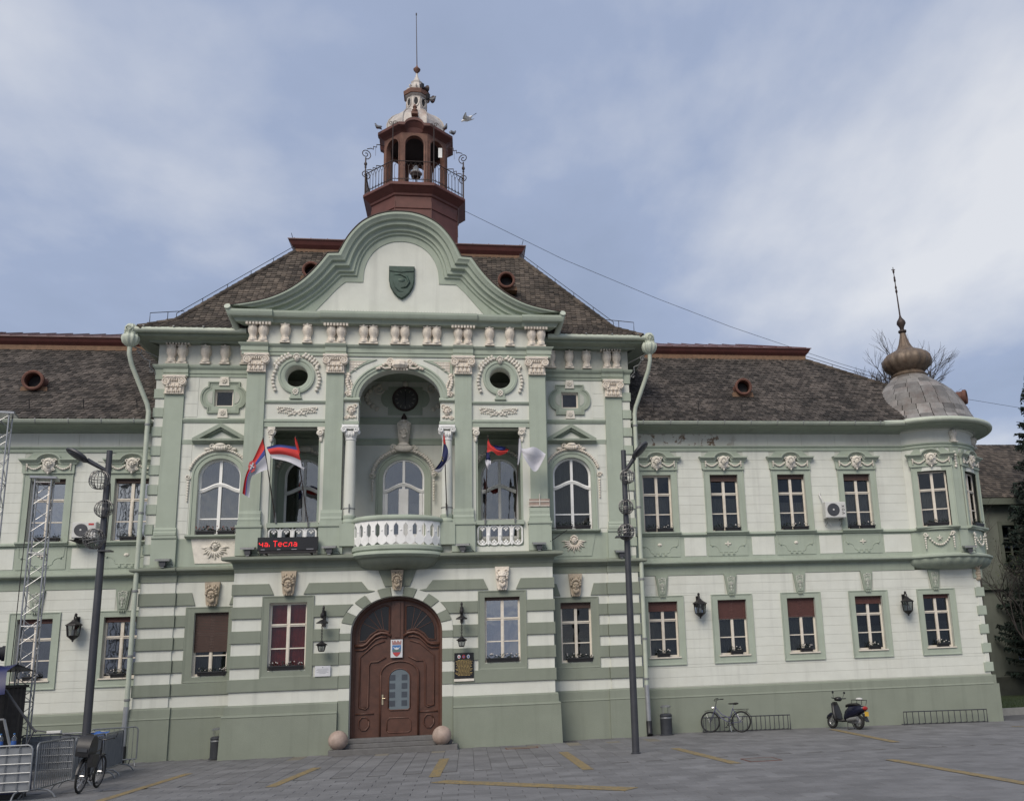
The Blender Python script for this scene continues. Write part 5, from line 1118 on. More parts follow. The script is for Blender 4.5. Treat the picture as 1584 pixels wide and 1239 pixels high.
for s in (1, -1):      # ridge tiles on the hips
    hm = cached(('hip_tile',), lambda: MB().lathe([(.10, -.02), (.115, .0), (.095, .34), (.08, .34)], 0, 0, 10), 'roof_tile_light', 50)
    for lo, hi in ((E0, E1), (E1, E2)):
        a = Vector((s*lo[0], lo[1], lo[2] + .0)); b = Vector((s*hi[0], hi[1], hi[2] + .0)); n = int((b-a).length/.30)
        for i in range(n):
            o = link('hip_tile', hm, rf, a.lerp(b, i/n)); o.rotation_mode = 'QUATERNION'; o.rotation_quaternion = (b-a).to_track_quat('Z', 'Y')
    m = MB(); pts = [Vector((s*E1[0], E1[1], E1[2])).lerp(Vector((s*E2[0], E2[1], E2[2])), i/10) + Vector((0, -.05, .25)) for i in range(11)]; m.tube(pts, .012, 5)
    for p in pts[::2]: m.tube([p, p - Vector((0, 0, .3))], .012, 5)
    m.tube([pts[-1], pts[-1] + Vector((s*.15, 0, .55))], .012, 5); m.build('lightning_wire', 'iron', rf)
    m = MB(); q = [(s*7.3, -1.2, 14.5), (s*7.3, -1.2, 14.85), (s*8.35, -1.3, 14.72), (s*8.35, -1.3, 14.4)]; m.tube(q, .014, 5); m.tube([(s*7.8, -1.25, 14.5), (s*7.8, -1.25, 14.79)], .012, 5); m.build('snow_guard', 'iron', rf)
def crown(x0, x1, y0, y1, z, band, fas, out, top, parent, nm='roof_crown'):
    m = MB(); m.box(x0-.02, x1+.02, y0-.03, y1, z-.05, z+band); m.build('mortar_band', 'mortar_tan', parent)
    o = out; b = z + band; t = b + fas
    m = MB(); m.add([(x0, y0, b), (x1, y0, b), (x1, y1, b), (x0, y1, b), (x0-o*.55, y0-o*.6, b+fas*.45), (x1+o*.55, y0-o*.6, b+fas*.45), (x1+o*.55, y1, b+fas*.45), (x0-o*.55, y1, b+fas*.45), (x0-o, y0-o, t), (x1+o, y0-o, t), (x1+o, y1, t), (x0-o, y1, t)],
        [(0,1,5,4),(1,2,6,5),(2,3,7,6),(3,0,4,7),(4,5,9,8),(5,6,10,9),(6,7,11,10),(7,4,8,11),(0,3,2,1)]); cr_ = m.build(nm, 'red_metal', parent)
    m = MB(); yr = (y0 + y1)/2 if top > .5 else y1; m.add([(x0-o-.03, y0-o-.03, t), (x1+o+.03, y0-o-.03, t), (x1+o+.03, y0-o-.03, t+.04), (x0-o-.03, y0-o-.03, t+.04), (x1-top*1.2, yr, t+top), (x0+top*1.2, yr, t+top), (x1+o, y1, t+.04), (x0-o, y1, t+.04)], [(0,1,2,3), (3,2,4,5), (2,6,4), (7,3,5), (6,7,5,4)]); ms = m.build('metal_roof', 'red_metal_roof', cr_)
    n = int((x1-x0)/.62); m = MB()
    for i in range(n + 1):
        x = x0 + (x1-x0)*i/n; xx = min(max(x, x0+top*1.2), x1-top*1.2); m.tube([(x, y0-o-.02, t+.05), (xx, yr, t+top+.02)], .022, 4)
    m.build('standing_seam', 'red_metal', ms)
crown(-E2[0], E2[0], E2[1], BK, E2[2], .14, .32, .22, .25, rf)
# wing roofs
WE = (-.66, 11.14); WT = (3.0, 14.82)
def wing_roof(xl, xr_b, xr_t, side):
    if side > 0:
        a = Vector((xr_b, WE[0], WE[1])); b = Vector((xr_t, WT[0], WT[1])); k = a.lerp(b, .34); k0 = (k.x - .1, WE[0], WE[1])
        r = deck('roof', [(xl, WE[0], WE[1]), k0, tuple(k), (xr_t, WT[0], WT[1]), (xl, WT[0], WT[1])])
        tiles(r, (xl, WE[0], WE[1]), k0, (xl, k.y, k.z), tuple(k), 'roof_tile', seed=9); tiles(r, (xl, k.y, k.z), tuple(k), (xl, WT[0], WT[1]), (xr_t, WT[0], WT[1]), 'roof_tile', seed=10)
        deck('roof_flank', [tuple(k), (k.x, 14, k.z), (xr_t, 14, WT[1]), (xr_t, WT[0], WT[1])], 'roof_tile', r); n = int((b-a).length/.30)
        for i in range(n):
            if i/n < .34: continue
            o = link('hip_tile', CACHE[('hip_tile',)], r, a.lerp(b, i/n)); o.rotation_mode = 'QUATERNION'; o.rotation_quaternion = (b-a).to_track_quat('Z', 'Y')
        m = MB(); pts = [b.lerp(a, t) + Vector((0, 0, .22)) for t in (0, .15, .3, .45, .6)]; m.tube(pts, .012, 5)
        for p in pts: m.tube([p, p - Vector((0, 0, .25))], .012, 5)
        m.tube([pts[0], pts[0] + Vector((.1, 0, .35))], .012, 5); m.build('lightning_wire', 'iron', r)
    else:
        r = deck('roof', [(xl, WE[0], WE[1]), (xr_b, WE[0], WE[1]), (xr_t, WT[0], WT[1]), (xl, WT[0], WT[1])])
        tiles(r, (xl, WE[0], WE[1]), (xr_b, WE[0], WE[1]), (xl, WT[0], WT[1]), (xr_t, WT[0], WT[1]), 'roof_tile', seed=7)
    crown(xl, xr_t, WT[0], 10.0, WT[1], .2, .26, .2, 1.5, r)
    for x in [xl + 1.0 + 1.7*i for i in range(int((xr_t - xl)/1.7))]:
        m = MB(); m.tube([(x, -.2, 11.55), (x, -.32, 11.95)], .014, 5); m.box(x-.1, x+.1, -.22, -.18, 11.6, 11.64); m.build('snow_hook', 'iron', r)
    return r
rr_ = wing_roof(8.17, 22.9, 16.55, 1); rl_ = wing_roof(-18.4, -8.17, -8.17, -1)
# round clay vents
def vent(parent, x, y, z, r, L, tilt=0.):
    m = MB(); k = 24
    prof = [(r, -.02), (r, .10), (r*.88, .12), (r*.74, .10), (r*.72, -.02)]
    m.lathe([(q[0], q[1]) for q in prof], 0, 0, k, caps=False)
    m.lathe([(r*.82, 0), (r*.82, -L)], 0, 0, k, caps=False)
    Mx = Matrix.Translation((x, y, z)) @ Matrix.Rotation(R(90), 4, 'X'); m.xf(Mx); o = m.build('roof_vent', 'terracotta', parent, 40)
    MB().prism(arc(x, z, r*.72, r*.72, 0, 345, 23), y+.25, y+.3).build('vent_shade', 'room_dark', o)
    m = MB(); m.prism([(x-r*1.25, z-r*1.1), (x+r*1.25, z-r*1.1), (x+r*1.15, z-r*.55), (x-r*1.15, z-r*.55)], y+.05, y+.5); m.build('vent_apron', 'mortar_tan', o); return o
vent(rf, 3.78, .25, 16.92, .33, 1.3); vent(rf, -3.42, .45, 17.20, .33, 1.3)
vent(rr_, 12.93, .55, 12.85, .34, 1.4); vent(rl_, -12.62, .60, 12.87, .36, 1.4)

# ---------------- bell tower
TX, TY = .11, 4.70
def octa(prof, name, mt, parent, smooth=False, a0=22.5): return MB().lathe(prof, TX, TY, 8, R(a0)).build(name, mt, parent, smooth)
tw_ = octa([(1.92, 17.8), (1.92, 21.72), (1.98, 21.76), (2.0, 21.84), (2.24, 22.04), (2.30, 22.08), (2.30, 22.17), (2.26, 22.22), (0.0, 22.30)], 'tower', 'tower_red', hall)
octa([(1.98, 19.35), (2.04, 19.40), (2.04, 19.55), (1.94, 19.62)], 'tower_skirt', 'tower_red', tw_)
m = MB()
for i in range(8):
    a = R(22.5 + 45*i); m.tube([(TX + 1.93*math.sin(a), TY - 1.93*math.cos(a), 19.4), (TX + 1.93*math.sin(a), TY - 1.93*math.cos(a), 21.5)], .02, 4)
    b = R(45*i); q = 1.93*math.cos(R(22.5))
m.build('sheet_seam', 'tower_red', tw_)
octa([(1.945, 21.18), (1.96, 21.20), (1.945, 21.22)], 'sheet_seam', 'tower_red', tw_)
DRR = 1.42
hwid = DRR*math.sin(R(22.5)); ap = DRR*math.cos(R(22.5))
for i in range(8):
    a = R(45*i); Mx = Matrix.Translation((TX, TY, 0)) @ Matrix.Rotation(a, 4, 'Z') @ Matrix.Translation((0, -ap, 0))
    m = MB(); m.holed(rect(-hwid, hwid, 22.30, 25.10), [archpoly(0, .385, 22.42, 24.42, .40, 12)], 0, .22); m.xf(Mx); f = m.build('belfry_face', 'tower_rust', tw_)
    m = MB(); m.mould([(-.46, 22.42), (-.46, 24.42)] + arc(0, 24.42, .46, .48, 180, 0, 12) + [(.46, 22.42)], [(-.386, 22.42), (-.386, 24.42)] + arc(0, 24.42, .386, .401, 180, 0, 12) + [(.386, 22.42)], [(0, .01), (0, -.03), (1, -.02), (1, .01)], 0); m.xf(Mx); m.build('belfry_arch', 'tower_rust', f)
    # cornice segment, arched up on every face towards the front
    R2 = 1.72; hw2 = R2*math.sin(R(22.5)); ap2 = R2*math.cos(R(22.5))
    big = i in (0, 2, 4, 6)
    xs_ = [-hw2 + 2*hw2*k/16 for k in range(17)]
    bump = (lambda x: .25*max(0, 1 - (x/.40)**2)**.6) if big else (lambda x: 0)
    M2 = Matrix.Translation((TX, TY, 0)) @ Matrix.Rotation(a, 4, 'Z')
    def ring(rf_, z): return [(x*rf_/R2, -ap2*rf_/R2, z + bump(x)) for x in xs_]
    prof = [(1.42, 24.95, .0), (1.50, 25.02, .6), (1.66, 25.12, 1), (1.72, 25.16, 1), (1.72, 25.28, 1), (1.66, 25.32, 1), (1.2, 25.45, .3)]
    vs = []
    for rr, z, k in prof: vs += [(x*rr/R2, -ap2*rr/R2, z + bump(x)*k) for x in xs_]
    n = 17; m = MB().add(vs, [(j*n+q, j*n+q+1, (j+1)*n+q+1, (j+1)*n+q) for j in range(len(prof)-1) for q in range(n-1)]); m.xf(M2); m.build('belfry_cornice', 'tower_red', tw_)
    # railing panel
    RR = 2.2; hr = RR*math.sin(R(22.5)); ar_ = RR*math.cos(R(22.5)); m = MB()
    M3 = Matrix.Translation((TX, TY, 0)) @ Matrix.Rotation(a, 4, 'Z') @ Matrix.Translation((0, -ar_, 0))
    m.tube([(-hr, 0, 23.18), (hr, 0, 23.18)], .022, 5); m.tube([(-hr, 0, 22.36), (hr, 0, 22.36)], .016, 5)
    for k in range(9):
        x = -hr + 2*hr*(k + .5)/9; m.tube([(x, 0, 22.25), (x, 0, 23.0)], .012, 4)
        if k < 8: xm = x + hr/9; m.tube([(x, 0, 22.95), (xm, 0, 23.14), (x + 2*hr/9, 0, 22.95)], .010, 4); m.tube([(x, 0, 22.45), (xm, 0, 22.34), (x + 2*hr/9, 0, 22.45)], .010, 4)
    m.tube([(-hr, 0, 22.2), (-hr, 0, 23.25)], .025, 5); m.xf(M3); m.build('railing', 'iron_brown', tw_)
octa([(1.40, 22.25), (1.40, 22.36), (0, 22.36)], 'belfry_floor', 'tower_red', tw_)
octa([(1.36, 24.86), (0, 24.92)], 'belfry_ceiling', 'room_dark', tw_)
dome = octa([(1.26, 25.36), (1.31, 25.55), (1.31, 25.78), (1.23, 26.02), (1.07, 26.24), (.86, 26.41), (.68, 26.51), (.55, 26.60), (.50, 26.72), (.46, 26.74)], 'tower_dome', 'tin_weathered', tw_)
m = MB()
for i in range(8):
    a = R(22.5 + 45*i); m.tube([(TX + r*math.sin(a), TY - r*math.cos(a), z) for r, z in [(1.28, 25.4), (1.33, 25.56), (1.33, 25.78), (1.25, 26.03), (1.09, 26.25), (.88, 26.42), (.70, 26.52), (.56, 26.61)]], .025, 5)
m.build('dome_rib', 'tin_weathered', dome)
m = MB(); m.lathe([(.02, 25.98), (.10, 26.0), (.13, 26.08), (.06, 26.16), (.10, 26.22), (.05, 26.34), (0, 26.36)], TX, TY-1.24, 10); m.box(TX-.14, TX+.14, TY-1.45, TY-1.2, 25.80, 25.9); m.build('dome_urn', 'tower_rust', dome, 50)
lan = octa([(.46, 26.74), (.44, 27.38), (.52, 27.42), (.56, 27.55), (.58, 27.66), (.50, 27.72), (.36, 27.78)], 'lantern', 'tin_weathered', tw_)
octa([(.59, 27.46), (.61, 27.62), (.60, 27.66)], 'lantern_cornice', 'tower_rust', lan)
for i in range(8):
    a = R(45*i); M4 = Matrix.Translation((TX, TY, 0)) @ Matrix.Rotation(a, 4, 'Z') @ Matrix.Translation((0, -.46*math.cos(R(22.5)), 0))
    m = MB(); pts = [(.09*math.cos(R(30*k)), 27.08 + .19*math.sin(R(30*k))) for k in range(12)]; m.prism(pts, -.012, .0); m.xf(M4); m.build('lantern_opening', 'room_dark', lan)
    m = MB(); m.mould([(1.45*x, 27.08 + (z-27.08)*1.3) for x, z in pts + [pts[0]]], pts + [pts[0]], [(0, 0), (0, -.03), (1, -.02), (1, 0)], 0); m.xf(M4); m.build('lantern_frame', 'tin_weathered', lan)
fin = octa([(.36, 27.76), (.38, 27.86), (.30, 27.96), (.25, 28.16), (.27, 28.24), (.16, 28.34), (.07, 28.55), (.03, 28.75)], 'finial', 'tin_weathered', tw_)
for i in range(8):
    a = R(45*i); M4 = Matrix.Translation((TX, TY, 0)) @ Matrix.Rotation(a, 4, 'Z'); m = MB(); m.spiral((0, 0, 0), .09, 1.2, .03, ax='yz'); m.xf(M4 @ Matrix.Translation((0, -.36, 27.9))); m.build('finial_scroll', 'tin_weathered', fin)
m = MB(); m.lathe([(.02, 28.72), (.06, 28.78), (.15, 28.90), (.16, 28.95), (.08, 29.04), (.03, 29.12), (.02, 29.2)], TX, TY, 16); m.build('finial_ball', 'tower_rust', fin, 50)
m = MB(); m.tube([(TX, TY, 29.1), (TX-.05, TY, 31.75)], [.022, .014], 6); m.ell((TX-.05, TY, 31.80), (.03, .03, .09), 8, 6); m.build('mast', 'iron_brown', fin)
# siren bell in the belfry
bl_ = thing('siren', 'white bell-shaped siren on a stand inside the belfry', 'siren', (TX, TY, 22.36))
m = MB(); m.lathe([(0, 1.82), (.06, 1.80), (.10, 1.72), (.14, 1.62), (.19, 1.52), (.28, 1.42), (.26, 1.40)], 0, 0, 20); m.build('horn', 'bell_white', bl_, 50)
m = MB(); m.lathe([(.22, 1.40), (.2, 1.24), (.0, 1.22)], 0, 0, 16); m.tube([(0, 0, 1.24), (.05, 0, 0)], .03, 6); m.build('stand', 'iron_brown', bl_)
# wrought scroll brackets standing on the gallery corners
def scrollpost(s):
    a = R(67.5)*s; b = Vector((TX + 2.22*math.sin(a), TY - 2.22*math.cos(a), 22.2)); d = Vector((-math.sin(a), math.cos(a)*1.0, 0)); m = MB()
    m.tube([b, b + Vector((0, 0, 1.75))], .03, 6); m.ell(tuple(b + Vector((0, 0, 1.45))), (.07, .07, .10), 6, 4); m.ell(tuple(b + Vector((0, 0, 1.3))), (.05, .05, .05), 6, 4); m.ell(tuple(b + Vector((0, 0, .95))), (.05, .05, .06), 6, 4)
    def sc(c, r, t, di, a0):
        pts = []
        for i in range(22): an = a0 + di*t*2*math.pi*i/21; q = r*(1 - .85*i/21); pts.append(c + d*(q*math.cos(an)) + Vector((0, 0, q*math.sin(an))))
        m.tube(pts, .02, 5)
    sc(b + Vector((0, 0, 1.92)), .24, 1.6, 1, math.pi*1.5); sc(b + d*.22*0 + Vector((0, 0, .95)), .22, 1.6, 1, math.pi*1.5)
    for z0 in (2.05, 1.05):
        m.tube([b + d*.05 + Vector((0, 0, z0+.12)), b + d*.22 + Vector((0, 0, z0+.20)), b + d*.32 + Vector((0, 0, z0+.18)), b + d*.32 + Vector((0, 0, z0+.32)), b + d*.46 + Vector((0, 0, z0+.32)), b + d*.46 + Vector((0, 0, z0+.45)), b + d*.78 + Vector((0, 0, z0+.50))], .02, 5)
        m.tube([b + d*.42 + Vector((0, 0, z0+.3)), b + d*.42 + Vector((0, 0, z0-.1))], .008, 4); m.lathe([(.0, z0-.1), (.03, z0-.12), (.06, z0-.2), (0, z0-.2)], 0, 0, 8).v[-36:]
    m.build('scroll_bracket', 'iron_brown', tw_)
scrollpost(1); scrollpost(-1)
m = MB()
for s in (-1, 1):
    m.tube([(TX + s*.84, TY-2.02, 22.2), (TX + s*.84, TY-2.02, 24.9)], .022, 5); m.spiral((TX + s*.84 + .08, TY-2.0, 24.95), .10, 1.3, .014); m.spiral((TX + s*.84 - .08, TY-2.0, 24.95), .10, 1.3, .014, dirn=-1); m.tube([(TX + s*.84, TY-2.02, 24.7), (TX + s*.78, TY-1.4, 24.9)], .015, 4)
m.build('gallery_rod', 'iron_brown', tw_)
m = MB(); m.box(TX+1.0, TX+1.16, TY-1.3, TY-1.27, 23.85, 24.3); m.build('light_panel', 'bell_white', tw_)

# ---------------- rounded corner bay with its dome
BX, BY, BR = 20.40, 1.50, 2.08
def cyl(prof, a0, a1, name, mt, parent=hall, seg=40, smooth=40, flute=None): return MB().lathe(prof, BX, BY, seg, R(a0), R(a1), flute=flute).build(name, mt, parent, smooth)
A0, A1 = -47, 150; WA = (-15.5, 38.0); HWD = math.degrees(math.asin(.54/BR))
cyl([(BR, 6.10), (BR, 7.0)], A0, A1, 'bay_apron', 'mint_plaster'); bayw = cyl([(BR, 9.26), (BR, 10.14)], A0, A1, 'bay_wall', 'white_plaster')
for p, q in ((A0, WA[0]-HWD), (WA[0]+HWD, WA[1]-HWD), (WA[1]+HWD, A1)): cyl([(BR, 7.0), (BR, 9.26)], p, q, 'bay_wall', 'white_plaster', seg=14)
cyl([(BR+.06, 6.972), (BR+.09, 6.99), (BR+.09, 7.04), (BR+.04, 7.08), (BR, 7.09)], A0, A1, 'bay_sill_course', 'mint_plaster')
cyl([(BR, 10.14), (BR+.05, 10.19), (BR+.03, 10.22), (BR+.03, 10.27), (BR+.08, 10.30), (BR+.08, 10.345), (BR, 10.346), (BR, 10.83), (BR+.12, 10.88), (BR+.2, 10.90), (BR+.28, 10.93)], A0, A1, 'bay_entablature', 'white_plaster')
cyl([(BR+.02, 10.14), (BR+.055, 10.19), (BR+.035, 10.22), (BR+.035, 10.27), (BR+.085, 10.30), (BR+.085, 10.35), (BR+.0, 10.352)], A0, A1, 'bay_architrave', 'mint_plaster')
cyl([(BR+.0, 10.84), (BR+.14, 10.885), (BR+.22, 10.905), (BR+.3, 10.935), (BR+.62, 10.97), (BR+.68, 11.02), (BR+.68, 11.10), (BR-.2, 11.25)], A0, A1, 'bay_cornice', 'mint_dark')
m = MB(); pts = [(BX + (BR+.74)*math.sin(R(t)), BY - (BR+.74)*math.cos(R(t)), 11.10) for t in range(-33, 151, 3)]; pts = [(18.0, -.74, 11.06), (18.9, -.76, 11.08)] + pts; m.tube(pts, .105, 10); m.build('bay_gutter', 'gutter_mint', hall, 50)
cyl([(BR+.0, 6.11), (BR+.05, 6.09), (BR+.2, 6.04), (BR+.26, 6.01), (BR+.26, 5.95), (BR+.2, 5.92), (BR+.14, 5.90)], A0, A1, 'bay_string_course', 'mint_plaster')
cyl([(BR+.16, 5.93), (BR+.17, 5.86), (BR+.10, 5.72), (BR-.06, 5.62), (BR-.3, 5.54), (BR-.7, 5.50)], A0, A1, 'bay_corbel', 'mint_dark', seg=120, flute=(34, .012))
for k, wa in enumerate(WA):
    a = R(wa); rr = BR*math.cos(math.asin(.54/BR)) + .01
    o = win_rect(hall, BX + rr*math.sin(a), BY - rr*math.cos(a), 7.11, UW, UH, 'curtain_cloth', .66, 0, rz=a)
    dress_upper(o, k)
    for ch in list(o.children):
        if ch.name.split('.')[0] in ('apron', 'rosette'): bpy.data.objects.remove(ch)
    m = MB()
    for s in (-1, 1):
        m.spiral((s*.5, -.1, -.3), .09, 1.3, .024, dirn=s)
        for i in range(5): m.ell((s*.52, -.1, -.45 - .09*i), (.05 - .006*i, .04, .045), 6, 4)
    for i in range(13): t = -1 + 2*i/12; m.ell((.42*t, -.13 + .06*t*t, -.35 - .36*(1 - t*t)), (.045, .04, .04), 6, 4)
    for i in range(5): aa = R(90 + 72*i); m.tube([(0, -.12, -.45), (.12*math.cos(aa), -.12, -.45 + .12*math.sin(aa))], [.03, .008], 5)
    link('festoon', m.mesh('festoon', 'pale_stucco', True), o)
for t in (11.2, 66):
    a = R(t); Mx = Matrix.Translation((BX, BY, 0)) @ Matrix.Rotation(a, 4, 'Z') @ Matrix.Translation((0, -BR, 0))
    m = MB(); m.box(-.2, .2, -.05, .05, 6.11, 10.14); m.xf(Mx); q = m.build('bay_pilaster', 'mint_plaster', hall)
    m = MB(); [m.ell((.02*math.sin(i*2), -.07, 9.95 - .11*i), (.07, .04, .06), 6, 4) for i in range(6)]; m.xf(Mx); m.build('drop_relief', 'pale_stucco', q, True)
    m = MB(); m.add(mb_bracket(.26, .5).v, mb_bracket(.26, .5).f); m.xf(Mx @ Matrix.Translation((0, 0, 10.34)) @ Matrix.Scale(.75, 4, (0, 0, 1))); m.build('bracket', 'pale_stucco', q, 40)
# dome of weathered plates
DP = [(2.70, 11.16), (2.50, 11.29), (2.33, 11.47), (2.20, 11.70), (2.10, 11.96), (1.98, 12.24), (1.82, 12.52), (1.61, 12.79), (1.35, 13.04), (1.06, 13.27), (.82, 13.46), (.66, 13.62)]
core = MB().lathe([(r-.04, z-.02) for r, z in DP], BX, BY, 40).build('corner_dome', 'roof_deck', hall, True)
for j in range(len(DP)-1):
    (r0, z0), (r1, z1) = DP[j], DP[j+1]; n = max(10, int(2*math.pi*r0/.52)); off = .5*(j % 2)
    for i in range(n):
        t0 = 360*(i + off)/n - 100; t1 = t0 + 360/n
        if (t0 + t1)/2 > 150: continue
        m = MB(); b = .030; vs = []
        for q in range(4):
            t = R(t0 + .35 + (t1 - t0 - .7)*q/3)
            for rr, z in ((r0 + b + .012, z0 - .025), (r1 + b - .006, z1 + .01), (r0 - .01, z0 - .035)): vs.append((BX + rr*math.sin(t), BY - rr*math.cos(t), z))
        m.add(vs, [(3*q, 3*q+3, 3*q+4, 3*q+1) for q in range(3)] + [(3*q+2, 3*q+5, 3*q+3, 3*q) for q in range(3)] + [(0, 1, 2), (9, 11, 10)])
        m.build('dome_plate', 'copper_shingle', core)
m = MB(); m.lathe([(.70, 13.56), (.75, 13.66), (.66, 13.74), (.60, 13.84)], BX, BY, 32); m.build('dome_neck', 'copper_bulb', core, 50)
TL = Matrix.Translation((BX, BY, 13.7)) @ Matrix.Rotation(R(-2.0), 4, 'Y') @ Matrix.Translation((-BX, -BY, -13.7))
m = MB(); m.lathe([(.58, 13.78), (.66, 13.86), (.88, 14.02), (.98, 14.22), (.96, 14.42), (.82, 14.60), (.56, 14.74), (.40, 14.80), (.30, 14.92), (.22, 15.1), (.14, 15.4), (.10, 15.62)], BX, BY, 64, flute=(16, .04)); m.xf(TL); bulb = m.build('onion_bulb', 'copper_bulb', core, 60)
m = MB(); m.lathe([(.10, 15.55), (.17, 15.62), (.17, 15.68), (.08, 15.72), (.10, 15.84), (.19, 16.0), (.17, 16.1), (.06, 16.26), (.045, 16.34)], BX, BY, 14); m.xf(TL); m.build('spire_knob', 'iron_brown', bulb, 40)
m = MB(); m.tube([(BX, BY, 16.3), (BX, BY, 18.55)], [.035, .015], 6)
for z, r in ((17.45, .055), (17.62, .05), (17.95, .05), (18.05, .045), (18.35, .05)): m.ell((BX, BY, z), (r, r, .09), 6, 5)
m.box(BX-.08, BX+.08, BY-.01, BY+.01, 18.42, 18.45); m.xf(TL); m.build('spire', 'iron_brown', bulb)
a = R(52)
m = MB(); m.lathe([(.30, -.02), (.30, .10), (.26, .13), (.21, .1), (.20, -.02)], 0, 0, 20, caps=False); m.lathe([(.25, 0), (.25, -.9)], 0, 0, 20); m.xf(Matrix.Translation((BX + 2.02*math.sin(a), BY - 2.02*math.cos(a), 12.42)) @ Matrix.Rotation(a, 4, 'Z') @ Matrix.Rotation(R(90), 4, 'X')); m.build('dome_vent', 'terracotta', core, 40)
# quoins and flank of the right-hand corner
m = MB(); m.box(21.1, 21.549, .37, 14, -.3, 6.2); m.build('flank_wall', 'white_plaster', hall)
m = MB(); m.box(21.551, 21.75, -.12, 14, -.4, 1.26); m.box(21.551, 21.68, -.08, 14, 1.261, 1.58); m.build('plinth', 'sage_plaster', hall)
z = 1.7; k = 0
while z < 5.2:
    big = k % 2 == 0
    MB().cbox(21.30 if big else 21.38, 21.66 if big else 21.56, -.06 if big else -.02, .5 if big else .35, z, z + .34, .012).build('quoin', 'mint_plaster' if big else 'white_plaster', hall); z += .347; k += 1
m = MB()
for i in range(7): m.ell((21.5 + .04*math.sin(i*3), -.02, 5.15 + .1*i), (.12 + .02*(i % 3), .12, .09), 6, 4)
m.spiral((21.48, -.14, 5.62), .13, 1.4, .035); m.build('corner_relief', 'tan_stucco', hall, True)
# the block behind: back walls and floor slabs so that rooms stay dark
m = MB(); m.box(-18.4, 21.1, 11.9, 12.0, -.3, 14.6); m.box(-18.5, -18.401, .4, 11.9, -.3, 11.1); m.build('rear_wall', 'white_plaster', hall)
MB().box(-8.1, 8.1, 1.2, 11.8, 6.3, 6.4).build('floor_slab', 'room_dark', hall)

# ================================================================ THINGS ON AND BEFORE THE BUILDING
rg = random.Random(11)
ORD = ['first', 'second', 'third', 'fourth', 'fifth']
# ---------------- flower boxes on the sills
def flower_box(x, y, z, w, lab, grp, rz=0., petals='petal_white', dens=1.0):
    t = thing('flower_box', lab, 'flower box', (x, y, z), rz, grp); d, h = .15, .13
    m = MB(); m.add([(-w/2+.02, -d/2+.02, 0), (w/2-.02, -d/2+.02, 0), (w/2-.02, d/2-.02, 0), (-w/2+.02, d/2-.02, 0), (-w/2, -d/2, h), (w/2, -d/2, h), (w/2, d/2, h), (-w/2, d/2, h)], [(0,1,5,4),(1,2,6,5),(2,3,7,6),(3,0,4,7),(4,5,6,7),(3,2,1,0)]); m.box(-w/2-.01, w/2+.01, -d/2-.012, -d/2, h-.03, h+.005); m.build('trough', 'black_plastic', t)
    m = MB(); n = int(70*w*dens/.5)
    for i in range(n):
        px, py, pz_ = rg.uniform(-w/2, w/2), rg.uniform(-d/2-.02, d/2), h + rg.random()**1.5*.13; a = rg.uniform(0, 6.28); s = rg.uniform(.025, .05); e = Vector((math.cos(a)*s, math.sin(a)*s, rg.uniform(-.02, .05))); f = Vector((-math.sin(a)*s*.5, math.cos(a)*s*.5, rg.uniform(-.02, .03))); p = Vector((px, py, pz_))
        m.add([p, p + e*.5 + f, p + e, p + e*.5 - f], [(0, 1, 2, 3)])
    m.build('leaves', 'leaf_dark', t, kind='stuff')
    if petals:
        m = MB()
        for i in range(int(9*w/.5*dens)): m.ell((rg.uniform(-w/2, w/2), rg.uniform(-d/2-.02, 0), h + rg.uniform(.04, .15)), (.024, .024, .018), 5, 3)
        m.build('flowers', petals, t, kind='stuff')
    m = MB(); 
    for s in (-1, 1): m.box(s*w*.4-.008, s*w*.4+.008, -d/2-.03, d/2, -.004, .0); m.box(s*w*.4-.008, s*w*.4+.008, -d/2-.034, -d/2-.024, 0, h*.7)
    m.build('bracket', 'iron', t)
for i, x in enumerate(RX[:4]):
    flower_box(x - .30, -.07, 7.114, .34, 'short dark flower box on the upper sill, %s window right of the downpipe' % ORD[i], 'upper flower boxes, right wing', petals=None)
    flower_box(x + .22, -.07, 7.114, .58, 'long dark flower box on the upper sill, %s window right of the downpipe' % ORD[i], 'upper flower boxes, right wing', dens=.5)
for i, x in enumerate(RX): flower_box(x + (.08 if i else -.05), .02, 2.666, .46, 'white-flowered box on the ground floor sill, %s window right of the downpipe' % ORD[i], 'ground floor flower boxes, right wing')
for k, wa in enumerate(WA):
    a = R(wa); flower_box(BX + (BR+.02)*math.sin(a), BY - (BR+.02)*math.cos(a), 7.114, .8, ['dark flower box on the front window of the rounded corner bay', 'dark flower box on the outer window of the rounded corner bay'][k], 'flower boxes on the corner bay', a, None)
for i, x in enumerate(LX[:2]):
    flower_box(x + .15, -.07, 7.114, .75, 'dark flower box on the upper sill, %s window left of the left downpipe' % ORD[i], 'upper flower boxes, left wing', dens=.8, petals=None); flower_box(x + .0, .02, 2.666, .44, 'white-flowered box on the ground floor sill, %s window left of the left downpipe' % ORD[i], 'ground floor flower boxes, left wing')
for s, nm in ((-1, 'left'), (1, 'right')):
    for dx, w_2, q in ((-.33, .58, 'left'), (.33, .55, 'right')): flower_box(s*WXC + dx, S0-.08, 7.154, w_2, 'dark flower box on the %s half of the %s arched side window' % (q, nm), 'boxes on the arched windows', petals='petal_red' if s < 0 else None, dens=1.1)
    flower_box(s*WXC + .1, S0+.02, 2.606, .9, 'long flower box on the ground floor window of the %s side bay' % nm, 'boxes on the side bays', dens=.6)
    flower_box(s*CWX, C0+.02, 2.686, 1.08, 'long flower box on the window %s of the entrance' % nm, 'boxes beside the entrance', dens=.6)

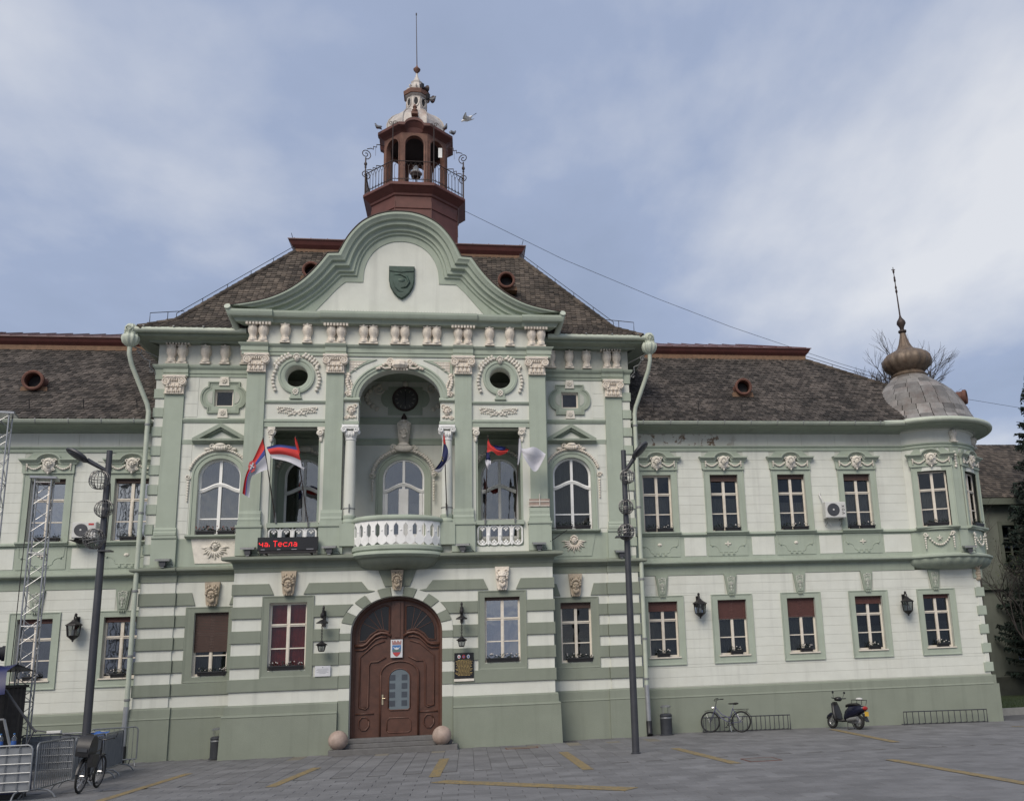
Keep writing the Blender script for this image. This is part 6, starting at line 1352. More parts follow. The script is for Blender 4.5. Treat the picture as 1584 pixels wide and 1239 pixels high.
# ---------------- air conditioners
def air_con(x, z, w, h, lab, brand):
    t = thing('air_conditioner', lab, 'air conditioner', (x, -.02, z), 0, 'air conditioners on the wings'); d = .32
    m = MB(); m.cbox(-w/2, w/2, -d-.1, -.1, .08, .08+h, .02); m.build('casing', 'ac_white', t)
    fx, fz, fr = -w*.12, .08 + h*.5, h*.40
    m = MB(); m.lathe([(fr, 0), (fr, .012), (fr*.9, .02)], 0, 0, 28)
    for i in range(12): a = R(30*i); m.tube([(0, 0, .015), (fr*.9*math.cos(a), fr*.9*math.sin(a), .015)], .006, 4)
    for q in (.3, .5, .7, .88): m.tube([(fr*q*math.cos(R(15*i)), fr*q*math.sin(R(15*i)), .016) for i in range(25)], .006, 4)
    m.lathe([(.0, .03), (fr*.16, .025), (fr*.17, .0)], 0, 0, 12); m.xf(Matrix.Translation((fx, -d-.1, fz)) @ Matrix.Rotation(R(90), 4, 'X')); m.build('grille', 'dark_grey' if brand else 'post_grey', t)
    m = MB(); m.lathe([(0, .034), (fr*.15, .03)], 0, 0, 12); m.xf(Matrix.Translation((fx, -d-.1, fz)) @ Matrix.Rotation(R(90), 4, 'X')); m.build('hub', 'ac_white', t)
    m = MB(); [m.box(sx*w*.36-.02, sx*w*.36+.02, -d-.14, .02, .04, .08) for sx in (-1, 1)]; [m.tube([(sx*w*.36, -d-.1, .05), (sx*w*.36, 0.0, -.18)], .012, 5) for sx in (-1, 1)]; m.build('bracket', 'grey_iron', t)
    if brand:
        m = MB(); bxx = w*.36; y = -d-.104; S = .05      # the letters V O X, turned to read upwards
        def seg(a, b, oz): m.tube([(bxx + a[0]*S, y, fz + oz + a[1]*S), (bxx + b[0]*S, y, fz + oz + b[1]*S)], .009, 4)
        rot = lambda p: (-p[1], p[0])
        for oz, L in ((-.13, [((-.7, 1), (0, -1)), ((0, -1), (.7, 1))]), (.0, [((-.7, -.8), (.7, -.8)), ((.7, -.8), (.7, .8)), ((.7, .8), (-.7, .8)), ((-.7, .8), (-.7, -.8))]), (.13, [((-.7, -1), (.7, 1)), ((-.7, 1), (.7, -1))])):
            for a, b in L: seg(rot(a), rot(b), oz)
        m.build('lettering', 'iron', t)
        m = MB(); m.tube([(-w*.44, -.12, h+.1), (-w*.5, -.1, h+.25), (-w*.56, -.03, h+.42), (-w*.52, .0, h+.5)], .03, 6); m.tube([(-w*.3, -.15, .06), (-w*.25, -.2, -.1), (-w*.15, -.15, -.2)], .014, 5); m.build('hose', 'ac_white', t)
    else:
        m = MB(); m.box(w*.18, w*.40, -d-.106, -d-.101, .08+h*.80, .08+h*.92); m.build('badge', 'logo_red', t)
        m = MB(); m.add([(-.45, -.45, .02), (.2, -.5, .0), (.4, -.2, .03), (-.35, -.1, .05), (-.1, -.4, -.12)], [(0, 1, 2, 3), (0, 4, 1), (1, 4, 2), (2, 4, 3), (3, 4, 0)]); m.build('drip_tray', 'iron', t)
air_con(15.87, 7.42, .80, .60, 'white air conditioner between the third and fourth upper windows of the right wing', True)
air_con(-10.18, 7.10, .74, .52, 'white air conditioner with a red badge beside the left street lamp', False)

# ---------------- lanterns
def wall_lantern(x, z, lab, big=True):
    t = thing('wall_lantern', lab, 'lantern', (x, .0, z), 0, 'bracket lanterns on the wings')
    m = MB(); m.box(-.06, .06, -.03, .01, .35, .75); m.tube([(0, -.02, .68), (0, -.15, .76), (0, -.28, .74), (0, -.30, .64)], .025, 6); m.spiral((0, -.14, .64), .08, 1.2, .018, ax='yz'); m.ell((0, -.2, .80), (.05, .05, .06), 6, 4); m.build('bracket', 'iron', t, 40)
    m = MB(); a0 = R(30); m.lathe([(.0, .66), (.06, .63), (.10, .58), (.26, .48), (.27, .455), (.23, .45)], 0, -.30, 6, a0); m.lathe([(.02, -.02), (.08, .02), (.17, .10), (.18, .13)], 0, -.30, 6, a0); m.ell((0, -.3, -.03), (.035, .035, .04), 6, 4)
    for i in range(6):
        a = a0 + R(60*i); m.tube([(.22*math.sin(a), -.30 - .22*math.cos(a), .46), (.175*math.sin(a), -.30 - .175*math.cos(a), .11)], .016, 5)
    m.build('cage', 'iron', t)
    MB().lathe([(.168, .12), (.208, .455)], 0, -.30, 6, a0).build('glass', 'glass_mid', t)
    MB().lathe([(.02, .12), (.05, .16), (.055, .28), (.0, .33)], 0, -.30, 10).build('bulb', 'bell_white', t, True)
wall_lantern(10.48, 4.02, 'black glazed lantern between the first and second ground floor windows of the right wing')
wall_lantern(18.38, 3.88, 'black glazed lantern beside the last ground floor window near the rounded corner')
wall_lantern(-10.28, 3.90, 'black glazed lantern on the left wing beside the street lamp')
def chain_lantern(x, lab):
    t = thing('hanging_lantern', lab, 'lantern', (x, C0-.05, 3.25), 0, 'chain lanterns beside the door')
    m = MB(); m.box(-.05, .05, -.03, .03, .75, 1.25); m.tube([(0, 0, 1.1), (0, -.15, 1.28), (0, -.33, 1.26), (0, -.40, 1.12)], .028, 6); m.spiral((0, -.15, 1.1), .1, 1.3, .02, ax='yz'); m.ell((0, -.2, 1.33), (.04, .05, .08), 6, 4); m.ell((0, -.4, 1.08), (.07, .07, .10), 8, 5); m.build('bracket', 'iron', t, 40)
    m = MB(); m.lathe([(.03, .95), (.18, .86), (.19, .83), (.05, .84)], 0, -.40, 8); m.box(-.17, .17, -.42, -.38, .84, .87); m.build('canopy', 'iron', t)
    m = MB()
    for i in range(11):
        zz = .82 - .052*i; ln = [(0.0 if i % 2 else .022*math.cos(R(40*k)), (-.40 + .022*math.cos(R(40*k))) if i % 2 else -.40, zz + .036*math.sin(R(40*k))) for k in range(10)]; m.tube(ln, .009, 4)
    m.build('chain', 'iron', t)
    m = MB(); m.lathe([(.0, .30), (.04, .28), (.07, .24), (.20, .17), (.19, .15)], 0, -.40, 6); m.lathe([(.14, .15), (.145, .12)], 0, -.40, 6); m.lathe([(.08, -.05), (.10, -.03), (.09, -.01)], 0, -.40, 6)
    for i in range(6): a = R(60*i); m.tube([(.14*math.sin(a), -.4 - .14*math.cos(a), .15), (.09*math.sin(a), -.4 - .09*math.cos(a), -.03)], .012, 4)
    m.build('lamp', 'iron', t); MB().lathe([(.085, -.02), (.132, .15)], 0, -.40, 6).build('glass', 'glass_mid', t)
chain_lantern(-2.28, 'black lantern hanging on a chain left of the entrance'); chain_lantern(2.08, 'black lantern hanging on a chain right of the entrance')

# ---------------- plaques, crest, display
t = thing('plaque', 'small white plaque with grey lettering left of the entrance', 'plaque', (-2.28, C0-.07, 2.44))
MB().cbox(-.24, .24, -.02, .01, 0, .33, .006).build('panel', 'plaque_white', t)
m = MB(); m.ell((0, -.022, .285), (.02, .004, .022), 8, 5)
for i, w_2 in enumerate((.16, .19, .13, .18, .1)): m.box(-w_2, w_2, -.023, -.021, .23 - .035*i, .242 - .035*i)
m.build('lettering', 'text_grey', t)
t = thing('plaque', 'black memorial plaque with gold text and three emblems right of the entrance', 'plaque', (2.15, C0-.065, 2.12))
MB().cbox(-.31, .31, -.03, .01, .08, .90, .008).build('panel', 'plaque_black', t); MB().box(-.32, .32, -.035, .01, 0, .078).build('ledge', 'pale_stucco', t)
m = MB(); q = random.Random(2)
for i in range(13):
    w_2 = [.2, .27, .24, .26, .22, .25, .2, .27, .25, .18, .28, .26, .2][i]; x = -w_2; z = .66 - .04*i
    while x < w_2: l = q.uniform(.03, .09); m.box(x, min(x + l, w_2), -.033, -.031, z, z + .018); x += l + .014
m.build('lettering', 'gold', t)
for i, c_ in enumerate(('plaque_white', 'crest_red', 'plaque_white')):
    m = MB(); m.prism([(-.16 + .15*i + .05*math.cos(R(30*k)), .78 + .062*math.sin(R(30*k))) for k in range(12)], -.04, -.03); e_ = m.build('emblem', c_, t); MB().prism([(-.16 + .15*i + .025*math.cos(R(60*k)), .775 + .035*math.sin(R(60*k))) for k in range(6)], -.044, -.04).build('emblem_field', ['crest_red', 'crest_blue', 'crest_blue'][i], t)
cy_ = dy - .075
t = thing('coat_of_arms', 'white board with the town crest fixed to the brown entrance door', 'sign', (-.02, cy_, 2.95))
MB().cbox(-.19, .19, -.015, .035, 0, .58, .006).build('board', 'plaque_white', t)
shd = [(-.14, .40), (.14, .40), (.14, .22), (.11, .13), (.06, .07), (0, .035), (-.06, .07), (-.11, .13), (-.14, .22)]
MB().prism(shd, -.022, -.015).build('shield', 'crest_blue', t)
MB().prism([(-.125, .17), (.125, .17), (.11, .13), (.06, .07), (0, .035), (-.06, .07), (-.11, .13)], -.025, -.022).build('shield_base', 'crest_red', t)
MB().prism([(-.13, .27), (.13, .27), (.13, .18), (-.13, .18)], -.0245, -.022).build('shield_field', 'crest_green', t)
MB().prism([(-.12, .36), (-.05, .31), (0, .33), (.05, .31), (.12, .36), (.06, .27), (0, .25), (-.06, .27)], -.028, -.0245).build('bird', 'plaque_white', t)
cw = [(-.14, .42), (.14, .42), (.15, .49)]
for i in range(4): x = .15 - .1*i; cw += [(x, .55), (x - .035, .55), (x - .035, .50), (x - .065, .50)] if i < 3 else [(x + .035, .55), (x, .55)]
MB().prism(cw[:-0 or None], -.022, -.015).build('mural_crown', 'crest_pink', t)
# LED text panel
t = thing('led_display', 'black running text display with red Cyrillic letters under the left balustrade', 'display', (-3.42, C0-.42, 6.32))
MB().cbox(-.93, .93, -.05, .09, .10, .53, .01).build('casing', 'plaque_black', t); MB().box(-.88, .88, -.03, .07, .02, .10).build('frame', 'iron', t)
m = MB(); [m.box(x-.02, x+.02, -.02, .4, .0, .04) for x in (-.7, .7)]; m.build('bracket', 'iron', t)
FONT = {'Ч': ['00000', '00000', '10001', '10001', '01111', '00001', '00001'], 'а': ['00000', '00000', '01110', '00001', '01111', '10001', '01111'], ',': ['0', '0', '0', '0', '0', '1', '1'], ' ': ['00'] * 7,
        'Т': ['11111', '00100', '00100', '00100', '00100', '00100', '00100'], 'е': ['00000', '00000', '01110', '10001', '11111', '10000', '01110'], 'с': ['00000', '00000', '01111', '10000', '10000', '10000', '01111'], 'л': ['00000', '00000', '00111', '01001', '01001', '01001', '10001']}
m = MB(); dim = MB(); p_ = .0255; x = -.88; 
for ch in 'Ча, Тесла':
    G_ = FONT[ch]; hgt = p_ * 1.08
    for r_, row in enumerate(G_):
        for c_, b in enumerate(row):
            if b == '1': m.box(x + c_*p_, x + (c_ + .86)*p_, -.058, -.051, .42 - (r_+1)*hgt, .42 - (r_ + .14)*hgt)
    x += (len(G_[0]) + 1) * p_
m.build('lettering', 'led_red', t)
m = MB(); [m.box(x, x + w_2, -.055, -.051, .125, .145) for x, w_2 in ((-.82, .12), (-.32, .10), (.12, .16), (.58, .22))]; m.build('small_print', 'text_grey', t)
# ---------------- floodlights on the cornices
for x, y, z, lab in ((-4.65, -2.0, 6.27, 'flat floodlight on the cornice below the leftmost centre pilaster'), (-2.14, -2.0, 6.27, 'flat floodlight on the cornice between the display and the balcony'), (2.13, -2.0, 6.27, 'flat floodlight on the cornice right of the balcony'), (4.65, -2.0, 6.27, 'flat floodlight on the cornice below the rightmost centre pilaster'), (-7.50, -.98, 6.08, 'flat floodlight on the cornice of the left side bay'), (7.60, -.98, 6.08, 'flat floodlight on the cornice behind the right street lamp'), (20.85, -.78, 6.03, 'flat floodlight on the ledge of the rounded corner bay')):
    t = thing('floodlight', lab, 'floodlight', (x, y, z), rg.uniform(-.15, .15), 'floodlights lighting the facade')
    m = MB(); m.add([(-.22, -.14, .20), (.22, -.14, .20), (.22, .12, .25), (-.22, .12, .25), (-.22, -.14, .255), (.22, -.14, .255), (.22, .12, .305), (-.22, .12, .305)], [(0,1,5,4),(1,2,6,5),(2,3,7,6),(3,0,4,7),(4,5,6,7),(3,2,1,0)]); m.build('housing', 'grey_iron', t)
    MB().box(-.09, .09, -.09, .09, .05, .199).build('ballast', 'dark_grey', t); MB().box(-.05, .05, -.06, .06, 0, .05).build('foot', 'grey_iron', t)
    MB().tube([(.1, .05, .1), (.25, .1, .12), (.32, .2, .05), (.34, .28, .02)], .01, 4).build('cable', 'iron', t)
# repair straps on the right outer pilaster base
m = MB(); m.box(4.36, 5.06, C0-.116, C0-.101, 7.80, 8.08); pr_ = m.build('repair_patch', 'stone_ball', hall)
m = MB(); m.box(4.30, 5.04, C0-.14, C0-.12, 7.97, 8.0); m.box(4.30, 5.04, C0-.145, C0-.125, 7.82, 7.85); m.box(4.70, 4.73, C0-.15, C0-.126, 7.83, 8.25); m.build('repair_strap', 'pale_stucco', pr_)
m = MB(); m.tube([(5.05, -1.85, 7.15), (5.05, -1.0, 7.17), (6.2, -1.0, 7.20)], .014, 5); m.tube([(5.05, -1.85, 6.6), (5.7, -1.0, 7.1)], .014, 5); m.build('stay_bar', 'iron', hall)

# ---------------- flags
def patch(m, T, B, v0, v1, y, amp, nu=16, nv=5, ph=0.):
    def cv(P, u):
        f = u*(len(P)-1); i = min(int(f), len(P)-2); f -= i; a = [P[max(i-1, 0)], P[i], P[i+1], P[min(i+2, len(P)-1)]]
        return tuple(.5*((2*a[1][k]) + (-a[0][k] + a[2][k])*f + (2*a[0][k] - 5*a[1][k] + 4*a[2][k] - a[3][k])*f*f + (-a[0][k] + 3*a[1][k] - 3*a[2][k] + a[3][k])*f**3) for k in (0, 1))
    vs = []
    for i in range(nu + 1):
        u = i/nu; t_, b_ = cv(T, u), cv(B, u)
        for j in range(nv + 1):
            v = v0 + (v1-v0)*j/nv; x = t_[0] + (b_[0]-t_[0])*v; z = t_[1] + (b_[1]-t_[1])*v
            vs.append((x, y + amp*math.sin(u*7 + v*2.2 + ph)*(.3 + u) + .05*math.sin(v*9 + ph*2), z))
    n = nv + 1; m.add(vs, [(i*n+j, (i+1)*n+j, (i+1)*n+j+1, i*n+j+1) for i in range(nu) for j in range(nv)]); return m
def flag(lab, base, tip, bands):
    t = thing('flag', lab, 'flag', base, 0, 'flags on the loggia'); b = Vector(base)
    pr = Vector(tip) - b; m = MB(); m.tube([(0, 0, -.12), tuple(pr)], [.019, .015], 7); m.ell(tuple(pr), (.02, .02, .045), 6, 4); m.build('pole', 'iron_brown', t)
    MB().tube([(0, 0, -.14), tuple(pr*.08)], .03, 8).build('holder', 'grey_iron', t)
    for nm, mt, T, B, v0, v1, amp, ph in bands:
        mm = MB(); patch(mm, T, B, v0, v1, -2.60, amp, ph=ph); mm.v = [(x - b.x, y - b.y, z - b.z) for x, y, z in mm.v]; mm.build(nm, mt, t, True)
T1 = [(-4.23, 10.0), (-4.46, 9.40), (-4.68, 8.80), (-4.78, 8.20)]; B1 = [(-4.05, 8.98), (-4.34, 8.84), (-4.55, 8.66), (-4.56, 8.06)]
flag('red, blue and white flag with a crest drooping left of the leftmost pole', (-3.88, -1.78, 7.50), (-4.22, -2.60, 10.0), [('red_stripe', 'flag_red', T1, B1, 0, .36, .05, 0), ('blue_stripe', 'flag_blue', T1, B1, .36, .56, .05, 0), ('white_stripe', 'flag_white', T1, B1, .56, 1, .05, 0)])
fl = [o for o in COL.objects if o.name == 'flag'][0]
m = MB(); patch(m, T1, B1, .22, .62, -2.635, .05, 8, 4); m.v = [p for p in m.v]; 
m = MB(); m.prism([(-.62 + .12*math.cos(R(45*k)) , 1.55 + .2*math.sin(R(45*k))) for k in range(8)], -.90, -.885); cr1 = m.build('crest', 'crest_red', fl); m = MB(); m.tube([(-.66, -.91, 1.45), (-.58, -.91, 1.66)], .025, 5); m.tube([(-.68, -.91, 1.6), (-.55, -.91, 1.5)], .02, 5); m.build('crest_cross', 'flag_white', fl)
T2 = [(-3.14, 9.74), (-3.30, 9.74), (-3.75, 9.78), (-4.13, 9.73)]; B2 = [(-2.98, 8.99), (-3.30, 9.16), (-3.62, 9.28), (-3.92, 9.33)]
flag('red, blue and white flag blown flat to the left above the display', (-2.86, -1.78, 7.36), (-3.21, -2.60, 10.03), [('tip_red', 'flag_red', [(-3.245, 10.03), (-3.22, 9.8), (-3.12, 9.52)], [(-3.20, 10.02), (-3.13, 9.8), (-3.05, 9.50)], 0, 1, .01, 1), ('blue_stripe', 'flag_blue', T2, B2, 0, .17, .06, .5), ('red_stripe', 'flag_red', T2, B2, .17, .62, .06, .5), ('white_stripe', 'flag_white', T2, B2, .62, 1, .06, .5), ('tail', 'flag_white', [(-2.98, 9.06), (-2.90, 9.02), (-2.84, 9.10)], [(-2.98, 8.99), (-2.92, 8.93), (-2.84, 9.02)], 0, 1, .02, .5)])
T3 = [(1.50, 10.16), (1.48, 9.75), (1.46, 9.40), (1.40, 9.20), (1.21, 8.92)]; B3 = [(1.54, 10.12), (1.61, 9.75), (1.73, 9.34), (1.56, 9.12), (1.42, 8.88)]
flag('dark blue flag with a red tip and yellow star hanging before the right column', (1.60, -1.88, 7.68), (1.52, -2.60, 10.16), [('red_stripe', 'flag_red', [(1.50, 10.17), (1.49, 9.95), (1.50, 9.80)], [(1.535, 10.12), (1.56, 9.95), (1.58, 9.80)], 0, 1, .01, 0), ('blue_stripe', 'flag_navy', T3[:3] if 0 else [(1.50, 9.80), (1.47, 9.5), (1.42, 9.22), (1.21, 8.94)], [(1.58, 9.80), (1.66, 9.55), (1.60, 9.22), (1.40, 8.96)], 0, 1, .05, 0), ('white_stripe', 'flag_white', [(1.68, 9.50), (1.60, 9.22), (1.40, 8.97), (1.21, 8.95)], [(1.74, 9.34), (1.57, 9.12), (1.41, 8.87), (1.22, 8.89)], 0, 1, .04, 0), ('star', 'flag_yellow', [(1.43, 9.36), (1.47, 9.22)], [(1.50, 9.34), (1.50, 9.16)], 0, 1, -.04, 1)])
flag('small red, blue and white flag fluttering in the right side opening', (2.87, -1.78, 7.38), (2.96, -2.60, 10.06), [('red_stripe', 'flag_red', [(2.955, 10.08), (3.04, 9.80), (3.25, 9.66), (3.66, 9.62)], [(2.93, 9.50), (3.10, 9.56), (3.30, 9.42), (3.58, 9.50)], .0, 1, .03, 0), ('blue_stripe', 'flag_blue', [(3.14, 9.76), (3.28, 9.72), (3.42, 9.70), (3.55, 9.66)], [(3.20, 9.64), (3.30, 9.58), (3.42, 9.56), (3.54, 9.60)], 0, 1, -.03, 2.5), ('blue_tail', 'flag_navy', [(2.90, 9.52), (2.90, 9.35), (2.88, 9.25)], [(3.0, 9.50), (3.03, 9.34), (3.05, 9.24)], 0, 1, .02, 0), ('white_tail', 'flag_white', [(2.86, 9.27), (2.89, 9.10), (2.93, 8.96)], [(3.06, 9.24), (3.05, 9.12), (2.98, 8.95)], 0, 1, .03, 0)])
flag('plain white flag blown to the right in front of the right pilaster', (3.87, -1.78, 7.42), (4.01, -2.60, 10.01), [('strip', 'flag_white', [(3.98, 10.0), (3.97, 9.6), (3.93, 9.1)], [(4.05, 9.99), (4.08, 9.55), (3.97, 9.08)], 0, 1, .02, 0), ('cloth', 'flag_white', [(4.04, 9.70), (4.22, 9.64), (4.55, 9.68), (4.90, 9.50)], [(4.12, 9.42), (4.24, 9.15), (4.54, 8.86), (4.86, 9.36)], 0, 1, .12, 1.1)])

# ---------------- street lamps with wire ball ornaments
def street_lamp(x, y, lab, arm, top, balls, seed):
    t = thing('street_lamp', lab, 'street lamp', (x, y, gz(x)), 0, 'street lamps before the hall')
    m = MB(); m.lathe([(.13, 0), (.13, .03), (.10, .04)], 0, 0, 16); m.tube([(0, 0, .0), (0, 0, 3.6), (0, 0, top)], [.10, .095, .072], 14); m.build('pole', 'post_grey', t, 50)
    a = Vector(arm[0]); b = Vector(arm[1]); d = (b - a).normalized()
    m = MB(); m.tube([a, b], [.05, .065], 10); m.build('arm', 'post_grey', t, 50)
    h = MB(); h.lathe([(0, .05), (.1, .075), (.2, .06), (.27, .0), (.26, -.05), (.22, -.07)], 0, 0, 20)
    sc = Matrix.Diagonal((1.22, .78, .8, 1)); ang = math.atan2(d.z, d.x); M = Matrix.Translation(b + d*.27) @ Matrix.Rotation(-ang*.8 if d.x > 0 else math.pi - ang, 4, 'Y') @ Matrix.Rotation(R(-22), 4, 'X') @ sc
    h.xf(M); h.build('lamp_head', 'post_grey', t, 50)
    g_ = MB(); g_.lathe([(.215, -.062), (.14, -.085), (0, -.09)], 0, 0, 20); g_.xf(M); g_.build('lamp_glass', 'bin_grey', t, True)
    q = random.Random(seed)
    for k, (bx, bz, r) in enumerate(balls):
        m = MB(); dense = k == 2
        for i in range(9 if not dense else 13):
            a0 = math.pi*i/9; tl = q.uniform(-.12, .12); m.tube([(bx + r*math.sin(R(20*j))*math.cos(a0), -.12 + r*math.sin(R(20*j))*math.sin(a0), bz + r*math.cos(R(20*j)) + tl*r*math.sin(R(20*j))) for j in range(19)], .008, 4)
        for i in range(4 if not dense else 30):
            u = q.uniform(-.7, .7); 
            if dense:
                w0 = q.uniform(0, 6.28); m.tube([(bx + r*1.06*math.sqrt(max(.05, 1 - (u + .07*j)**2))*math.cos(w0 + .35*j), -.12 + r*1.06*math.sqrt(max(.05, 1 - (u + .07*j)**2))*math.sin(w0 + .35*j), bz + r*(u + .07*j)) for j in range(5)], .010, 4)
            else: s_ = math.sqrt(1 - u*u); m.tube([(bx + r*s_*math.cos(R(24*j)), -.12 + r*s_*math.sin(R(24*j)), bz + r*u) for j in range(16)], .007, 4)
        m.build('wire_ball', 'wire_silver', t)
    m = MB(); m.tube([(.09, -.03, top-.9), (.12, -.02, top-1.4), (.1, -.02, top-2.3), (.085, -.02, top-2.6)], .012, 5); m.tube([(a.x*.3, -.02, top-.35), ((a+b).x*.5, -.03, (a+b).z*.5 + .12)], .008, 4); m.build('cable', 'iron', t)
    m = MB(); m.box(-.35, .02, -.3, .0, top-2.56, top-2.53) if arm[1][0] > 0 else m.box(-.02, .3, -.25, .0, top-2.72, top-2.69); m.build('bracket', 'post_grey', t)
street_lamp(6.75, -7.15, 'dark grey street lamp with three wire balls right of the centre block', ((.02, 0, 7.78), (.30, -.1, 8.18)), 8.42, [(.06, 7.62, .21), (-.01, 6.74, .21), (-.04, 6.02, .23)], 1)
street_lamp(-7.14, -7.15, 'dark grey street lamp with three wire balls in front of the left wing', ((-.02, 0, 7.88), (-.50, -.1, 8.16)), 8.44, [(-.15, 7.62, .25), (.02, 6.85, .23), (-.16, 6.06, .26)], 2)
# ---------------- crowd barriers
def barrier(p, q, lab, kind='bars', sheet=False, H=1.16):
    p = Vector(p); q = Vector(q); L = (q - p).length; a = math.atan2(q.y - p.y, q.x - p.x); c_ = (p + q)/2
    t = thing('crowd_barrier', lab, 'barrier', (c_.x, c_.y, gz(c_.x)), a, 'crowd barriers at the stage'); h = L/2; b = .2; r = .09
    m = MB(); m.tube([(-h, 0, b), (-h, 0, H-r), (-h+.03, 0, H-.03), (-h+r, 0, H), (h-r, 0, H), (h-.03, 0, H-.03), (h, 0, H-r), (h, 0, b)], .021, 8); m.tube([(-h, 0, b), (h, 0, b)], .019, 8); m.build('frame', 'galvanised', t, 50)
    if kind == 'bars':
        bm_ = cached(('bar', round(H, 2)), lambda: MB().tube([(0, 0, b), (0, 0, H)], .008, 5), 'galvanised')
        n = int(L/.125)
        for i in range(1, n): link('bar', bm_, t, (-h + L*i/n, 0, 0))
    else:
        for i in range(1, 9): link('bar', cached(('bar', round(H, 2), 'g'), lambda: MB().tube([(0, 0, b), (0, 0, H)], .010, 5), 'galvanised'), t, (-h + L*i/9, 0, 0))
        for i in range(1, 5): link('cross_bar', cached(('cross_bar', round(L, 2)), lambda: MB().tube([(-h, -.012, 0), (h, -.012, 0)], .012, 5), 'galvanised'), t, (0, 0, b + (H-b)*i/5))
    if sheet: MB().box(-h+.03, h-.03, .03, .045, b+.02, H-.04).build('sheet', 'sheet_grey', t)
    for x in (-h*.82, h*.82): link('foot', cached(('foot', 'bar'), lambda: MB().tube([(0, -.36, .015), (0, -.30, .10), (0, -.20, .17), (0, 0, .2), (0, .20, .17), (0, .30, .10), (0, .36, .015)], .018, 7), 'galvanised', 50), t, (x, 0, 0))
barrier((-9.25, -10.62), (-6.97, -10.50), 'grid panel crowd barrier facing the camera at the lower left corner', 'grid', True, 1.14)
barrier((-6.93, -10.36), (-7.02, -8.16), 'crowd barrier with thin bars behind the parked bicycle, nearest of the row', 'bars', False)
barrier((-7.03, -8.08), (-7.12, -5.92), 'grey sheeted crowd barrier in the middle of the row towards the building', 'bars', True, 1.12)
barrier((-7.13, -5.86), (-7.36, -3.85), 'grey sheeted crowd barrier at the far end of the row by the pilaster', 'bars', True, 1.10)
barrier((-9.6, -4.9), (-7.45, -4.75), 'grey sheeted crowd barrier standing parallel to the left wing', 'grid', True, 1.12)
barrier((-8.6, -2.9), (-7.5, -2.2), 'short crowd barrier leaning towards the left downpipe', 'bars', False, 1.12)
# ---------------- stage gear at the left edge
def truss(x, y, H, w, lab):
    t = thing('truss_tower', lab, 'truss', (x, y, gz(x)), R(12), 'aluminium truss towers'); h = w/2
    for sx in (-1, 1):
        for sy in (-1, 1): link('chord', cached(('chord', H), lambda: MB().tube([(0, 0, 0), (0, 0, H)], .021, 8), 'alu', 50), t, (sx*h, sy*h, 0))
    n = int(H/(w*.95)); dm = []
    for f in range(4):
        m = MB()
        for i in range(n):
            z0, z1 = H*i/n + .03, H*(i+1)/n - .03; s = 1 if (i + f) % 2 else -1
            a, b = ((-h*s, -h), (h*s, -h)); M = Matrix.Rotation(R(90*f), 4, 'Z'); m.tube([M @ Vector((a[0], a[1], z0)), M @ Vector((b[0], b[1], z1))], .010, 5)
        m.build('lacing', 'alu', t)
    for z in (2.0, 4.0, 6.0, 8.0):
        if z < H: m = MB(); [m.tube([(-h, s*h, z), (h, s*h, z)], .018, 5) for s in (-1, 1)]; [m.tube([(s*h, -h, z), (s*h, h, z)], .018, 5) for s in (-1, 1)]; m.build('joint_frame', 'alu', t)
    m = MB(); m.cbox(-h-.13, h+.13, -h-.06, h+.06, H, H+.07, .01); m.lathe([(.05, 0), (.05, .04)], h-.02, -h-.05, 8); m.build('head_plate', 'alu', t)
    m = MB(); m.tube([(-h-.1, -h, H), (-h-.12, -h-.05, 1.0)], .012, 5); m.build('hoist_chain', 'iron', t)
truss(-9.58, -5.0, 8.1, .40, 'aluminium truss tower standing before the left wing window'); truss(-10.86, -5.0, 10.0, .40, 'taller aluminium truss tower cut by the left edge')
t = thing('stage', 'dark draped stage side under a blue cover at the left edge', 'stage', (-10.7, -6.0, gz(-10)))
m = MB(); n = 40; vs = []
pth = [(-1.6, -.6), (1.25, -.6), (1.25, .8), (-1.6, .8)]
for k in range(4):
    a = Vector(pth[k]); b = Vector(pth[(k+1) % 4])
    for i in range(16):
        p = a.lerp(b, i/16); d = .05*math.sin(i*2.3 + k); nn = Vector((b - a)).orthogonal().normalized(); q = p + nn*d; vs += [(q.x, q.y, 0), (q.x, q.y, 2.45)]
k = len(vs)//2; m.add(vs, [(2*i, (2*i+2) % (2*k), (2*i+3) % (2*k), 2*i+1) for i in range(k)]); m.build('drape', 'drape_brown', t)
m = MB(); m.box(-1.65, 1.3, -.68, .85, 2.38, 2.45); m.build('deck', 'black_drape', t)
m = MB(); vs = []
for i in range(21):
    x = -1.7 + 3.1*i/20; w_2 = .06*math.sin(i*1.3)
    vs += [(x, -.74 + w_2*.4, 2.30 + .10*math.sin(i*.9)), (x, -.72, 2.78 + w_2*.3), (x, -.2, 2.96 + w_2*.4), (x, .9, 2.80)]
m.add(vs, [(4*i+j, 4*i+4+j, 4*i+5+j, 4*i+j+1) for i in range(20) for j in range(3)]); m.build('cover', 'blue_tarp', t, True)
m = MB(); m.tube([(1.3, -.5, 2.35), (1.95, -.3, 1.35), (2.05, -.3, 1.25)], .03, 6); m.tube([(2.0, -.3, 1.3), (1.8, -.3, .8)], .02, 5); m.tube([(2.0, -.3, 1.3), (2.7, -.2, 1.15), (3.0, 0, 1.1)], .018, 5); m.build('brace', 'dark_grey', t)
m = MB(); m.cbox(2.28, 2.62, -.28, -.2, 1.19, 1.26, .01); m.build('clamp', 'ac_white', t)
m = MB(); m.tube([(1.05, -.72, .3), (1.2, -.75, 1.7)], .03, 6); m.tube([(1.45, -.72, 1.6), (1.75, -.72, .6)], .035, 6); m.tube([(1.2, -.72, 1.6), (1.45, -.72, 1.6)], .03, 6); m.build('rail', 'galvanised', t)
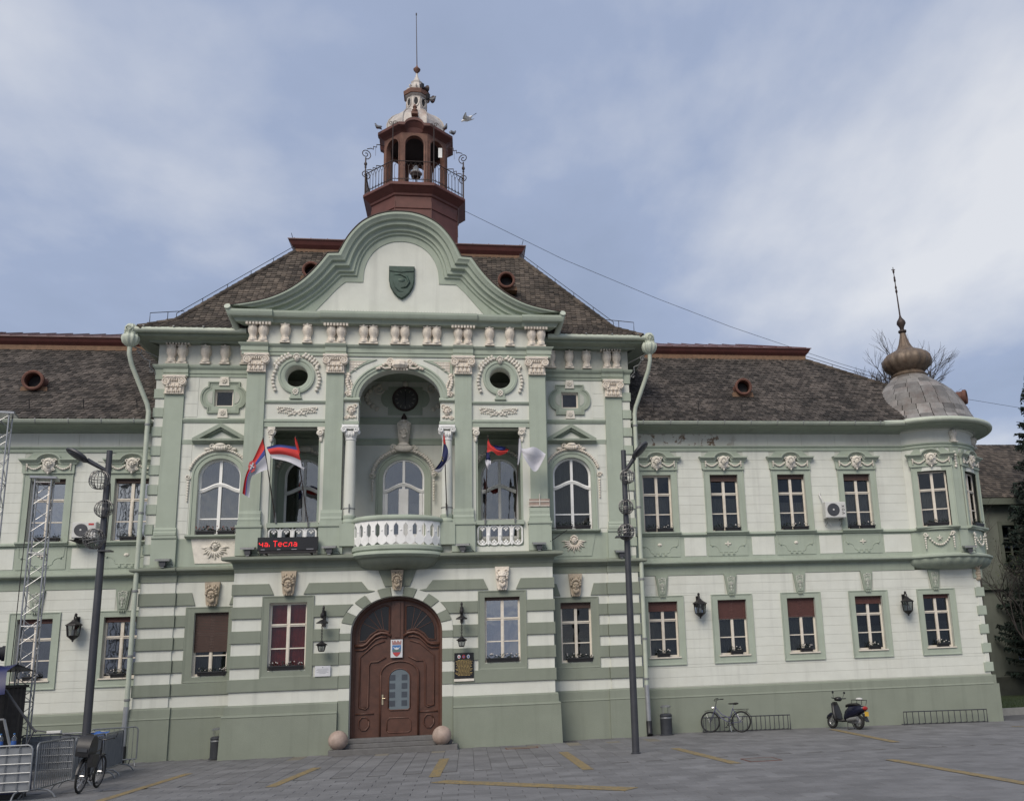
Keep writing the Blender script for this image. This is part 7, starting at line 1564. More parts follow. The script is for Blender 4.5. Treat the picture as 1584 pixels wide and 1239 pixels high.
t = thing('spotlight', 'black stage spotlight clamped above the blue cover', 'spotlight', (-9.95, -6.2, 3.02), R(25))
m = MB(); m.lathe([(.0, -.25), (.14, -.24), (.17, -.1), (.17, .22), (.20, .24), (.2, .3), (.15, .3)], 0, 0, 14); m.xf(Matrix.Translation((0, 0, .30)) @ Matrix.Rotation(R(90), 4, 'Y')); m.build('can', 'black_plastic', t, 50)
m = MB(); m.tube([(0, -.2, .3), (0, -.2, .1), (0, .2, .1), (0, .2, .3)], .02, 6); m.tube([(0, 0, .1), (.0, 0, -.1)], .03, 6); m.build('yoke', 'black_plastic', t)
t = thing('equipment_case', 'blue draped equipment case behind the nearest barrier', 'case', (-8.0, -9.75, gz(-8)))
m = MB(); vs = []
for i in range(25):
    a = 2*math.pi*i/24; x = .62*max(-1, min(1, 1.3*math.cos(a))); y = .36*max(-1, min(1, 1.3*math.sin(a))); d = 1 + .04*math.sin(5*a)
    vs += [(x*d*1.06, y*d*1.06, .12), (x*d, y*d, 1.0), (x*.9, y*.9, 1.04)]
m.add(vs, [(3*i+j, 3*i+3+j, 3*i+4+j, 3*i+1+j) for i in range(24) for j in range(2)] + [tuple(3*i+2 for i in range(24))]); m.build('drape', 'blue_tarp', t, True); MB().box(-.55, .55, -.3, .3, 0, .14).build('base', 'black_plastic', t)
for i, (x, lab) in enumerate(((-7.93, 'left water bottle standing on the blue draped case'), (-7.66, 'right water bottle standing on the blue draped case'))):
    t = thing('water_bottle', lab, 'bottle', (x, -9.80, 1.10), 0, 'water bottles on the case')
    m = MB(); m.lathe([(.0, .0), (.045, .0), (.05, .03), (.046, .10), (.05, .16), (.048, .23), (.02, .29), (.018, .31)], 0, 0, 16); m.build('bottle', 'glass_mid', t, True); MB().lathe([(.051, .09), (.051, .17)], 0, 0, 16).build('label', 'blue_cloth', t); MB().lathe([(.021, .31), (.021, .335), (0, .336)], 0, 0, 12).build('cap', 'crest_blue', t)
t = thing('blue_cloth', 'crumpled blue cloth hung over the sheeted barrier by the lamp post', 'cloth', (-7.75, -4.78, .95))
m = MB(); vs = []; q = random.Random(4)
for i in range(9):
    for j in range(7): u = i/8; v = j/6; vs.append((-.3 + .6*u + q.uniform(-.03, .03), -.10 + .2*v + .05*math.sin(7*u), .24 - 2.6*(v-.5)**2*(.6 + .4*math.sin(4*u)) + q.uniform(-.02, .02)))
m.add(vs, [(i*7+j, i*7+7+j, i*7+8+j, i*7+j+1) for i in range(8) for j in range(6)]); m.build('fold', 'blue_cloth', t, True)

# ---------------- bicycles (local +x is forward)
def wheel_parts(t, x, r, name='wheel'):
    w_2 = link(name, cached(('tyre', r), lambda: MB().add(*torus(r, .024)), 'rubber', True), t, (x, 0, r))
    link('rim', cached(('rim', r), lambda: MB().add(*torus(r-.035, .012)), 'post_grey', True), w_2)
    def sp():
        m = MB(); m.tube([(0, -.04, 0), (0, .04, 0)], .022, 8)
        for i in range(28): a = R(360/28*i); s = .03 if i % 2 else -.03; b_ = a + (.35 if (i//2) % 2 else -.35); m.tube([(.02*math.cos(b_), s, .02*math.sin(b_)), ((r-.04)*math.cos(a), 0, (r-.04)*math.sin(a))], .0018, 3)
        return m
    link('spokes', cached(('spokes', r), sp, 'chrome'), w_2)
def torus(R_, r_, n=40, k=8):
    vs = [((R_ - r_ + r_*math.cos(2*math.pi*j/k))*math.cos(2*math.pi*i/n), r_*math.sin(2*math.pi*j/k), (R_ - r_ + r_*math.cos(2*math.pi*j/k))*math.sin(2*math.pi*i/n)) for i in range(n) for j in range(k)]
    return vs, [(i*k+j, ((i+1) % n)*k+j, ((i+1) % n)*k+(j+1) % k, i*k+(j+1) % k) for i in range(n) for j in range(k)]
def bicycle(loc, rz, lab, fm, step, lean=0., s=1.0, bag=False):
    t = thing('bicycle', lab, 'bicycle', loc, rz); t.rotation_euler = (lean, 0, rz); t.scale = (s, s, s); r = .345
    wheel_parts(t, .54, r, 'wheel'); wheel_parts(t, -.54, r, 'wheel')
    bb = Vector((-.10, 0, .29)); st = Vector((-.27, 0, .78)); hd = Vector((.33, 0, .86)); hl = Vector((.37, 0, .70)); ra = Vector((-.54, 0, r))
    m = MB(); m.tube([bb, st], .016, 8); m.tube([hd, hl], .02, 8)
    if step: m.tube([hl, Vector((.18, 0, .50)), bb + Vector((.04, 0, .06))], .019, 8); m.tube([hd - Vector((0, 0, .05)), Vector((.12, 0, .58)), Vector((-.16, 0, .46))], .016, 8)
    else: m.tube([hl, bb], .02, 8); m.tube([hd - Vector((0, 0, .03)), st - Vector((0, 0, .03))], .017, 8)
    for sy in (-1, 1): m.tube([bb + Vector((0, sy*.03, 0)), ra + Vector((0, sy*.06, 0))], .010, 6); m.tube([st + Vector((0, sy*.02, -.04)), ra + Vector((0, sy*.06, 0))], .009, 6)
    m.build('frame', fm, t, 50)
    m = MB(); [m.tube([hl + Vector((0, sy*.03, 0)), Vector((.44, sy*.055, .55)), Vector((.54, sy*.055, r))], .012, 6) for sy in (-1, 1)]; m.build('fork', fm, t, 50)
    m = MB(); m.tube([hd, hd + Vector((-.03, 0, .16))], .013, 6); c_ = hd + Vector((-.03, 0, .17)); m.tube([c_ + Vector((-.16, -.28, .06)), c_ + Vector((-.02, -.20, .05)), c_ + Vector((.06, -.06, 0)), c_ + Vector((.06, .06, 0)), c_ + Vector((-.02, .20, .05)), c_ + Vector((-.16, .28, .06))], .012, 6)
    hb = m.build('handlebar', 'bike_dark', t, 50)
    m = MB(); [m.tube([c_ + Vector((-.16, sy*.28, .06)), c_ + Vector((-.06, sy*.225, .055))], .018, 6) for sy in (-1, 1)]; m.build('grip', 'rubber', hb)
    m = MB(); m.tube([st, st + Vector((-.03, 0, .12))], .013, 6); m.build('seat_post', 'chrome', t)
    m = MB(); m.prism([(-.46, .91), (-.44, .955), (-.30, .95), (-.12, .935), (-.11, .915), (-.22, .91), (-.36, .885)], -.02, .02); m.ell((-.38, 0, .93), (.10, .085, .035), 10, 6); m.ell((-.22, 0, .925), (.12, .04, .025), 8, 6); m.build('saddle', 'rubber', t, 50)
    m = MB(); m.add(*torus(.09, .012, 24, 6)); m.xf(Matrix.Translation((bb.x, -.05, bb.z))); m.tube([bb + Vector((0, -.06, 0)), bb + Vector((.12, -.07, -.12))], .010, 5); m.tube([bb + Vector((0, .06, 0)), bb + Vector((-.12, .07, .12))], .010, 5); m.box(bb.x+.08, bb.x+.16, -.17, -.075, bb.z-.135, bb.z-.11); m.box(bb.x-.16, bb.x-.08, .075, .17, bb.z+.11, bb.z+.135); m.tube([bb + Vector((0, -.05, .085)), ra + Vector((0, -.05, .03))], .006, 4); m.tube([bb + Vector((0, -.05, -.085)), ra + Vector((0, -.05, -.03))], .006, 4); m.build('crankset', 'bike_dark', t)
    m = MB()
    for x in (-.54, .54):
        rr = r + .03; a0, a1 = (20, 170) if x < 0 else (60, 165); vs = []
        for i in range(13):
            a = R(a0 + (a1-a0)*i/12); vs += [(x + rr*math.cos(a), -.03, r + rr*math.sin(a)), (x + (rr+.012)*math.cos(a), 0, r + (rr+.012)*math.sin(a)), (x + rr*math.cos(a), .03, r + rr*math.sin(a))]
        m.add(vs, [(3*i+j, 3*i+3+j, 3*i+4+j, 3*i+j+1) for i in range(12) for j in range(2)])
    m.build('mudguard', 'bike_dark', t, True)
    m = MB(); [m.tube([(-.30, sy*.06, .74), (-.80, sy*.06, .745)], .007, 5) for sy in (-1, 0, 1)]; [m.tube([(-.78, sy*.06, .745), (-.56, sy*.07, .37)], .006, 5) for sy in (-1, 1)]; [m.tube([(x, -.06, .745), (x, .06, .745)], .006, 5) for x in (-.4, -.6, -.78)]; m.build('rack', 'bike_dark', t)
    if bag:
        m = MB(); m.prism([(-.86, .76), (-.42, .76), (-.37, .92), (-.42, 1.08), (-.56, 1.17), (-.72, 1.18), (-.84, 1.08), (-.90, .92)], -.14, .12); m.prism([(-.80, .56), (-.46, .54), (-.42, .80), (-.84, .82)], -.22, -.13); b_ = m.build('bag', 'black_plastic', t, 40)
        m = MB(); m.box(-.88, -.50, -.147, -.141, .86, .95); m.box(-.908, -.895, -.11, .08, .86, .93); m.build('reflective_band', 'bin_grey', b_)
        m = MB(); m.tube([(.30, -.26, 1.10), (.25, -.30, 1.20)], .008, 4); m.box(.2, .24, .18, .32, 1.05, 1.14); m.build('mirror', 'bike_dark', t)
    else:
        m = MB(); m.lathe([(0, -.03), (.035, -.03), (.05, .03), (0, .05)], 0, 0, 10); m.xf(Matrix.Translation((.42, 0, .80)) @ Matrix.Rotation(R(90), 4, 'Y')); m.build('headlamp', 'chrome', t)
    m = MB(); m.tube([(-.16, .05, .28), (-.25, .18, .02)], .010, 5); m.build('kickstand', 'chrome', t)
bicycle((11.02, -.80, gz(11)), math.atan2(.55, -.83), 'violet step-through bicycle parked in the rack by the right wing', 'bike_violet', True, R(4), 1.03)
bicycle((-6.34, -9.0, gz(-6)), R(92), 'dark bicycle with a large black bag on its carrier beside the barriers', 'bike_dark', False, R(7), 1.07, True)
# ---------------- scooter (local +x forward)
sc_ = thing('motor_scooter', 'navy blue motor scooter with a yellow number plate parked by the right wing', 'scooter', (15.14, -1.32, gz(15.1)), R(114)); sc_.rotation_euler = (R(5), 0, R(114))
def swheel(x, nm):
    w_2 = link(nm, cached(('tyre', 's'), lambda: MB().add(*torus(.24, .052, 36, 10)), 'rubber', True), sc_, (x, 0, .24))
    link('rim', cached(('rim', 's'), lambda: MB().add(*torus(.155, .02)), 'chrome', True), w_2)
    def hubm():
        m = MB(); m.tube([(0, -.06, 0), (0, .06, 0)], .05, 12)
        for i in range(5): a = R(72*i); m.tube([(0, 0, 0), (.145*math.cos(a), 0, .145*math.sin(a))], .018, 6)
        return m
    link('hub', cached(('hub', 's'), hubm, 'grey_iron', 50), w_2)
swheel(.62, 'wheel'); swheel(-.60, 'wheel')
def loft(secs, seg=14):      # superellipse sections (x, half width, z bottom, z top)
    m = MB(); vs = []
    for x, w_2, z0, z1 in secs:
        for k in range(seg):
            a = 2*math.pi*k/seg; c_, s_ = math.cos(a), math.sin(a); f = lambda v: math.copysign(abs(v)**.7, v); vs.append((x, w_2*f(c_), (z0+z1)/2 + (z1-z0)/2*f(s_)))
    n = len(secs); m.add(vs, [(i*seg+k, i*seg+(k+1) % seg, (i+1)*seg+(k+1) % seg, (i+1)*seg+k) for i in range(n-1) for k in range(seg)] + [tuple(range(seg))[::-1], tuple(range((n-1)*seg, n*seg))]); return m
loft([(-.92, .05, .62, .74), (-.80, .13, .56, .78), (-.55, .18, .44, .80), (-.28, .19, .36, .78), (-.10, .16, .30, .64), (-.02, .12, .26, .46)]).build('rear_body', 'scooter_navy', sc_, True)
loft([(-.06, .17, .24, .34), (.15, .18, .23, .30), (.34, .15, .24, .33)]).build('footboard', 'scooter_black', sc_, True)
m = loft([(-.03, .15, .0, .12), (.05, .21, -.03, .13), (.25, .21, -.02, .12), (.45, .17, -.01, .10), (.62, .10, .0, .09)]); m.xf(Matrix.Translation((.40, 0, .28)) @ Matrix.Rotation(R(-76), 4, 'Y')); m.build('leg_shield', 'scooter_black', sc_, True)
m = loft([(-.05, .11, .0, .10), (.2, .13, .0, .11), (.5, .09, .0, .10)]); m.xf(Matrix.Translation((.50, 0, .36)) @ Matrix.Rotation(R(-76), 4, 'Y')); m.build('front_panel', 'scooter_navy', sc_, True)
loft([(.36, .06, .40, .50), (.48, .085, .40, .54), (.66, .085, .42, .545), (.82, .06, .36, .46), (.88, .03, .32, .40)]).build('front_mudguard', 'scooter_navy', sc_, True)
m = MB(); [m.tube([(.50, s*.07, .56), (.62, s*.075, .24)], .022, 8) for s in (-1, 1)]; m.build('fork', 'chrome', sc_, 50)
loft([(.22, .07, .96, 1.04), (.30, .14, .92, 1.08), (.40, .13, .93, 1.06), (.46, .07, .95, 1.03)]).build('handlebar_cowl', 'scooter_black', sc_, True)
m = MB(); m.tube([(.30, -.34, 1.03), (.34, -.14, 1.01), (.34, .14, 1.01), (.30, .34, 1.03)], .018, 8); [m.tube([(.33, s*.22, 1.02), (.32, s*.27, 1.18)], .007, 5) for s in (-1, 1)]; [m.ell((.31, s*.28, 1.22), (.015, .055, .045), 8, 6) for s in (-1, 1)]; m.build('handlebar', 'scooter_black', sc_, 50)
loft([(-.62, .10, .78, .83), (-.50, .15, .78, .87), (-.28, .14, .77, .86), (-.10, .10, .74, .82), (-.04, .05, .72, .77)]).build('seat', 'rubber', sc_, True)
m = MB(); [m.tube([(-.40, s*.12, .84), (-.42, s*.13, .97), (-.86, s*.13, .97), (-.84, s*.10, .80)], .011, 6) for s in (-1, 1)]; [m.tube([(x, -.13, .97), (x, .13, .97)], .009, 5) for x in (-.42, -.56, -.70, -.86)]; m.build('carrier', 'scooter_black', sc_)
MB().ell((-.64, 0, 1.0), (.13, .11, .05), 12, 8).build('white_bundle', 'ac_white', sc_, True)
m = MB(); m.ell((-.90, 0, .70), (.05, .12, .07), 10, 8); m.build('tail_lamp', 'tail_red', sc_, True)
m = MB(); m.add([(-.975, -.09, .44), (-.975, .09, .44), (-.955, .09, .59), (-.955, -.09, .59), (-.965, -.09, .44), (-.965, .09, .44), (-.945, .09, .59), (-.945, -.09, .59)], [(0,1,2,3),(7,6,5,4),(0,4,5,1),(3,2,6,7),(1,5,6,2),(0,3,7,4)]); m.build('number_plate', 'plate_yellow', sc_)
m = MB(); m.add([(-.84, -.09, .52), (-.84, .09, .52), (-1.0, .08, .26), (-1.0, -.08, .26), (-.82, -.09, .50), (-.82, .09, .50), (-.98, .08, .25), (-.98, -.08, .25)], [(0,1,2,3),(7,6,5,4),(0,4,5,1),(3,2,6,7),(1,5,6,2),(0,3,7,4)]); m.build('rear_flap', 'scooter_black', sc_)
m = MB(); m.tube([(-.18, .14, .30), (-.36, .17, .32), (-.72, .19, .36)], [.03, .065, .07], 10); m.tube([(-.18, -.14, .30), (-.36, -.17, .32), (-.72, -.19, .36)], [.03, .065, .07], 10); m.build('exhaust', 'grey_iron', sc_, 50)
loft([(-.70, .10, .16, .34), (-.45, .12, .18, .40), (-.15, .11, .20, .38)]).build('engine', 'grey_iron', sc_, True)
m = MB(); [m.tube([(-.18, s*.1, .22), (-.26, s*.17, .0)], .014, 6) for s in (-1, 1)]; m.tube([(-.26, -.17, .0), (-.26, .17, .0)], .012, 5); m.build('centre_stand', 'iron', sc_)
# ---------------- bins
def litter_bin(x, y, lab, s=1.0):
    t = thing('litter_bin', lab, 'litter bin', (x, y, gz(x)), 0, 'litter bins at the wall'); t.scale = (s, s, s)
    m = MB(); m.lathe([(.235, 0), (.235, .03), (.20, .04), (.20, .60), (.205, .62), (.21, .66), (.18, .70), (.15, .71), (.14, .69)], 0, 0, 28); m.build('drum', 'bin_grey', t, 40)
    m = MB(); m.lathe([(.205, .54), (.212, .55), (.212, .58), (.205, .59)], 0, 0, 28); m.build('band', 'galvanised', t, 40)
    m = MB(); [m.tube([(.14*math.cos(R(45 + 90*i)), .14*math.sin(R(45 + 90*i)), .69), (.15*math.cos(R(45 + 90*i)), .15*math.sin(R(45 + 90*i)), .93)], .010, 5) for i in range(4)]; m.build('post', 'grey_iron', t)
    m = MB(); m.lathe([(.185, .92), (.185, .94), (.12, .985), (0, 1.0)], 0, 0, 24); m.build('lid', 'galvanised', t, 40)
litter_bin(8.95, -.75, 'grey cylindrical litter bin with a raised lid beside the right downpipe', 1.0); litter_bin(-5.50, -1.12, 'grey cylindrical litter bin half hidden behind the left corner of the centre block', .95)
# ---------------- bicycle racks
def rack(x0, x1, y, h, n, lab):
    z0, z1 = gz(x0), gz(x1); t = thing('bicycle_rack', lab, 'bicycle rack', ((x0+x1)/2, y, (z0+z1)/2), 0, 'grey bicycle racks'); L = (x1-x0)/2; t.rotation_euler = (0, -math.atan2(z1-z0, x1-x0), 0)
    m = MB(); m.tube([(-L, 0, 0), (-L, 0, h), (L, 0, h), (L, 0, 0)], .02, 6); m.tube([(-L, .22, .02), (L, .22, .02)], .014, 6); m.tube([(-L, 0, .03), (L, 0, .03)], .012, 6); m.build('frame', 'post_grey', t)
    br = MB().tube([(0, 0, h), (0, -.02, .06), (0, .22, .02)], .015, 5).mesh('bar', 'post_grey')
    for i in range(n): link('bar', br, t, (-L + 2*L*(i + .5)/n, 0, 0))
rack(10.30, 13.42, -.55, .50, 19, 'long grey bicycle rack holding the violet bicycle'); rack(17.70, 20.92, -.45, .46, 14, 'empty grey bicycle rack beside the rounded corner')

# ================================================================ BEYOND
nb = thing('neighbour_house', 'dull green house with a brown tiled roof beyond the rounded corner', 'building', (24, 15, 0))
m = MB(); hl_ = [rect(2 + 3.3*i - .55, 2 + 3.3*i + .55, 1.9, 4.2) for i in range(8)] + [rect(2 + 3.3*i - .55, 2 + 3.3*i + .55, 7.2, 9.4) for i in range(8)]
m.holed(rect(-3, 28, -.4, 10.5), hl_, 0, .3); m.build('wall', 'far_wall', nb); MB().box(-3, 28, -.12, 0, -.4, 1.1).build('plinth', 'far_plinth', nb); MB().box(-3, 28, -.2, .0, 5.8, 6.1).build('string_course', 'far_trim', nb); MB().box(-3, 28, -.6, .2, 10.5, 10.85).build('eaves', 'far_trim', nb)
for i in range(8):
    for z, h in ((1.9, 2.3), (7.2, 2.2)):
        x = 2 + 3.3*i; o = win_rect(nb, x, 0, z, 1.1, h, None, .6, 0, back=.5, frame='far_trim'); link('surround', cached(('surround', 'far', h), lambda: MB().mould([(-.78, -.22), (-.78, h+.22), (.78, h+.22), (.78, -.22), (-.78, -.22)], [(-.551, 0), (-.551, h), (.551, h), (.551, 0), (-.551, 0)], [(0, .01), (0, -.06), (1, -.03), (1, .01)], 0), 'far_trim'), o)
MB().box(.2, 1.0, -.14, -.122, .3, .8).build('cellar_window', 'room_dark', nb)
nr = MB().add([(-3, -.6, 10.85), (28, -.6, 10.85), (28, 5.2, 15.3), (-3, 5.2, 15.3)], [(0, 1, 2, 3)]).build('roof', 'roof_deck', nb)
tiles(nr, (3, -.6, 10.86), (13, -.6, 10.86), (3, 5.2, 15.31), (13, 5.2, 15.31), 'roof_tile_light', tw=.24, ex=.26, seed=21)
m = MB(); m.box(6.2, 7.2, 1.2, 2.0, 12.0, 14.9); m.box(6.1, 7.3, 1.1, 2.1, 14.9, 15.1); m.build('chimney', 'far_chimney', nb)
# bare trees
def bare_tree(name, loc, lab, H, spread, seed, r0, first, mt='bark', buds=0, levels=5, Lb=None):
    t = thing(name, lab, 'tree', loc); q = random.Random(seed); tr_ = MB(); cr_ = MB(); tips = []
    def grow(p, d, L, r, lv):
        n = 4; pts = [p]; rs = [r]; dd = d.copy()
        for i in range(n):
            dd = (dd + Vector((q.uniform(-.2, .2), q.uniform(-.2, .2), q.uniform(-.06, .14)))*(.6 if lv else .25)).normalized(); p = p + dd*L/n; pts.append(p); rs.append(r*(1 - .45*(i+1)/n))
        (tr_ if lv == 0 else cr_).tube(pts, rs, 6 if lv < 2 else (4 if lv < 4 else 3), caps=False)
        if lv >= levels: tips.append(p); return
        k = q.randint(3, 4) if lv else first
        for i in range(k):
            f = (q.uniform(.45, 1.0) if not (Lb and lv == 0) else q.uniform(.8, 1.0)) if i else 1.0; b = pts[min(n, max(1, round(f*n)))]; a = q.uniform(0, 6.28); s = (spread if lv == 0 else spread*.8)*q.uniform(.6, 1.2)
            side = Vector((math.cos(a), math.sin(a), 0)); nd = (dd + (side - dd*side.dot(dd))*s + Vector((0, 0, .08))).normalized(); grow(b, nd, (Lb if Lb and lv == 0 else L)*q.uniform(.58, .8), max(.009, r*.58*q.uniform(.8, 1.05)), lv + 1)
    grow(Vector((0, 0, -.2)), Vector((.02, 0, 1)), H*.36, r0, 0)
    tr_.build('trunk', mt, t, True); cr_.build('crown', mt, t, True)
    if buds:
        m = MB()
        for p in tips:
            for j in range(buds):
                c_ = p + Vector((q.uniform(-.25, .25), q.uniform(-.25, .25), q.uniform(-.25, .2))); a = q.uniform(0, 6.28); s = q.uniform(.03, .06); e = Vector((math.cos(a), math.sin(a), q.uniform(-.5, .5)))*s; f = Vector((-math.sin(a), math.cos(a), q.uniform(-.5, .5)))*s*.6; m.add([c_ - e, c_ + f, c_ + e, c_ - f], [(0, 1, 2, 3)])
        m.build('buds', 'bud_leaf', t, kind='stuff')
bare_tree('bare_tree', (31.8, 25.5, 0), 'tall bare tree rising behind the onion dome', 50.0, .80, 14, .24, 13, levels=5, Lb=3.4)
bare_tree('bare_tree', (30.6, 11.0, 0), 'low bare tree with budding twigs beyond the rounded corner', 11.0, .9, 9, .13, 6, buds=5, levels=4)
bare_tree('bare_tree', (29.2, 13.2, 0), 'thin bare tree against the brown roof right of the bay', 14.0, .6, 31, .12, 4, levels=4)
# fir
def fir(loc, H, Rb, lab, seed):
    t = thing('fir_tree', lab, 'tree', loc); q = random.Random(seed); MB().tube([(0, 0, -.2), (.05, 0, H*.5), (0, 0, H)], [.28, .17, .02], 8).build('trunk', 'bark', t, True)
    br = MB(); nd = MB(); z = 1.6
    while z < H - .2:
        f = 1 - z/H; n = int(7 + 6*f)
        for i in range(n):
            a = q.uniform(0, 6.28); L = Rb*(f**.8)*q.uniform(.65, 1.12) + .25; dr_ = q.uniform(.05, .35); pts = []
            for k in range(7):
                u = k/6; pts.append(Vector((math.cos(a)*L*u, math.sin(a)*L*u, z - dr_*L*u + .22*L*u*u)))
            br.tube(pts, [.03*(1 - u/6*.8) for u in range(7)], 4, caps=False)
            m_ = int(9 + L*16)
            for k in range(m_):
                u = (k/m_)**.8*.95 + .05; j = min(5, int(u*6)); p = pts[j].lerp(pts[j+1], u*6 - j); wd = .42*(1 - u*.75) + .07; sd = q.choice((-1, 1)); perp = Vector((-math.sin(a), math.cos(a), 0))*sd; tip = p + perp*wd*q.uniform(.5, 1.1) + Vector((math.cos(a), math.sin(a), 0))*wd*.6 + Vector((0, 0, q.uniform(-.22, .03))); w2 = Vector((0, 0, .05)) + Vector((math.cos(a), math.sin(a), 0))*.05
                nd.add([p - w2, p + w2, tip], [(0, 1, 2)]); mid = p.lerp(tip, .55); o2 = Vector((q.uniform(-.1, .1), q.uniform(-.1, .1), q.uniform(-.16, .04))); nd.add([mid, mid + o2*1.3 + Vector((.03, 0, .03)), tip + o2], [(0, 1, 2)])
        z += .26 + .12*f
    br.build('branches', 'bark', t); nd.build('needles', 'needle', t, kind='stuff')
fir((33.6, 12.0, 0), 18.5, 4.0, 'dark green fir tree at the right edge', 3)
# overhead cable
m = MB(); m.tube([(2.20, 3.95, 21.70), (6.5, 5.0, 20.10), (10.88, 6, 18.77), (14.6, 7, 17.85), (18.13, 8, 17.16), (20.76, 9, 16.78), (24.7, 10.5, 16.35), (28.56, 12, 15.98), (33.8, 14, 15.96), (40, 16.4, 16.2)], .010, 5); m.build('overhead_cable', 'iron', label='thin black cable running from the tower down to the right', category='cable')
# ---------------- birds
def pigeon(loc, lab, fly, rz=0., mt='pigeon_grey', s=1.0):
    t = thing('pigeon', lab, 'pigeon', loc, rz, None if fly else 'pigeons perched on the tower'); t.scale = (s, s, s)
    sk = [(-.16, .010, .0, .0), (-.10, .035, .0, .0), (-.02, .06, .0, .0), (.06, .062, .0, .005), (.12, .042, .0, .03), (.16, .03, .0, .05), (.19, .030, .0, .055), (.215, .018, 0, .052), (.235, .004, 0, .047)] if fly else [(-.17, .010, 0, .02), (-.10, .035, 0, .055), (-.02, .065, 0, .09), (.06, .07, 0, .115), (.10, .05, 0, .16), (.11, .032, 0, .20), (.125, .033, 0, .225), (.15, .018, 0, .225), (.17, .004, 0, .22)]
    m = MB(); m.tube([(a, c_, d) for a, b, c_, d in sk], [b for a, b, c_, d in sk], 10); m.build('body', mt, t, True)
    if fly:
        for sd, up in ((1, .42), (-1, -.30)):
            vs = []; fs = []; n = 9
            for i in range(n):
                u = i/(n-1); y = sd*(.04 + .30*u); sweep = .10 + .05*math.sin(u*3) - .16*u*u; ch = .17*(1 - .75*u**2) + .015; z = .02 + up*.32*u
                vs += [(sweep, y, z), (sweep - ch*.5, y, z + .012), (sweep - ch, y - sd*.01, z - .005), (sweep - ch*.5, y, z - .008)]
            for i in range(n-1): fs += [(4*i+j, 4*i+4+j, 4*i+4+(j+1) % 4, 4*i+(j+1) % 4) for j in range(4)]
            MB().add(vs, fs).build('wing', 'pigeon_white', t, True)
        vs = [(-.12, y*.35, .005*abs(y)) for y in (-.06, -.02, .02, .06)] + [(-.30, y*1.4, -.01) for y in (-.06, -.02, .02, .06)]; m = MB(); m.add(vs + [(a, b, c_ - .008) for a, b, c_ in vs], [(i, i+1, i+5, i+4) for i in range(3)] + [(8+i, 12+i, 13+i, 9+i) for i in range(3)]); m.build('tail', 'pigeon_grey', t)
    else:
        for sd in (1, -1): MB().ell((-.03, sd*.055, .10), (.13, .018, .05), 8, 6, rot=-.3).build('wing', mt, t, True)
        m = MB(); [m.tube([(.03, sd*.025, .07), (.035, sd*.025, 0)], .007, 4) for sd in (-1, 1)]; m.build('legs', 'tail_red', t)
o = thing; pigeon((2.36, -4.0, 21.0), 'white pigeon in flight right of the bell tower', True, R(155), 'pigeon_white', 1.12)
pb = [o_ for o_ in COL.objects if o_.name.startswith('pigeon') and o_.type == 'EMPTY'][0]; pb.rotation_euler = (R(-38), R(25), R(150))
pigeon((TX + .72, TY - .5, 27.05), 'dark pigeon perched beside the lantern of the tower', False, R(-20)); pigeon((TX - 1.55, TY - .9, 25.30), 'pigeon perched on the left end of the belfry cornice', False, R(200)); pigeon((TX + 1.60, TY - .75, 25.30), 'pigeon perched on the right end of the belfry cornice', False, R(30)); pigeon((TX + 1.28, TY - 1.05, 25.33), 'pigeon on the cornice at the foot of the tower dome', False, R(-60))
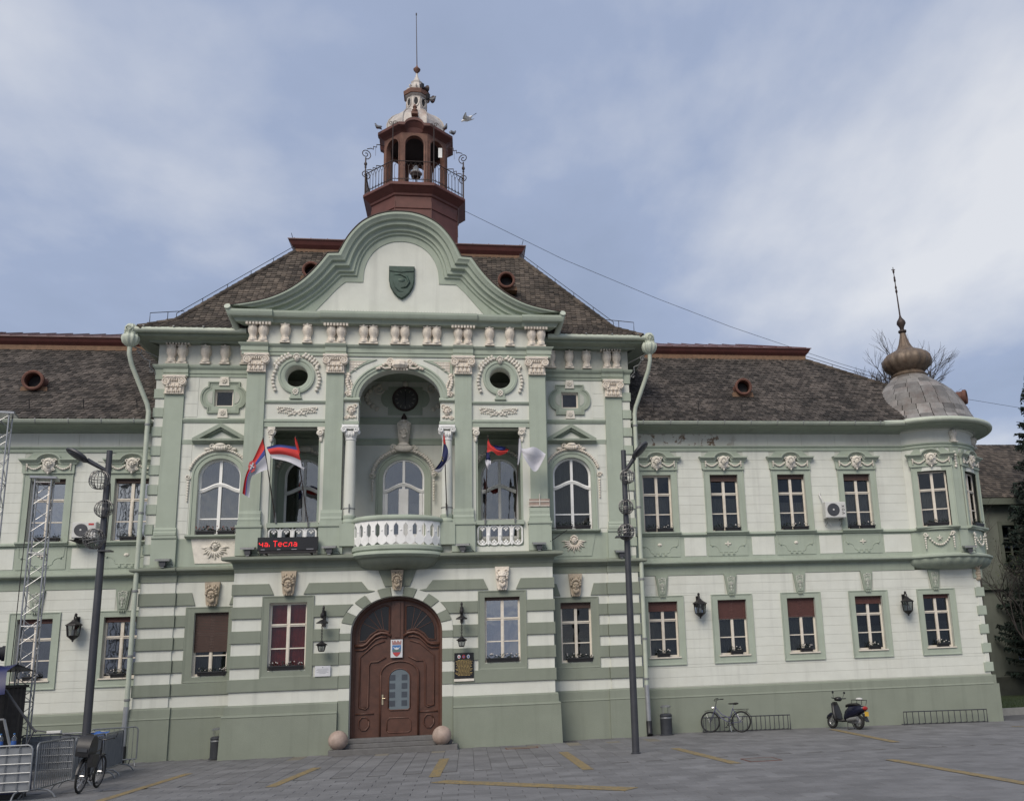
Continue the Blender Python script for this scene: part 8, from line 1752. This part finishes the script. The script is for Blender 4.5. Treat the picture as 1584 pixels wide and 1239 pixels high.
for z, dx, lab in ((27.75, .36, 'upper dark loudspeaker strapped to the lantern'), (27.25, .62, 'lower dark loudspeaker strapped to the lantern')):
    t = thing('loudspeaker', lab, 'loudspeaker', (TX + dx, TY - .40, z), R(40), 'loudspeakers on the lantern'); m = MB(); m.lathe([(.05, -.12), (.06, -.02), (.10, .06), (.17, .14), (.16, .12), (.0, .0)], 0, 0, 14); m.xf(Matrix.Rotation(R(80), 4, 'Y')); m.build('horn', 'iron_brown', t, 40); MB().box(-.2, -.08, -.08, .08, -.1, .14).build('driver', 'iron', t); MB().tube([(-.1, .1, 0), (-.3, .4, -.1)], .02, 5).build('bracket', 'iron', t)

# ---------------- pieces of one mesh that stand apart become objects of their own
def split_apart():
    groups = {}
    for o in list(COL.objects):
        if o.type == 'MESH' and o.get('kind') != 'stuff' and o.get('kind') != 'structure' and len(o.data.vertices) < 6000: groups.setdefault(o.data.name, []).append(o)
    for users in groups.values():
        me = users[0].data; nv = len(me.vertices); par = list(range(nv))
        def find(a):
            while par[a] != a: par[a] = par[par[a]]; a = par[a]
            return a
        for e in me.edges:
            a, b = find(e.vertices[0]), find(e.vertices[1])
            if a != b: par[a] = b
        root = [find(i) for i in range(nv)]; ids = sorted(set(root)); k = len(ids)
        if k < 2 or k > 260: continue
        ix = {r: i for i, r in enumerate(ids)}; lo = [[1e9]*3 for _ in ids]; hi = [[-1e9]*3 for _ in ids]
        for i, v in enumerate(me.vertices):
            j = ix[root[i]]
            for c in range(3): lo[j][c] = min(lo[j][c], v.co[c]); hi[j][c] = max(hi[j][c], v.co[c])
        size = [max(hi[j][c] - lo[j][c] for c in range(3)) for j in range(k)]; p2 = list(range(k))
        def f2(a):
            while p2[a] != a: p2[a] = p2[p2[a]]; a = p2[a]
            return a
        for i in range(k):
            for j in range(i + 1, k):
                if f2(i) == f2(j): continue
                d = math.sqrt(sum(max(0, lo[i][c] - hi[j][c], lo[j][c] - hi[i][c])**2 for c in range(3)))
                if d <= max(.02, .48*max(size[i], size[j])): p2[f2(i)] = f2(j)
        pcs = sorted({f2(i) for i in range(k)})
        if len(pcs) < 2: continue
        new = []
        for pc in pcs:
            c = me.copy(); bm = bmesh.new(); bm.from_mesh(c); bm.verts.ensure_lookup_table()
            bmesh.ops.delete(bm, geom=[v for v in bm.verts if f2(ix[root[v.index]]) != pc], context='VERTS'); bm.to_mesh(c); bm.free(); c.name = me.name; new.append(c)
        for o in users:
            o.data = new[0]
            for c in new[1:]:
                q = o.copy(); q.data = c; COL.objects.link(q)
split_apart()
